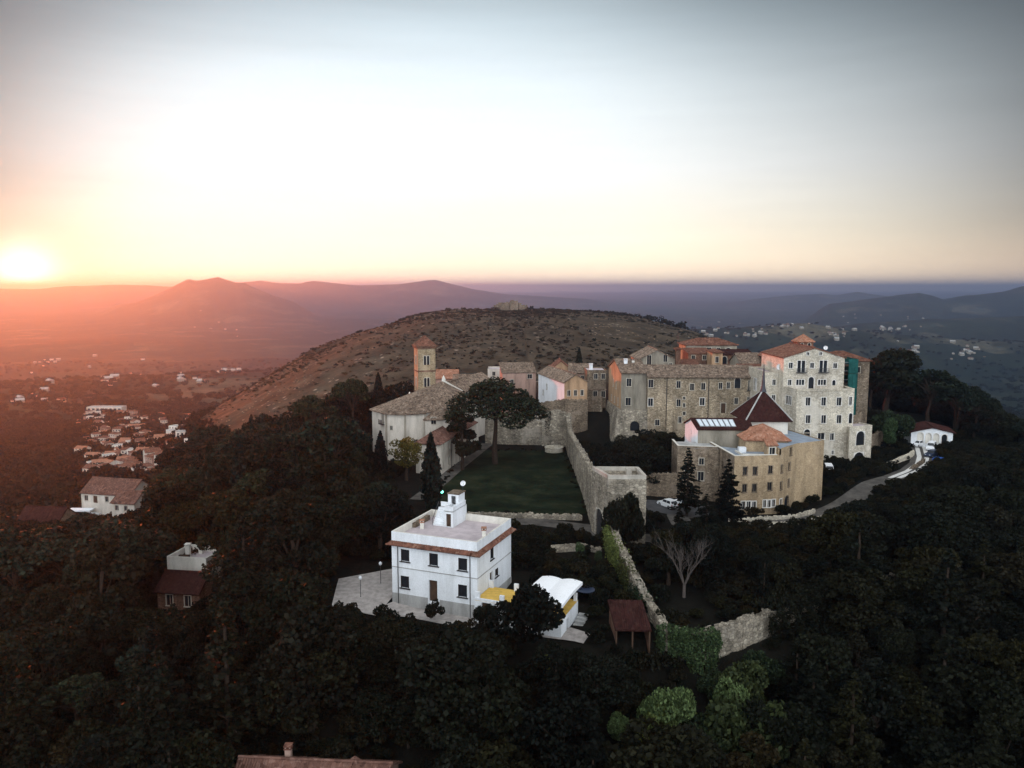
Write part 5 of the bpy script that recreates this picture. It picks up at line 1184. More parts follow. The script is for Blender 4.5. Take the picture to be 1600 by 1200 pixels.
stone_wall('road_wall', 'low white wall on the outer edge of the convent road', [(39.5, 140.2, -4, -1.5), (54.3, 143.2, -4, -1.6), (60, 147, -4, -1.4)], .35, 'whitestone', jag=.08, sides=(0,))
stone_wall('road_wall', 'low white wall on the inner edge of the convent road', [(40.0, 144.4, -4, -1.7), (53.6, 147.4, -4, -1.7), (58.5, 150.6, -4, -1.5)], .35, 'whitestone', jag=.08, sides=(0,))
stone_wall('ruined_pier', 'pale ruined masonry pier on the slope below the convent road', [(45.4, 136.5, -9, -4.4), (48.2, 136.2, -9, -3.0), (50.6, 136.8, -9, -2.6), (51.6, 139.5, -9, -3.0)], 1.4, 'whitestone', jag=.7, sides=(0,))
stone_wall('garden_wall', 'short pale broken wall below the two conifers', [(37.2, 138.6, -6, -2.6), (41.8, 138.4, -6, -2.9)], .6, 'whitestone', jag=.8, sides=(0,))
stone_wall('yard_wall', 'brown retaining wall behind the parked white cars', [(21.6, 157.5, -4, 3.2), (28, 157.6, -4, 3.6), (33.2, 157.8, -4, 4.2)], .7, 'tandark', sides=(0,))
stone_wall('garden_wall', 'low grey wall along the near end of the lawn', [(-12, 140.2, -1, .9), (0, 139.9, -1, .8), (12.5, 138.4, -1, .9)], .45, 'ruin', jag=.15, sides=(0,))
stone_wall('garden_wall', 'ruined low wall among shrubs behind the canopy pavilion', [(6, 121, -1, .8), (11, 122, -1, 1.1), (14, 121, -1, .7)], .5, 'ruin', jag=.4, sides=(0,))
# ================================================================ vehicles
def car(label, x, y, z, rz, paint, kind='suv', group=None):
    """local +x is the front of the car"""
    th = thing({'suv': 'parked_car', 'van': 'parked_van', 'truck': 'pickup_truck'}[kind], label, {'suv': 'car', 'van': 'van', 'truck': 'truck'}[kind], (x, y, z), rz, group)
    L, Wd, Ht = {'suv': (4.4, 1.84, 1.62), 'van': (4.9, 1.95, 2.0), 'truck': (5.1, 1.9, 1.75)}[kind]
    h = L/2; w = Wd/2
    low = {'suv': [(-h, .42), (-h+.08, .95), (-h+.2, 1.0), (h-1.25, 1.0), (h-.25, .86), (h-.02, .66), (h, .38), (h-.3, .24), (-h+.3, .24)],
           'van': [(-h, .4), (-h+.03, 1.15), (h-1.1, 1.15), (h-.2, .98), (h, .7), (h, .36), (h-.3, .24), (-h+.3, .24)],
           'truck': [(-h, .5), (-h+.03, 1.0), (h-1.5, 1.02), (h-.25, .95), (h-.02, .7), (h, .4), (h-.3, .28), (-h+.3, .28)]}[kind]
    cab = {'suv': [(-h+.12, 1.0), (-h+.5, Ht-.04), (-.2, Ht), (.35, Ht-.05), (h-1.3, 1.0)], 'van': [(-h+.05, 1.15), (-h+.18, Ht-.03), (.7, Ht), (1.05, Ht-.06), (h-.95, 1.15)], 'truck': [(-.9, 1.02), (-.8, Ht-.04), (.35, Ht), (.6, Ht-.05), (h-1.45, 1.02)]}[kind]
    b = MB()
    def loft(prof, w0, w1, zlo, zhi):
        A_ = []; B_ = []
        for px, pz in prof:
            k = (pz-zlo)/max(1e-6, zhi-zlo); ww = w0+(w1-w0)*k; A_.append((px, -ww, pz)); B_.append((px, ww, pz))
        n = len(prof); k = len(b.v); b.v += A_+B_; b.f.append(tuple(range(k, k+n))); b.m.append(0); b.f.append(tuple(range(k+2*n-1, k+n-1, -1))); b.m.append(0)
        for i in range(n): j = (i+1) % n; b.f.append((k+j, k+i, k+n+i, k+n+j)); b.m.append(0)
    loft(low, w, w-.04, .24, 1.1); loft(cab, w-.07, w-.24, 1.0, Ht)
    b.build('body', M[paint], th, world=False, fixn=True)
    zl, zh = cab[0][1], Ht-.1
    def lerp(a, c, t): return (a[0]+(c[0]-a[0])*t, a[1]+(c[1]-a[1])*t)
    g = MB(); a, c = lerp(cab[0], cab[1], .15), lerp(cab[0], cab[1], .9); g.poly([(a[0]-.015, -w+.2, a[1]), (a[0]-.015, w-.2, a[1]), (c[0]-.015, w-.28, c[1]), (c[0]-.015, -w+.28, c[1])]); g.build('rear_window', M['pane'], th, world=False)
    g = MB(); a, c = lerp(cab[4], cab[3], .1), lerp(cab[4], cab[3], .92); g.poly([(a[0]+.02, w-.2, a[1]), (a[0]+.02, -w+.2, a[1]), (c[0]+.02, -w+.28, c[1]), (c[0]+.02, w-.28, c[1])]); g.build('windscreen', M['pane'], th, world=False)
    x0, x1 = cab[1][0]+.12, cab[3][0]-.05
    for sgn in (-1, 1):
        for xa, xb in ((x0, (x0+x1)/2-.04), ((x0+x1)/2+.04, x1+.25)):
            g = MB(); yb, yt = sgn*(w-.07-.02+.015), sgn*(w-.215+.015); q = [(xa-.1 if xa == x0 else xa, yb, zl+.06), (xb+(.12 if xb > x1 else 0), yb, zl+.06), (xb-(.2 if xb > x1 else 0), yt, zh), (xa, yt, zh)]
            g.poly(q if sgn < 0 else q[::-1]); g.build('side_window', M['pane'], th, world=False)
        g = MB(); g.box(h-.16, sgn*(w-.38)-.16, .66, h-.03, sgn*(w-.38)+.16, .8); g.build('headlight', M['clearlamp'], th, world=False)
        g = MB(); g.box(-h-.012, sgn*(w-.16)-.09, .72, -h+.1, sgn*(w-.16)+.09, .98); g.build('tail_light', M['redlamp'], th, world=False)
        for xw in (h-.85, -h+.85):
            t = MB(); n = 14; r = .34
            t.tube([(xw, sgn*(w-.20), r), (xw, sgn*(w+.01), r)], r, n); to = t.build('wheel', M['tyre'], th, world=False)
            t = MB(); t.tube([(xw, sgn*(w-.05), r), (xw, sgn*(w+.02), r)], r*.62, 10); t.build('rim', M['alloy'], to, world=False).matrix_parent_inverse = Matrix()
    g = MB(); g.box(-h-.02, -.26, .6, -h+.05, .26, .72); g.build('number_plate', M['clearlamp'], th, world=False)
    return th
p = atz(1043, 800, -2.1); car('white sport utility car parked by the brown yard wall', p[0], p[1], h1(*p)+.11, R(118), 'carwhite')
p = (33.2, 152.6); car('white car half hidden by the conifers beside the other white car', p[0], p[1], h1(*p)+.11, R(128), 'carwhite')
for lab, px, py, a, pt, kd in (('dark van with white roof racks parked nearest the rough wall', 1417, 684, 200, 'carwhite', 'van'), ('white car parked between two vans in front of the arches', 1434, 695, 215, 'carwhite', 'suv'),
                               ('white van parked closest to the arched front of the house', 1455, 700, 235, 'carwhite', 'van'), ('dark car parked just below the white van on the road', 1456, 711, 215, 'cardark', 'suv')):
    p = atz(px, py+3, 0); car(lab, p[0], p[1], h1(*p)+.09, R(a), pt, kd)
p = atz(1466, 722, .2); tb = thing('covered_trailer', 'small trailer under a bright blue cover at the road edge', 'trailer', (p[0], p[1], h1(*p)), R(40))
mb = MB(); mb.prism([(-1.6, .5), (1.6, .5), (1.5, 1.15), (.6, 1.35), (-.8, 1.3), (-1.5, 1.1)], -.8, .8); mb.build('cover', M['carblue'], tb, world=False, fixn=True)
mb = MB(); mb.box(-1.6, -.78, .38, 1.6, .78, .5); mb.tube([(1.6, 0, .42), (2.6, 0, .42)], .05, 5); mb.build('chassis', M['iron'], tb, world=False)
for s in (-1, 1): mb = MB(); mb.tube([(0, s*.72, .3), (0, s*.9, .3)], .3, 12); mb.build('wheel', M['tyre'], tb, world=False)
p = atz(1289, 752, -2); car('white van parked against the end of the blind tan wall', p[0]+.6, p[1], h1(*p)+.05, R(75), 'carwhite', 'van')

# ================================================================ terrain picking
def hit(px, py, t0=60, t1=21000):
    d = np.array(ray(px, py)); d = d/np.linalg.norm(d); T = np.geomspace(t0, t1, 500); X = d[0]*T; Y = d[1]*T; Z = CAMZ+d[2]*T; g = Z-H(X, Y)
    k = np.argmax(g < 0)
    if g[k] >= 0: return None
    f = g[k-1]/(g[k-1]-g[k]); t = T[k-1]+(T[k]-T[k-1])*f; return d[0]*t, d[1]*t

# ================================================================ valley houses on the left
def vhouse(label, name, px0, px1, py_e, Y, depth, rise, skew, wm, rm, wins, z0d=4.0, roof='gx'):
    x0, x1 = at(px0, py_e, Y)[0], at(px1, py_e, Y)[0]; z1 = at((px0+px1)/2, py_e, Y)[2]; g = h1((x0+x1)/2, Y)
    return block(name, label, x0, x1, Y, Y+depth, min(g, z1-3)-z0d, z1, wm, roof, rise, rm, {0: [('s', *w) for w in wins(x1-x0, z1)]}, rot=skew)
v1 = vhouse('large villa with broad red gabled roof on the lower left slope', 'valley_villa', 126, 214, 772, 236, 11, 3.4, -.22, 'pale', 'tilebrown', lambda W_, z: [(1.8, z-1.6, 1.2, 1.6, 'plain'), (5, z-1.9, 1.4, 2.2, 'door'), (9, z-1.6, 1.2, 1.6, 'plain'), (13.5, z-1.6, 1.2, 1.6, 'plain')])
mb = MB(); a = at(126, 778, 234.5); mb.box(a[0]-4, 233.6, a[2]-4, a[0]+3, 236.5, a[2]-3.6); mb.build('porch_roof', M['white'], v1)
vhouse('smaller villa with sloping brown roof below the large villa', 'valley_villa', 176, 216, 786, 216, 8, 2.4, -.2, 'pale', 'tilebrown', lambda W_, z: [(1.6, z-1.5, 1.1, 1.4, 'plain'), (4.4, z-1.5, 1.1, 1.4, 'plain')])
vhouse('dark roofed house at the far left edge of the slope', 'valley_villa', 22, 92, 822, 200, 10, 3.6, -.12, 'tandark', 'tilemaroon', lambda W_, z: [(2, z-1.6, 1.2, 1.5, 'plain'), (6, z-1.6, 1.2, 1.5, 'plain'), (9.4, z-1.6, 1.2, 1.5, 'plain')])
vhouse('pale shed roof house between the villas and the dark trees', 'valley_villa', 116, 136, 818, 190, 6, .8, -.1, 'conc', 'conc', lambda W_, z: [(1.2, z-1.4, .9, 1.1, 'plain')], roof='shed')
tz = [(-55.6, 124.6), (-48.9, 123.6), (-47.6, 129.8), (-54.4, 130.8)]
TZ = building('terrace_roof_house', 'house with white walled roof terrace among the left hand trees', tz, -16, -1.9, 'cream', {0: [('s', 2, -5.6, 1, 1.4, 'plain'), ('s', 5.0, -5.6, 1, 1.4, 'plain')], 3: [('s', 3.2, -5.6, 1, 1.4, 'plain')]}, cat='house')
slab(TZ, inset(tz, .25), -2.9, 'terrace', 'roof_terrace'); ti = inset(tz, .25); mb = MB()
for e in range(4):
    a, b = ti[e], ti[(e+1) % 4]; c, d = tz[e], tz[(e+1) % 4]; mb.poly([(*b, -2.9), (*a, -2.9), (*a, -1.88), (*b, -1.88)]); mb.poly([(*c, -1.88), (*d, -1.88), (*b, -1.88), (*a, -1.88)])
mb.build('parapet', M['cream'], TZ); chimney(TZ, -53.2, 127.2, -2.9, .7, 1.9, 'cream', 'cream'); chimney(TZ, -51.8, 129.0, -2.9, .6, 1.7, 'cream', 'cream')
mb = MB(); mb.box(-54.3, 126.0, -2.9, -52.6, 126.4, -2.2); mb.build('roof_bench', M['wood'], TZ)
lo2 = [(-54.6, 118.4), (-47.7, 117.4), (-46.9, 122.9), (-53.8, 123.9)]
LO = building('reddish_house', 'reddish house with brown gabled roof under the white roof terrace', lo2, -18, -5.0, 'brick', {0: [('s', 2.0, -6.6, 1.0, 1.7, 'plain'), ('s', 5.0, -6.6, 1.0, 1.7, 'plain')]}, {1: gtop(lo2[1], lo2[2], -5.0, 1.9), 3: gtop(lo2[3], lo2[0], -5.0, 1.9)}, cat='house')
gable_roof(LO, lo2, -5.0, 1.9, 'tilemaroon', over=.6)
bw = [(-25.5, 66.5), (-11.5, 65.5), (-11.0, 72.5), (-25.0, 73.5)]
BW = building('roadside_house', 'house with brown pantile roof at the bottom edge', bw, -13, -4.6, 'pink', {0: [('s', 4, -6.6, 1.1, 1.4, 'plain'), ('s', 9, -6.6, 1.1, 1.4, 'plain')]}, {1: gtop(bw[1], bw[2], -4.6, 2.0), 3: gtop(bw[3], bw[0], -4.6, 2.0)}, cat='house')
gable_roof(BW, bw, -4.6, 2.0, 'tilebrown', over=.6)
mb = MB(); roof_poly(mb, [Vector((-17.5, 63.5, -4.4)), Vector((-17.5, 70, -4.4)), Vector((-14.6, 70, -2.35)), Vector((-14.6, 63.5, -2.35))]); roof_poly(mb, [Vector((-11.7, 70, -4.4)), Vector((-11.7, 63.5, -4.4)), Vector((-14.6, 63.5, -2.35)), Vector((-14.6, 70, -2.35))]); mb.build('cross_roof', M['tilebrown'], BW)
chimney(BW, -21, 70.5, -3, .55, 1.1, 'pink', 'tilered')
# long apartment block far in the valley, then the valley town copied from a few kinds of house
q = hit(163, 648); zz = h1(*q)
block('apartment_block', 'long pale apartment block with two rows of openings in the valley', q[0]-21, q[0]+21, q[1], q[1]+13, zz-3, zz+9.2, 'pale', 'flat', 0, 'conc', {0: [('s', 3+5.2*i, zz+2.2+4.2*j, 3.0, 2.2, 'plain') for i in range(8) for j in range(2)]}, cat='apartment block')
def proto(wm, rm, w, d, h, roof, rise, label, name='valley_house', group='houses of the valley town'):
    return block(name, label, -w/2, w/2, 0, d, -3, h, wm, roof, rise, rm, {0: [('s', w*(i+.5)/3, z, 1.3, 1.5, 'plain') for i in range(3) for z in ((1.7, 4.6) if h > 5 else (1.7,))], 3: [('s', d/2, 1.7, 1.3, 1.5, 'plain')]}, group=group)
TL = 'pale house with tiled roof in the crowded valley town'
P_ = [proto('pale', 'tilered', 11, 9, 6.2, 'gx', 2.2, TL), proto('pale', 'tilered', 9, 9, 6.4, 'hip', 2.0, TL), proto('cream', 'tileorange', 13, 9, 5.4, 'gx', 2.0, TL), proto('pink', 'tilered', 10, 8, 6.0, 'hip', 1.8, TL), proto('cream', 'conc', 10, 9, 6.5, 'flat', 0, 'pale flat roofed house in the crowded valley town')]
rs = random.Random(5); used = []
k = 0; tries = 0
spots = [(148, 722), (145, 735), (200, 718), (258, 728), (272, 722), (205, 735), (215, 745), (170, 705), (150, 700), (115, 700), (135, 690), (160, 680), (180, 690), (205, 700), (235, 695), (225, 680), (190, 670), (175, 665), (210, 660), (155, 668), (250, 742), (285, 735), (240, 750), (165, 745), (130, 712), (240, 663), (205, 650), (215, 690), (300, 700), (285, 690)]
while k < 150 and tries < 2500:
    tries += 1
    if tries <= len(spots): px, py = spots[tries-1]
    else:
        py = rs.uniform(648, 752); c = np.interp(py, [645, 700, 755], [200, 205, 225]); px = rs.gauss(c, 42)
        if px < 95 or px > 320: continue
    q = hit(px, py)
    if q is None or any(math.hypot(q[0]-a, q[1]-b) < 7.5 for a, b in used): continue
    used.append(q); i = rs.randrange(5); src = P_[i]
    o = src if k == i and False else copy_tree(src)
    o.location = (q[0], q[1], h1(*q)); o.rotation_euler = (0, 0, rs.uniform(-.9, .9)); s = rs.uniform(.42, .75); o.scale = (s, s, s); k += 1
for o in P_:
    px, py = rs.choice([(120, 745), (300, 715), (268, 712), (190, 715), (232, 735)]); q = None
    for _ in range(50):
        q = hit(px+rs.uniform(-25, 25), py+rs.uniform(-12, 12))
        if not any(math.hypot(q[0]-a, q[1]-b) < 15 for a, b in used): break
    used.append(q); o.location = (q[0], q[1], h1(*q)); o.rotation_euler = (0, 0, rs.uniform(-.9, .9)); o.scale = (.6, .6, .6)
def speck(wm, rm, label, grp, w, h):
    th = thing('distant_house', label, 'house', (0, 0, 0), 0, grp); mb = MB(); mb.box(-w/2, -w*.35, -3, w/2, w*.35, h); mb.build('wall', M[wm], th, world=False)
    mb = MB(); mb.poly([(-w/2-.5, -w*.35-.5, h), (w/2+.5, -w*.35-.5, h), (w/2+.3, 0, h+w*.2), (-w/2-.3, 0, h+w*.2)]); mb.poly([(w/2+.5, w*.35+.5, h), (-w/2-.5, w*.35+.5, h), (-w/2-.3, 0, h+w*.2), (w/2+.3, 0, h+w*.2)])
    for s in (-1, 1): mb.poly([(s*(w/2+.3), -w*.35, h), (s*(w/2+.3), w*.35, h), (s*(w/2+.3), 0, h+w*.2)])
    mb.build('roof', M[rm], th, world=False); return th
def strew(n, boxes, srcs, smin, smax, rmin=1250):
    for i in range(n):
        x0, y0, x1, y1, sg = boxes[i % len(boxes)]
        for _ in range(20):
            q = hit(rs.gauss((x0+x1)/2, (x1-x0)/3.2), rs.gauss((y0+y1)/2, (y1-y0)/3.2))
            if q is not None and math.hypot(*q) > rmin and math.hypot(*q) < 9000: break
            q = None
        if q is None: continue
        o = srcs[i] if i < len(srcs) else copy_tree(srcs[i % len(srcs)])
        o.location = (q[0], q[1], h1(*q)); o.rotation_euler = (0, 0, rs.uniform(-1.2, 1.2)); s = rs.uniform(smin, smax); o.scale = (s, s, s)
strew(70, [(40, 560, 100, 570, 1), (290, 585, 330, 598, 1), (340, 575, 380, 582, 1), (150, 590, 190, 605, 1), (120, 560, 260, 600, 1), (40, 635, 130, 660, 1), (20, 590, 80, 640, 1), (290, 490, 400, 530, 1), (230, 628, 260, 640, 1)],
      [speck('pale', 'tilered', 'tiny pale house scattered on the hazy plain left of the hill', 'distant houses on the left plain', 12, 6), speck('greyplaster', 'conc', 'tiny pale house scattered on the hazy plain left of the hill', 'distant houses on the left plain', 16, 6)], .4, .95)
strew(120, [(1090, 512, 1130, 532, 1), (1200, 505, 1260, 514, 1), (1160, 514, 1200, 526, 1), (1350, 508, 1420, 518, 1), (1290, 515, 1330, 530, 1), (1370, 512, 1400, 516, 1), (1480, 535, 1530, 560, 1), (1100, 500, 1500, 520, 1), (1420, 540, 1440, 552, 1), (1500, 545, 1525, 553, 1), (1230, 485, 1560, 500, 1)],
      [speck('greyplaster', 'tilebrown', 'tiny pale house scattered over the blue hills right of the town', 'distant houses on the right hills', 15, 7), speck('greyplaster', 'conc', 'tiny pale house scattered over the blue hills right of the town', 'distant houses on the right hills', 20, 8)], .28, .65, 1600)
# ruins on the hill top
zt = h1(0, 700)
RU = stone_wall('hilltop_ruin', 'broken stone ruin standing on the rounded hill top', [(-15, 704, zt-3, zt+3), (-8, 698, zt-3, zt+6.2), (-2, 694, zt-3, zt+4.4), (5, 695, zt-3, zt+6.0), (10, 699, zt-3, zt+3.5), (14, 706, zt-3, zt+1.5)], 3.0, 'tandark', 'ruin', jag=2.4, sw=2.2, sh=1.4)
RU2 = stone_wall('ruined_wall', 'low crumbling wall behind the hill top ruin', [(-12, 712, zt-3, zt+4.5), (0, 716, zt-3, zt+7), (8, 712, zt-3, zt+4)], 3.5, 'tandark', 'ruin', jag=2.0, sides=(0,), sw=2.2, sh=1.4)
# lit sign and small post among trees
gl = thing('garden_lamp', 'small lit green lamp on a post beside the tall cypress', 'lamp', (-13.4, 149.5, 0))
mb = MB(); mb.tube([(0, 0, 0), (0, 0, 2.0)], .05, 6); mb.build('post', M['iron'], gl, world=False)
ml_, nl_, bl_ = mat('green_lamp_glass'); bl_.inputs['Emission Color'].default_value = (.15, 1, .75, 1); bl_.inputs['Emission Strength'].default_value = 2.2
mb = MB(); mb.lathe([(.1, 2.0), (.28, 2.12), (.3, 2.4), (.12, 2.6)], 10); mb.build('globe', ml_, gl, world=False)
p = atz(226, 1112, -12); gp = thing('white_shrine_post', 'small white shrine post among the dark trees at bottom left', 'post', (p[0], p[1], -13))
mb = MB(); mb.lathe([(.22, 0), (.2, 2.2), (.34, 2.3), (.34, 2.6), (.12, 3.0), (.2, 3.25), (.05, 3.5)], 10); mb.build('pillar', M['white'], gp, world=False)
p = atz(448, 1000, -3); cl_ = stone_wall('roadside_wall', 'short pale concrete kerb wall by the dark lane', [(p[0]-1.6, p[1]-2, -9, -2.6), (p[0]+1.6, p[1]+2.2, -9, -2.4)], .3, 'conc', jag=.05, sides=())
# ================================================================ vegetation
def cards(P, size, flat=0.0, rgen=rng):
    n = len(P); u = rgen.normal(size=(n, 3)); u[:, 2] *= (1-flat); u /= np.linalg.norm(u, axis=1)[:, None]
    w = rgen.normal(size=(n, 3)); w[:, 2] *= (1-flat); v = np.cross(u, w); v /= np.linalg.norm(v, axis=1)[:, None]+1e-9
    if flat > 0: v = np.cross(np.tile([0, 0, 1.0], (n, 1))+rgen.normal(size=(n, 3))*(1-flat), u); v /= np.linalg.norm(v, axis=1)[:, None]+1e-9
    s = (np.asarray(size)*np.ones(n)*rgen.uniform(.6, 1.35, n))[:, None]*.5; a = rgen.uniform(.55, 1.0, n)[:, None]
    V = np.stack([P-u*s-v*s*a*.4, P+u*s*.2-v*s*a, P+u*s+v*s*a*.3, P-u*s*.3+v*s*a], 1).reshape(-1, 3)
    return V
def leafmesh(name, P, size, m, flat=0.0):
    V = cards(P, size, flat); Q = np.arange(len(V)).reshape(-1, 4); return mesh_np(name, V, Q, m)
def blobpts(C, rad, n, sq=1.0, shell=(.7, 1.02), bottom=None):
    C = np.asarray(C); rad = np.asarray(rad); w = rad**2; i = rng.choice(len(C), n, p=w/w.sum())
    d = rng.normal(size=(n, 3)); d /= np.linalg.norm(d, axis=1)[:, None]; d[:, 2] = np.where(d[:, 2] < -.2, d[:, 2]*.6, d[:, 2])
    r = rad[i]*rng.uniform(*shell, n); P = C[i]+d*r[:, None]*np.array([1, 1, sq])
    # drop points buried deep inside another blob
    D = np.linalg.norm((P[:, None, :]-C[None])/np.array([1, 1, sq]), axis=2)/rad[None]; keep = D.min(1) > .55
    P = P[keep]
    if bottom is not None: P[:, 2] = np.maximum(P[:, 2], bottom+rng.uniform(-.3, .3, len(P)))
    return P
def trunkmesh(name, h, r, m, limbs=(), lean=0.2):
    b = MB(); k = 5; p = [(lean*math.sin(i*1.3)*i/k, lean*math.cos(i*1.7)*i/k*.6, h*i/k-.6*(i == 0)) for i in range(k+1)]
    b.tube(p, [r*(1.25-.75*i/k) for i in range(k+1)], 7)
    for (t, end, rr) in limbs:
        i = min(k-1, int(t*k)); f = t*k-i; s = Vector(p[i]).lerp(Vector(p[i+1]), f); e = Vector(end); mid = s.lerp(e, .5)+Vector((0, 0, (e-s).length*.12)); b.tube([s, mid, e], [rr, rr*.7, rr*.3], 5)
    return b.mesh(name, m)
def make_oak(h, R_, m, n=6500, cs=.36, seed=0):
    zc = h*rng.uniform(.52, .64); nb = int(rng.integers(14, 26)); C = []; ra = []; sx, sy = rng.uniform(.75, 1.2, 2); lean = rng.normal(size=2)*.4
    for i in range(nb):
        a = rng.uniform(0, 6.28); rr = R_*math.sqrt(rng.uniform(0, .75)); z = rng.uniform(h*.32, h*.86); k = 1-((z-zc)/(h*.5))**2
        C.append((rr*k*math.cos(a)*sx+lean[0]*z/h, rr*k*math.sin(a)*sy+lean[1]*z/h, z)); ra.append(rng.uniform(.17, .47)*R_)
    P = blobpts(C, ra, n, .8); tr = trunkmesh('trunk', h*.6, .035*h, M['bark'], [(.55, c, .012*h) for c in C[:7]]); return leafmesh('crown', P, cs, m), tr
def make_umbrella(h, R_, n=4600, cs=.42, th_=.26, nb=36):
    C = []; ra = []
    for i in range(nb):
        a = rng.uniform(0, 6.28); q = math.sqrt(rng.uniform(0, 1)); rr = R_*.86*q; C.append((rr*math.cos(a), rr*math.sin(a)*.95, h*(1-th_)+h*th_*.75*(1-q*q)+rng.uniform(-.03, .03)*h)); ra.append(rng.uniform(.15, .26)*R_)
    P = blobpts(C, ra, n, .7); tr = trunkmesh('trunk', h*.66, .026*h, M['bark'], [(rng.uniform(.7, .98), (c[0]*.85, c[1]*.85, c[2]-.3), .009*h) for c in C[:20]], .5); return leafmesh('crown', P, cs, M['l_pine'], .25), tr
def make_cypress(h, R_, n=2600, cs=.36):
    z = rng.uniform(.03, 1, n)**.9; prof = np.clip(np.sin(np.clip(z, 0, 1)**.72*math.pi)**.75, .02, 1)*(1-.25*z); a = rng.uniform(0, 6.28, n)
    r = R_*prof*(1+.16*np.sin(a*5+z*23)+.1*np.sin(a*3-z*41))*rng.uniform(.72, 1.03, n); P = np.stack([r*np.cos(a), r*np.sin(a), z*h+rng.uniform(-.1, .25, n)], 1)
    V = cards(P, cs*1.0); V = V.reshape(-1, 4, 3); V[:, :, 2] = P[:, None, 2]+(V[:, :, 2]-P[:, None, 2])*1.7; Q = np.arange(len(P)*4).reshape(-1, 4)
    return mesh_np('crown', V.reshape(-1, 3), Q, M['l_cyp']), trunkmesh('trunk', h*.8, .014*h, M['bark'])
def make_conifer(h, R_, n=4600, cs=.40, m=None):
    P = []; lim = []; lv = int(h/.62)
    for i in range(lv):
        t = (i+1)/lv; z = h*(.12+.86*t); L = R_*(1-t)**.8*rng.uniform(.75, 1.15)+.25; nbr = int(6+4*(1-t))
        for b in range(nbr):
            a = rng.uniform(0, 6.28); l_ = L*rng.uniform(.65, 1.1); k = max(4, int(n/(lv*8)*l_/R_*2.2)); s = rng.uniform(.15, 1, k)**.8
            w = (1-s)*.35*l_*.6+.16; off = rng.normal(size=k)*w*.55; x = s*l_*math.cos(a)-off*math.sin(a); y = s*l_*math.sin(a)+off*math.cos(a); P.append(np.stack([x, y, z-.22*l_*s**1.6+.1*l_*s-rng.uniform(0, .22, k)], 1))
            if b < 2: lim.append((min(.97, z/h), (l_*.8*math.cos(a), l_*.8*math.sin(a), z-.1*l_), .006*h))
    return leafmesh('crown', np.concatenate(P), cs, m or M['l_dark'], .45), trunkmesh('trunk', h*.84, .017*h, M['bark'], lim[:16], .05)
def make_bush(h, R_, m, n=900, cs=.34):
    C = [(rng.normal()*R_*.42, rng.normal()*R_*.42, rng.uniform(.3, .72)*h) for _ in range(8)]; ra = [rng.uniform(.3, .5)*min(R_, h) for _ in range(8)]
    P = blobpts(C, ra, n, .9); P = P[P[:, 2] > .02]; return leafmesh('foliage', P, cs, m), None
def make_bare(h):
    b = MB(); r_ = random.Random(3)
    def grow(p, d, L, rad, depth):
        e = p+d*L; mid = p.lerp(e, .5)+Vector((r_.uniform(-1, 1), r_.uniform(-1, 1), 0))*L*.05; b.tube([p, mid, e], [rad, rad*.85, rad*.65], 5 if depth > 2 else 4, cap=False)
        if depth == 0: return
        for i in range(r_.choice((2, 3, 3)) if depth > 1 else 3):
            v = Vector((r_.gauss(0, 1), r_.gauss(0, 1), r_.gauss(0, .5))).normalized(); nd_ = (d*1.0+v*.6+Vector((0, 0, .30))).normalized(); grow(p.lerp(e, r_.uniform(.35, 1)), nd_, L*r_.uniform(.45, 1.0), rad*.6, depth-1)
    for k in range(4):
        a = k*1.6+.4; grow(Vector((0, 0, h*.13)), Vector((math.cos(a)*.5, math.sin(a)*.5, 1)).normalized(), h*.22, .11, 5)
    b.tube([(0, 0, -.5), (0, 0, h*.15)], [.26, .2], 7); return b.mesh('branches', M['palebark'])
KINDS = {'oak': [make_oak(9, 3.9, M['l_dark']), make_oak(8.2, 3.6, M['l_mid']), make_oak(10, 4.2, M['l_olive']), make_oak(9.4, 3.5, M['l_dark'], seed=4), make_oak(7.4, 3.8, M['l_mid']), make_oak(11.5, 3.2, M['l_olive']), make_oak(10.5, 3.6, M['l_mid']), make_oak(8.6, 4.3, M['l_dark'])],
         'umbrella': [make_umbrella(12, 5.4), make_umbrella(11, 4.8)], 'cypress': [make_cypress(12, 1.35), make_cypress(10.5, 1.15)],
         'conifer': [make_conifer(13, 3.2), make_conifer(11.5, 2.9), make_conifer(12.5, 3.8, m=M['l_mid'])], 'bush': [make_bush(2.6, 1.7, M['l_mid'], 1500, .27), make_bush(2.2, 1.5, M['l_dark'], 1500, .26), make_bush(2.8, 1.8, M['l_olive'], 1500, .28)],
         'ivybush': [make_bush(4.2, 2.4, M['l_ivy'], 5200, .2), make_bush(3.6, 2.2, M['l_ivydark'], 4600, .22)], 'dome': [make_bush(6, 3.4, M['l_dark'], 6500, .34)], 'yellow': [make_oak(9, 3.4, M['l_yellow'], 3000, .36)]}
KH = {'oak': [9, 8.2, 10, 9.4, 7.4, 11.5, 10.5, 8.6], 'umbrella': [12, 11], 'cypress': [12, 10.5], 'conifer': [13, 11.5, 12.5], 'bush': [2.6, 2.2, 2.8], 'ivybush': [4.2, 3.6], 'dome': [4.9], 'yellow': [9]}
KR = {'oak': 3.9, 'umbrella': 5.2, 'cypress': 1.3, 'conifer': 3.2, 'bush': 1.7, 'ivybush': 2.3, 'dome': 3.4, 'yellow': 3.4}
KN = {'oak': 'broadleaf_tree', 'umbrella': 'umbrella_pine', 'cypress': 'cypress_tree', 'conifer': 'conifer_tree', 'bush': 'shrub', 'ivybush': 'climbing_shrub', 'dome': 'round_shrub', 'yellow': 'broadleaf_tree'}
KC = {'oak': 'tree', 'umbrella': 'pine tree', 'cypress': 'cypress', 'conifer': 'conifer', 'bush': 'shrub', 'ivybush': 'shrub', 'dome': 'shrub', 'yellow': 'tree'}
SRC = {}
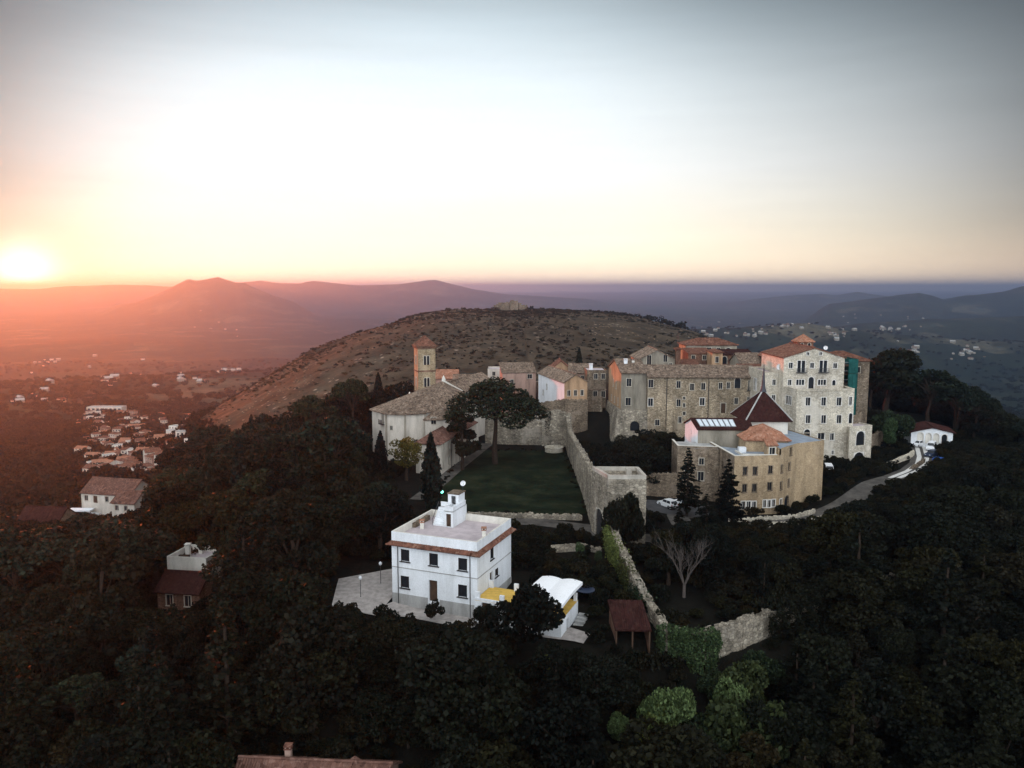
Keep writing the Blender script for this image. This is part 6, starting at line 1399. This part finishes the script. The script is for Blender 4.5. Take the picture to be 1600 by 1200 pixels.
def plant(kind, v, x, y, h, label, group=None, z=None, wide=1.0, name=None):
    z = h1(x, y) if z is None else z; s = h/KH[kind][v]; cm, tm = KINDS[kind][v]
    if tm is None:
        o = bpy.data.objects.new(name or KN[kind], cm); link(o); tag(o, label, KC[kind], group)
        if (kind, v) not in SRC: SRC[kind, v] = o
    else:
        o = thing(name or KN[kind], label, KC[kind], (0, 0, 0), 0, group)
        t = link(bpy.data.objects.new('trunk', tm), o); c = link(bpy.data.objects.new('crown', cm), o)
        if (kind, v) not in SRC: SRC[kind, v] = c
    o.location = (x, y, z-.1); o.rotation_euler = (0, 0, rng.uniform(0, 6.28)); o.scale = (s*wide, s*wide, s); return o
# ---- trees the photograph singles out
def topz(py, y): return at(800, py, y)[2]
big = make_umbrella(19.5, 10.2, 22000, .5, .46, 95); KINDS['umbrella'].append(big); KH['umbrella'].append(19.5)
plant('umbrella', 2, -4.0, 184, topz(588, 184)-0, 'huge umbrella pine spreading over the end of the lawn', wide=1.12)
SING = []
def single(kind, v, px, y, py_top, label, wide=1.0, dz=0):
    x = at(px, py_top, y)[0]; g = h1(x, y)+dz; SING.append((x, y, KR[kind]*.8)); return plant(kind, v, x, y, max(1.5, topz(py_top, y)-g), label, z=g, wide=wide)
single('cypress', 0, 594, 171, 674, 'dark cypress in front of the church apse corner', 1.35)
single('cypress', 1, 673, 145, 680, 'largest dark cypress standing between church wing and white house', 1.25)
single('cypress', 0, 591, 226, 584, 'cypress rising left of the bell tower behind the church', 1.1)
single('cypress', 1, 905, 246, 545, 'slim cypress on the skyline between long house and stone house', .95)
single('cypress', 0, 563, 172, 716, 'short slim cypress left of the apse cypress', 1.0)
single('cypress', 1, 528, 128, 770, 'tall thin cypress in the dark wood left of the white house', .9)
single('yellow', 0, 634, 168, 678, 'yellow green tree standing in front of the church wall', 1.0)
single('conifer', 0, 1076, 146, 697, 'ragged dark conifer left of the tan convent front', 1.0)
single('conifer', 1, 1139, 139, 715, 'ragged dark conifer in front of the tan convent corner', 1.05)
single('conifer', 2, 1105, 131, 770, 'broad dark conifer between the two tall convent conifers', 1.35)
single('conifer', 1, 1062, 134, 790, 'smaller bushy conifer below the parked white cars', 1.3)
single('dome', 0, 990, 123.2, 775, 'round dark tree pressed against the gate tower front', .5, -2)
single('dome', 0, 1008, 127, 800, 'low dark tree between gate tower and white car', 1.0)
single('umbrella', 0, 486, 205, 617, 'small umbrella pine on the slope left of the church', .85)
single('umbrella', 1, 548, 213, 592, 'tall umbrella pine close behind the church corner', .8)
single('oak', 2, 617, 216, 592, 'broad dark tree hiding behind the church left of the tower', .9)
single('oak', 3, 722, 178, 640, 'dark tree reaching below the left side of the huge umbrella pine', .8)
single('dome', 0, 832, 91.5, 914, 'round dark shrub tree hiding the annex from the canopy pavilion', .95)
single('dome', 0, 768, 95.4, 945, 'dark bush beside the annex door', .8)
single('bush', 2, 674, 97.5, 934, 'reddish brown shrub at the white house front door', .7)
single('oak', 4, 1390, 236, 548, 'tall rounded pine wood tree right of the scaffolding', 1.15)
single('umbrella', 0, 1455, 232, 577, 'broad umbrella pine right of the tall wood tree', 1.25)
single('umbrella', 1, 1500, 224, 602, 'lower umbrella pine near the right end of the wood', 1.1)
single('ivybush', 1, 1398, 206, 634, 'pale green ivy covered shrub below the wood behind the road wall', .8)
single('ivybush', 0, 1389, 200, 648, 'bright green creeper shrub on the wall above the dark van', .6)
single('oak', 2, 850, 209.5, 640, 'small shrub tree growing against the far lawn wall', .45, 2)
single('umbrella', 0, 232, 88, 1006, 'wide dark umbrella pine crown low at bottom left', 1.15)
single('umbrella', 1, 120, 84, 1062, 'flat dark pine crown at the bottom left corner', 1.2)
single('conifer', 0, 378, 104, 838, 'tall feathery conifer beside the white roof terrace house', 1.0)
single('conifer', 2, 270, 88, 940, 'dark conifer standing before the reddish house', 1.0)
single('ivybush', 0, 1026, 79, 1058, 'bright green vine covered bush near the bottom centre', .62)
single('ivybush', 0, 972, 78, 1106, 'smaller bright vine covered bush left of the brightest one', .75)
single('ivybush', 0, 1042, 78, 1092, 'bright green vine covered bush right of the tallest bright one', .5)
single('ivybush', 0, 1008, 77, 1128, 'lowest bright green vine covered bush at the bottom edge', .6)
single('bush', 1, 962, 89.2, 1006, 'dark bush at the left post of the tiled shed', .8)
single('bush', 0, 986, 88.6, 1010, 'greenish bush in front of the middle shed post', .8)
single('bush', 2, 1012, 89.0, 1008, 'brownish bush between shed and overgrown wall', .7)
single('ivybush', 0, 1068, 84, 1062, 'bright creeper bush climbing at the ivy covered corner', .6)
single('ivybush', 0, 1150, 82, 1062, 'bright green creeper bush under the broken wall', .55)
single('ivybush', 1, 1095, 80, 1110, 'dark green vine covered bush below the wall corner', .8)
single('ivybush', 1, 1160, 87, 1024, 'green climbing bush in front of the broken wall', .8)
single('ivybush', 1, 1112, 88.5, 1042, 'dark green creeper bush against the foot of the broken wall', .8)
single('ivybush', 1, 1190, 90.5, 1012, 'green creeper bush covering the right end of the broken wall', .8)
single('ivybush', 1, 1180, 80, 1075, 'green climbing bush lower right of the broken wall', .8)
single('ivybush', 0, 857, 86, 1018, 'small pale flowering bush above the foreground wood', .5)
single('ivybush', 1, 938, 86, 1070, 'small pale leaved bush near the tiled shed', .5)
single('ivybush', 0, 905, 118, 842, 'bright green shrub on the bank below the gate track', .55)
single('ivybush', 1, 935, 116, 856, 'second green shrub on the bank beside the overgrown wall', .5)
x, y = 23.6, 105.5; o = bpy.data.objects.new('bare_tree', make_bare(12.5)); link(o); tag(o, 'leafless pale branched tree behind the old wall', 'tree'); o.location = (x, y, h1(x, y)); SING += [(x, y, 3.0), (x-2.0, y-5, 2.6)]
def ivy(label, path, dens, m, off=.25, zr=(0, 1), lump=.5):
    P = []
    for i in range(len(path)-1):
        a, b = path[i], path[i+1]; dx, dy = b[0]-a[0], b[1]-a[1]; L = math.hypot(dx, dy); nx, ny = dy/L, -dx/L; k = int(dens*L)
        t = rng.uniform(0, 1, k); zt_ = a[3]+(b[3]-a[3])*t; zb = a[2]+(b[2]-a[2])*t; d = rng.beta(1, 1.5, k); hang = .75+.25*np.sin(t*L*1.9+1)*np.sin(t*L*.8)
        z = zt_+.35-(zt_-zb)*d*hang; o_ = off+np.abs(rng.normal(0, .22, k))+lump*np.maximum(0, np.sin(t*L*2.3)*np.sin(z*1.7)); s = np.where((d < .08) & (rng.uniform(0, 1, k) < .6), rng.uniform(-1.4, 1, k), 1)
        P.append(np.stack([a[0]+dx*t+nx*o_*s, a[1]+dy*t+ny*o_*s, z], 1))
    P = np.concatenate(P); c = P.mean(0); me = leafmesh('ivy', P-c, .27, m); o = link(bpy.data.objects.new('ivy', me)); o.location = c; tag(o, label, 'ivy'); return o
ivy('green ivy hanging over the corner where the old walls meet', [(17.9, 92.4, -7, .5), (18.6, 91.4, -7, .5), (22.9, 91.0, -7.5, .2), (24.6, 91.6, -7.5, .1)], 1100, M['l_ivymix'], .3)
ivy('green ivy covering the upper part of the overgrown wall', [(16.2, 112.5, -4, 2.6), (15.4, 117.5, -4, 3.4), (15.5, 124.6, -3.5, 3.6)][::-1], 420, M['l_ivy'], .3)
ivy('strip of ivy hanging halfway down the overgrown wall', [(16.7, 104.5, -5, 1.5), (17.3, 100, -6, 1.0), (17.6, 98.5, -6, .9)], 240, M['l_ivydark'], .3)
ivy('long ivy blanket over the wall above the tiled shed', [(15.9, 111, -5, 2.5), (16.4, 106.0, -5.5, 1.9)], 480, M['l_ivydark'], .35)
ivy('dark ivy mound smothering the wall right of the broken stretch', [(31.6, 96.4, -9, 1.3), (36, 99.6, -10, 2.0), (42, 104.0, -10, 1.8), (48, 108.8, -11, .6), (53, 112.4, -12, -.6)], 760, M['l_dark'], .8, lump=1.2)
ivy('creeper covering part of the ruined wall by the lawn', [(8.6, 205.4, 1, 8.0), (10.2, 205.2, 1, 8.6)], 160, M['l_dark'], .2)

# ---- wood round the town
TF = [(-300, 850), (0, 860), (100, 860), (225, 850), (250, 945), (335, 945), (350, 850), (420, 820), (470, 870), (490, 905), (540, 935), (562, 968), (612, 962), (760, 985), (800, 992), (870, 1005), (900, 1018), (950, 1008), (1005, 1012), (1020, 1050), (1035, 1060), (1100, 1038), (1185, 1012), (1215, 990), (1300, 985), (1600, 960), (1900, 940)]
TB = [(-300, 815), (0, 810), (95, 815), (120, 800), (150, 803), (180, 812), (216, 802), (235, 795), (290, 712), (330, 690), (365, 672), (420, 660), (450, 650), (530, 645), (555, 680), (572, 748), (600, 758), (655, 765), (690, 800), (710, 835), (790, 840), (870, 835), (960, 860)]
TR = [(900, 870), (1000, 850), (1020, 822), (1062, 822), (1080, 800), (1130, 838), (1185, 862), (1270, 868), (1285, 800), (1340, 778), (1390, 785), (1410, 800), (1460, 765), (1520, 720), (1600, 690), (1900, 650)]
TW = [(1300, 690), (1338, 560), (1385, 556), (1420, 582), (1480, 588), (1530, 615), (1560, 642), (1600, 655), (1900, 680)]
TH = [(-300, 850), (95, 850), (120, 812), (235, 800), (255, 715), (300, 672), (400, 645), (470, 625), (590, 600), (640, 600)]
def zmax(x, y):
    px = proj(x, y, 0)[0]; t = None
    if y < 97 and x < 60: c = TF
    elif x < 17 and y < 215: c = TB
    elif x < 17: c = TH
    elif y < 204 or x < 88: c = TR
    else: c = TW
    py = float(np.interp(px, [q[0] for q in c], [q[1] for q in c]))
    if 17 < x < 40 and 160 < y < 206: py = float(np.interp(px, [900, 940, 1000, 1060, 1070, 1100], [705, 700, 668, 672, 690, 700]))
    if 18 < x < 33 and 92 < y < 106: py = max(py, 968)
    if y < 131 and 200 < px < 350: py = max(py, 950 if y < 124 else 925)
    if 4 < x < 18.5 and 88 < y < 127: py = max(py, 900 if y > 112 else 1010)
    if 95 < y < 135 and 1340 < px < 1440: py = max(py, 900)
    d = ray(px, py); return CAMZ+d[2]*y/d[1]
LAWN = [(-17.5, 206), (15, 206), (16, 128), (-14, 136), (-19, 152)]
ROADS = [([(-26, 138.5), (-10, 138), (4, 137.5), (13, 133.5), (16.5, 128.6), (24, 128), (30, 133), (31, 146), (38, 150)], 2.4), ([(111, 221), (108, 212), (105.5, 203), (100.5, 192), (96, 184), (90, 176.5), (83, 170), (76, 165), (66, 155.5), (54, 145.0), (42, 141.5), (34, 143)], 3.0)]
YARD = [(23, 157), (23, 144), (41, 144), (41, 157)]
HT = [(-25.5, 116), (-25.5, 98), (-16, 97.4), (-4.5, 93.4), (8.5, 90.0), (10.5, 94), (10.5, 101), (3, 104), (3, 113)]
FRONTTR = [(60, 146), (100, 182), (100, 205), (118, 205), (118, 216), (84, 200), (60, 165)]
def seg_dist(X, Y, path):
    b = np.full(len(X), 1e9)
    for i in range(len(path)-1):
        ax, ay = path[i][:2]; bx, by = path[i+1][:2]; dx, dy = bx-ax, by-ay; t = np.clip(((X-ax)*dx+(Y-ay)*dy)/(dx*dx+dy*dy), 0, 1); b = np.minimum(b, np.hypot(X-ax-dx*t, Y-ay-dy*t))
    return b
def clearance(X, Y):
    """distance to buildings, half weight for yards, roads, walls; and the front yard mask"""
    c = np.full(len(X), 1e9); f2 = c.copy()
    for P in FOOT: c = np.minimum(c, polydist(X, Y, np.array(P, float)))
    for P in (LAWN, YARD, HT): c = np.minimum(c, polydist(X, Y, np.array(P, float))*2)
    for path, w in ROADS: c = np.minimum(c, (seg_dist(X, Y, path)-w)*1.8)
    for path in WALLS: c = np.minimum(c, (seg_dist(X, Y, path)-.8)*2.2)
    for a, b, q in SING: c = np.minimum(c, (np.hypot(X-a, Y-b)-q)*2)
    return c, np.minimum(c, polydist(X, Y, np.array(FRONTTR, float))*2)
cand = []; under = []
sp = 4.6
GX, GY = [q.ravel() for q in np.meshgrid(np.arange(-235, 215, sp), np.arange(50, 330, sp), indexing='ij')]
GX = GX+rng.uniform(-.42, .42, len(GX))*sp; GY = GY+rng.uniform(-.42, .42, len(GX))*sp
q_ = (np.abs(GX/GY) < .8); GX = GX[q_]; GY = GY[q_]; GH = H(GX, GY); GD = polydist(GX, GY, PLAT); C1, C2 = clearance(GX, GY)
for i_ in range(len(GX)):
        x, y, g = float(GX[i_]), float(GY[i_]), float(GH[i_]); px, py = proj(x, y, g)
        if px < -170 or px > 1770 or py > 1420: continue
        d = float(GD[i_])
        if x < 17 and y > 238+max(0, (-x-60))*.25: continue       # open scrub on the hill
        if d < 0 and y > 205: continue
        conv = 17 < x < 40 and 160 < y < 204
        if x > 60 and y > 300: continue
        if d < 0 and 112 < y < 137 and -20 < x < 13: kinds = ('bush', 'bush', 'bush', 'oak')
        elif conv: kinds = ('oak', 'bush', 'oak')
        elif x < -20: kinds = ('oak', 'oak', 'oak', 'oak', 'conifer', 'umbrella', 'oak', 'cypress') if y > 100 else ('oak', 'oak', 'oak', 'conifer', 'conifer')
        elif x > 70 and y > 204: kinds = ('umbrella', 'oak', 'oak')
        else: kinds = ('oak', 'oak', 'oak', 'oak', 'conifer')
        k = kinds[rng.integers(len(kinds))]; r = KR[k]*.62
        if d < 0 and y > 137 and not (x < -24 or (x > 17 and y < 165) or conv): continue
        if (C2 if r > 1.1 else C1)[i_] < r: continue
        v = int(rng.integers(len(KH[k]) if k != 'umbrella' else 2)); h = KH[k][v]*rng.uniform(.65, 1.4)*(1.3 if x < -28 and y > 100 else 1.0); hm = zmax(x, y)-g
        if hm < 1.6:
            continue
        if hm < h:
            if hm < 3.2 and k != 'bush': k = 'bush'; v = int(rng.integers(3)); h = min(hm, KH[k][v]*rng.uniform(.8, 1.4))
            elif k != 'bush' and hm < 5.5: k = 'oak'; v = int(rng.integers(8)); h = hm*rng.uniform(.9, 1)
            else: h = hm*rng.uniform(.9, 1.0)
        cand.append((h*KR[k]/math.hypot(x, y)**2, k, v, x, y, g, h))
cand.sort(reverse=True); count = {}; REST = []
def zone(x, y):
    if y < 97 and x < 20: return ('in the dark wood below the white house', 'trees of the wood below the white house')
    if x < 17: return ('on the wooded slope left of the church', 'trees of the left slope')
    if y < 150 and x < 62: return ('in the hollow between old wall and convents', 'trees of the hollow below the convents')
    if y > 204: return ('in the wood behind the arcaded house', 'trees of the wood behind the arcaded house')
    return ('on the black wooded slope below the winding road', 'trees of the right slope')
LM = [((-10, 97), 'the white two storey house'), ((4, 93), 'the canopy pavilion'), ((14, 93), 'the tiled shed'), ((-52, 127), 'the white walled roof terrace'), ((-51, 120), 'the reddish house'), ((-18, 69), 'the bottom edge brown roof'), ((-122, 240), 'the large red roofed villa'), ((-108, 220), 'the smaller brown roofed villa'), ((-121, 204), 'the dark roofed far left house'),
      ((-31, 186), 'the church apse'), ((-15, 178), 'the church wing'), ((-52, 205), 'the small umbrella pine'), ((18, 127), 'the gate tower'), ((17, 105), 'the overgrown old wall'), ((27, 94), 'the broken old wall'), ((45, 104), 'the dark ivy mound'), ((28, 116), 'the leafless tree'), ((36, 140), 'the convent conifers'), ((48, 137), 'the ruined masonry pier'), ((60, 152), 'the blind tan wall'), ((30, 203), 'the stone bastion'), ((36, 160), 'the convent left wing'),
      ((88, 174), 'the winding road'), ((112, 206), 'the arcaded house'), ((84, 200), 'the green scaffolding'), ((63, 122), 'the far overgrown wall stretch'), ((-38, 86), 'the bottom left umbrella pine'), ((17, 82), 'the bright vine covered bushes'), ((-28, 102), 'the garden lamp posts'), ((-35, 104), 'the feathery conifer'), ((100, 140), 'the black right hand slope'), ((80, 90), 'the lower right corner'), ((-80, 110), 'the left edge of the wood'), ((-90, 180), 'the slope under the valley town'), ((-60, 240), 'the foot of the scrub hill')]
def landmark(x, y):
    (a, b), n = min(LM, key=lambda q: math.hypot(q[0][0]-x, q[0][1]-y)); dx, dy = x-a, y-b
    rel = ('right of' if dx > 0 else 'left of') if abs(dx) > abs(dy) else ('beyond' if dy > 0 else 'before'); return rel+' '+n, n
CAPS = {'oak': 285, 'conifer': 110, 'umbrella': 70, 'bush': 90, 'cypress': 40}; ADJ = {'oak': ('dark broadleaf tree', 'greener broadleaf tree', 'brownish broadleaf tree', 'dark broadleaf tree', 'greener broadleaf tree', 'slender brownish broadleaf tree', 'slender greener broadleaf tree', 'dark broadleaf tree'), 'conifer': ('dark conifer',)*3, 'umbrella': ('flat topped pine',)*3, 'cypress': ('slim dark cypress',)*2, 'bush': ('greenish shrub', 'dark shrub', 'brownish shrub')}
for c in cand:
    _, k, v, x, y, g, h = c; zl, zg = zone(x, y); px, py = proj(x, y, g+h*.7)
    if count.get(k, 0) < CAPS.get(k, 0) and -20 < px < 1620 and py < 1230:
        count[k] = count.get(k, 0)+1; 
        sz = 'tall ' if h > KH[k][v]*1.02 else ('small ' if h < KH[k][v]*.72 else ''); rel, lm = landmark(x, y); lb_ = sz+ADJ[k][v]+' '+rel; plant(k, v, x, y, h, lb_, sz+ADJ[k][v]+'s '+rel, z=g, wide=rng.uniform(.9, 1.2))
    else: REST.append(c)
def scatter(name, label, pts, scl, rot, idx, srcs):
    me = bpy.data.meshes.new(name); me.from_pydata([tuple(p) for p in pts], [], [])
    for an, ty, dat in (('scl', 'FLOAT', scl), ('rot', 'FLOAT', rot), ('idx', 'INT', idx)):
        a = me.attributes.new(an, ty, 'POINT'); a.data.foreach_set('value', np.asarray(dat, np.float32 if ty == 'FLOAT' else np.int32))
    o = link(bpy.data.objects.new(name, me)); tag(o, label, None, None, 'stuff')
    ng = bpy.data.node_groups.new(name, 'GeometryNodeTree'); ng.interface.new_socket('Geometry', in_out='INPUT', socket_type='NodeSocketGeometry'); ng.interface.new_socket('Geometry', in_out='OUTPUT', socket_type='NodeSocketGeometry')
    L = ng.links; a = ng.nodes.new('NodeGroupInput'); b = ng.nodes.new('NodeGroupOutput'); ip = ng.nodes.new('GeometryNodeInstanceOnPoints'); jn = ng.nodes.new('GeometryNodeJoinGeometry')
    for s in reversed(srcs):
        oi = ng.nodes.new('GeometryNodeObjectInfo'); oi.inputs['Object'].default_value = s; oi.inputs['As Instance'].default_value = True; oi.transform_space = 'ORIGINAL'; L.new(oi.outputs['Geometry'], jn.inputs[0])
    def at_(n_, ty): q = ng.nodes.new('GeometryNodeInputNamedAttribute'); q.data_type = ty; q.inputs['Name'].default_value = n_; return q.outputs['Attribute']
    L.new(a.outputs[0], ip.inputs['Points']); L.new(jn.outputs[0], ip.inputs['Instance']); ip.inputs['Pick Instance'].default_value = True
    L.new(at_('idx', 'INT'), ip.inputs['Instance Index']); cx = ng.nodes.new('ShaderNodeCombineXYZ'); L.new(at_('rot', 'FLOAT'), cx.inputs[2]); L.new(cx.outputs[0], ip.inputs['Rotation']); L.new(at_('scl', 'FLOAT'), ip.inputs['Scale']); L.new(ip.outputs[0], b.inputs[0])
    md_ = o.modifiers.new('scatter', 'NODES'); md_.node_group = ng; return o
keys = [k for k in SRC if k[0] in ('oak', 'conifer', 'umbrella', 'bush', 'cypress')]
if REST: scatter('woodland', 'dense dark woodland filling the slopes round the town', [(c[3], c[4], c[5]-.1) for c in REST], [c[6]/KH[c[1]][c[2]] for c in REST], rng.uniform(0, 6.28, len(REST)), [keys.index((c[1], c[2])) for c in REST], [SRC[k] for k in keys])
# undergrowth between the trunks
U_ = []
GX, GY = [q.ravel() for q in np.meshgrid(np.arange(-150, 160, 2.0), np.arange(50, 225, 2.0), indexing='ij')]
GX = GX+rng.uniform(-1.1, 1.1, len(GX)); GY = GY+rng.uniform(-1.1, 1.1, len(GX)); q_ = (np.abs(GX/GY) < .77); GX = GX[q_]; GY = GY[q_]; GH = H(GX, GY); GD = polydist(GX, GY, PLAT); C1, C2 = clearance(GX, GY)
for i_ in range(len(GX)):
        x, y, g = float(GX[i_]), float(GY[i_]), float(GH[i_]); px = 800+F*x/y; gy = y
        if px < -150 or px > 1750 or rng.uniform() < .15 or (gy > 204 and x > -30 and x < 86): continue
        d = float(GD[i_])
        if d < 0 and y > 137 and not (x < -24 or x > 16.5): continue
        if C1[i_] < .7: continue
        hm = zmax(x, y)-g
        hm = max(hm, 2.2 if x > 58 else 2.3)
        U_.append((x, y, g, min(rng.uniform(.6, 1.2), hm/2.2)))
lr = np.array(LAWN[:1]+[(14.0, 200), (14.2, 142), (0, 141.6), (-14, 143)], float)
for a, b in (((13.2, 200), (14.0, 143)), ((14.0, 142.6), (-13, 142.6)), ((-15, 160), (-12.6, 196)), ((-11, 200.5), (12, 200.5))):
    for i in range(26):
        t = rng.uniform(); x = a[0]+(b[0]-a[0])*t+rng.normal()*.35; y = a[1]+(b[1]-a[1])*t+rng.normal()*.5; U_.append((x, y, 0, rng.uniform(.1, .32)))
bk = [k for k in SRC if k[0] == 'bush']
scatter('undergrowth', 'dark undergrowth covering the ground beneath the trees', [(u[0], u[1], u[2]-.15) for u in U_], [u[3] for u in U_], rng.uniform(0, 6.28, len(U_)), rng.integers(0, len(bk), len(U_)), [SRC[k] for k in bk])
# scrub, boulders and hedges of the hill
sc_ = []
rk_ = []
X = rng.uniform(-330, 190, 60000); Y = rng.uniform(232, 860, 60000); px = 800+F*X/Y
q_ = (px > 130) & (px < 1150) & ~((Y < 330) & (X > -45)) & (fbm(X, Y*.65, 75, 5, 5) > rng.uniform(-.35, .4, len(X)))
scs = np.column_stack([X, Y])[q_][:8500]; scs = np.column_stack([scs, rng.uniform(.28, .75, len(scs))*np.where(rng.uniform(0, 1, len(scs)) < .93, 1, 1.7)])
hb = [make_bush(2.0, 1.9, M['l_hill'], 130, .62)[0], make_bush(1.8, 1.6, M['l_mid'], 120, .6)[0]]
hs = []
for i, mm in enumerate(hb):
    px_, Y_ = ((772, 690), (828, 695))[i]; x = (px_-800)/F*Y_; o = link(bpy.data.objects.new('shrub', mm)); o.location = (x, Y_, h1(x, Y_)); o.scale = (2.2, 2.2, 1.8); tag(o, ('dark bush beside the left foot of the hill top ruin', 'dark bush beside the right foot of the hill top ruin')[i], 'shrub'); hs.append(o)
zz = H(scs[:, 0], scs[:, 1]); scatter('hill_scrub', 'low dry scrub dotting the open hillside', np.column_stack([scs[:, 0], scs[:, 1], zz-.1]), scs[:, 2], rng.uniform(0, 6.28, len(scs)), rng.integers(0, 2, len(scs)), hs)
X = rng.uniform(-300, 150, 20000); Y = rng.uniform(300, 760, 20000); q_ = ~((Y < 340) & (X > -45)) & (vnoise(X/34, Y/50, 12) > .12); RX, RY = X[q_][:1500], Y[q_][:1500]; RZ = H(RX, RY)
mb = MB(); nR = 0
while nR < len(RX):
    x, y = RX[nR], RY[nR]
    z = RZ[nR]; s = rng.uniform(.2, .75); k = len(mb.v)
    for zq, q in ((-.3, 1), (.4, .8)):
        for t in range(5): mb.v.append((x+s*q*math.cos(t*1.257+nR)*rng.uniform(.7, 1.3), y+s*q*math.sin(t*1.257+nR)*rng.uniform(.7, 1.3), z+zq*s))
    mb.f.append(tuple(k+5+t for t in range(5))); mb.m.append(0)
    for t in range(5): mb.f.append((k+t, k+(t+1) % 5, k+5+(t+1) % 5, k+5+t)); mb.m.append(0)
    nR += 1
o = mb.build('hill_rocks', M['tandark']); tag(o, 'pale limestone rocks breaking through the hillside', None, None, 'stuff')
for i in range(34):
    t = i/33; px = 905+165*t+rng.uniform(-4, 4); Y = 705+rng.uniform(-12, 8); x = (px-800)/F*Y; o = link(bpy.data.objects.new('shrub', hb[1])); o.location = (x, Y, h1(x, Y)-.2); s = rng.uniform(1.0, 1.9)*(.6+1.1*t); o.scale = (s*1.2, s*1.2, s); o.rotation_euler = (0, 0, i); tag(o, 'dark bush in the line along the right shoulder of the hill', 'shrub', 'bushes along the right shoulder of the hill')
for i, px in enumerate((722, 735, 746, 752, 764, 700, 845, 856, 640, 566)):
    Y = 700; x = (px-800)/F*Y; o = link(bpy.data.objects.new('shrub', hb[0])); o.location = (x, Y, h1(x, Y)-.2); s = .9+.25*(i % 3); o.scale = (s, s, s); o.rotation_euler = (0, 0, i); tag(o, 'small bush breaking the smooth skyline of the hill', 'shrub', 'bushes on the hill skyline')
# far woodland on the valley sides
fw = []; tr_ = 0
fcl = make_bush(6, 4.2, M['l_dark'], 150, 1.6)[0], make_bush(5, 5.0, M['l_mid'], 150, 1.7)[0]
fs = []
for i, mm in enumerate(fcl):
    px, py = ((118, 760), (300, 655))[i]; q = hit(px, py); o = link(bpy.data.objects.new('valley_tree', mm)); o.location = (q[0], q[1], h1(*q)); tag(o, ('dark round tree just below the crowded valley town', 'lone round tree above the right end of the valley town')[i], 'tree'); fs.append(o)
K = 60000; u = rng.uniform(0, 1, K); Y = np.where(rng.uniform(0, 1, K) < .8, 250*(2600/250)**u, rng.uniform(250, 900, K)); px = rng.uniform(-200, 1800, K); X = (px-800)/F*Y
bad = (np.hypot((X-8)/1.25, (Y-660)*.62) < 250) | ((X < 130) & (X > -40) & (Y < 340)) | ((X < 0) & (Y < 238+np.maximum(0, (-X-60))*.25)) | ((X > 0) & (X < 215) & (Y < 330))
bad |= vnoise(X/120, Y/120, 77) < rng.uniform(-.55, .25, K)
for a, b in used: bad |= np.hypot(X-a, Y-b) < 8
fw = np.column_stack([X, Y])[~bad][:11000]; tw = [(a+rs.uniform(8, 15)*math.cos(t), b+rs.uniform(8, 15)*math.sin(t)) for a, b in used for t in [rs.uniform(0, 6.28) for _ in range(9)]]; tw = [q for q in tw if all(math.hypot(q[0]-a, q[1]-b) > 7 for a, b in used)]; fw = np.concatenate([fw, np.array(tw)])
fwa = np.array(fw); scatter('valley_woodland', 'patchy woodland covering the valley floor and far slopes', np.column_stack([fwa, H(fwa[:, 0], fwa[:, 1])-.3]), rng.uniform(.6, 1.5, len(fwa)), rng.uniform(0, 6.28, len(fwa)), rng.integers(0, 2, len(fwa)), fs)
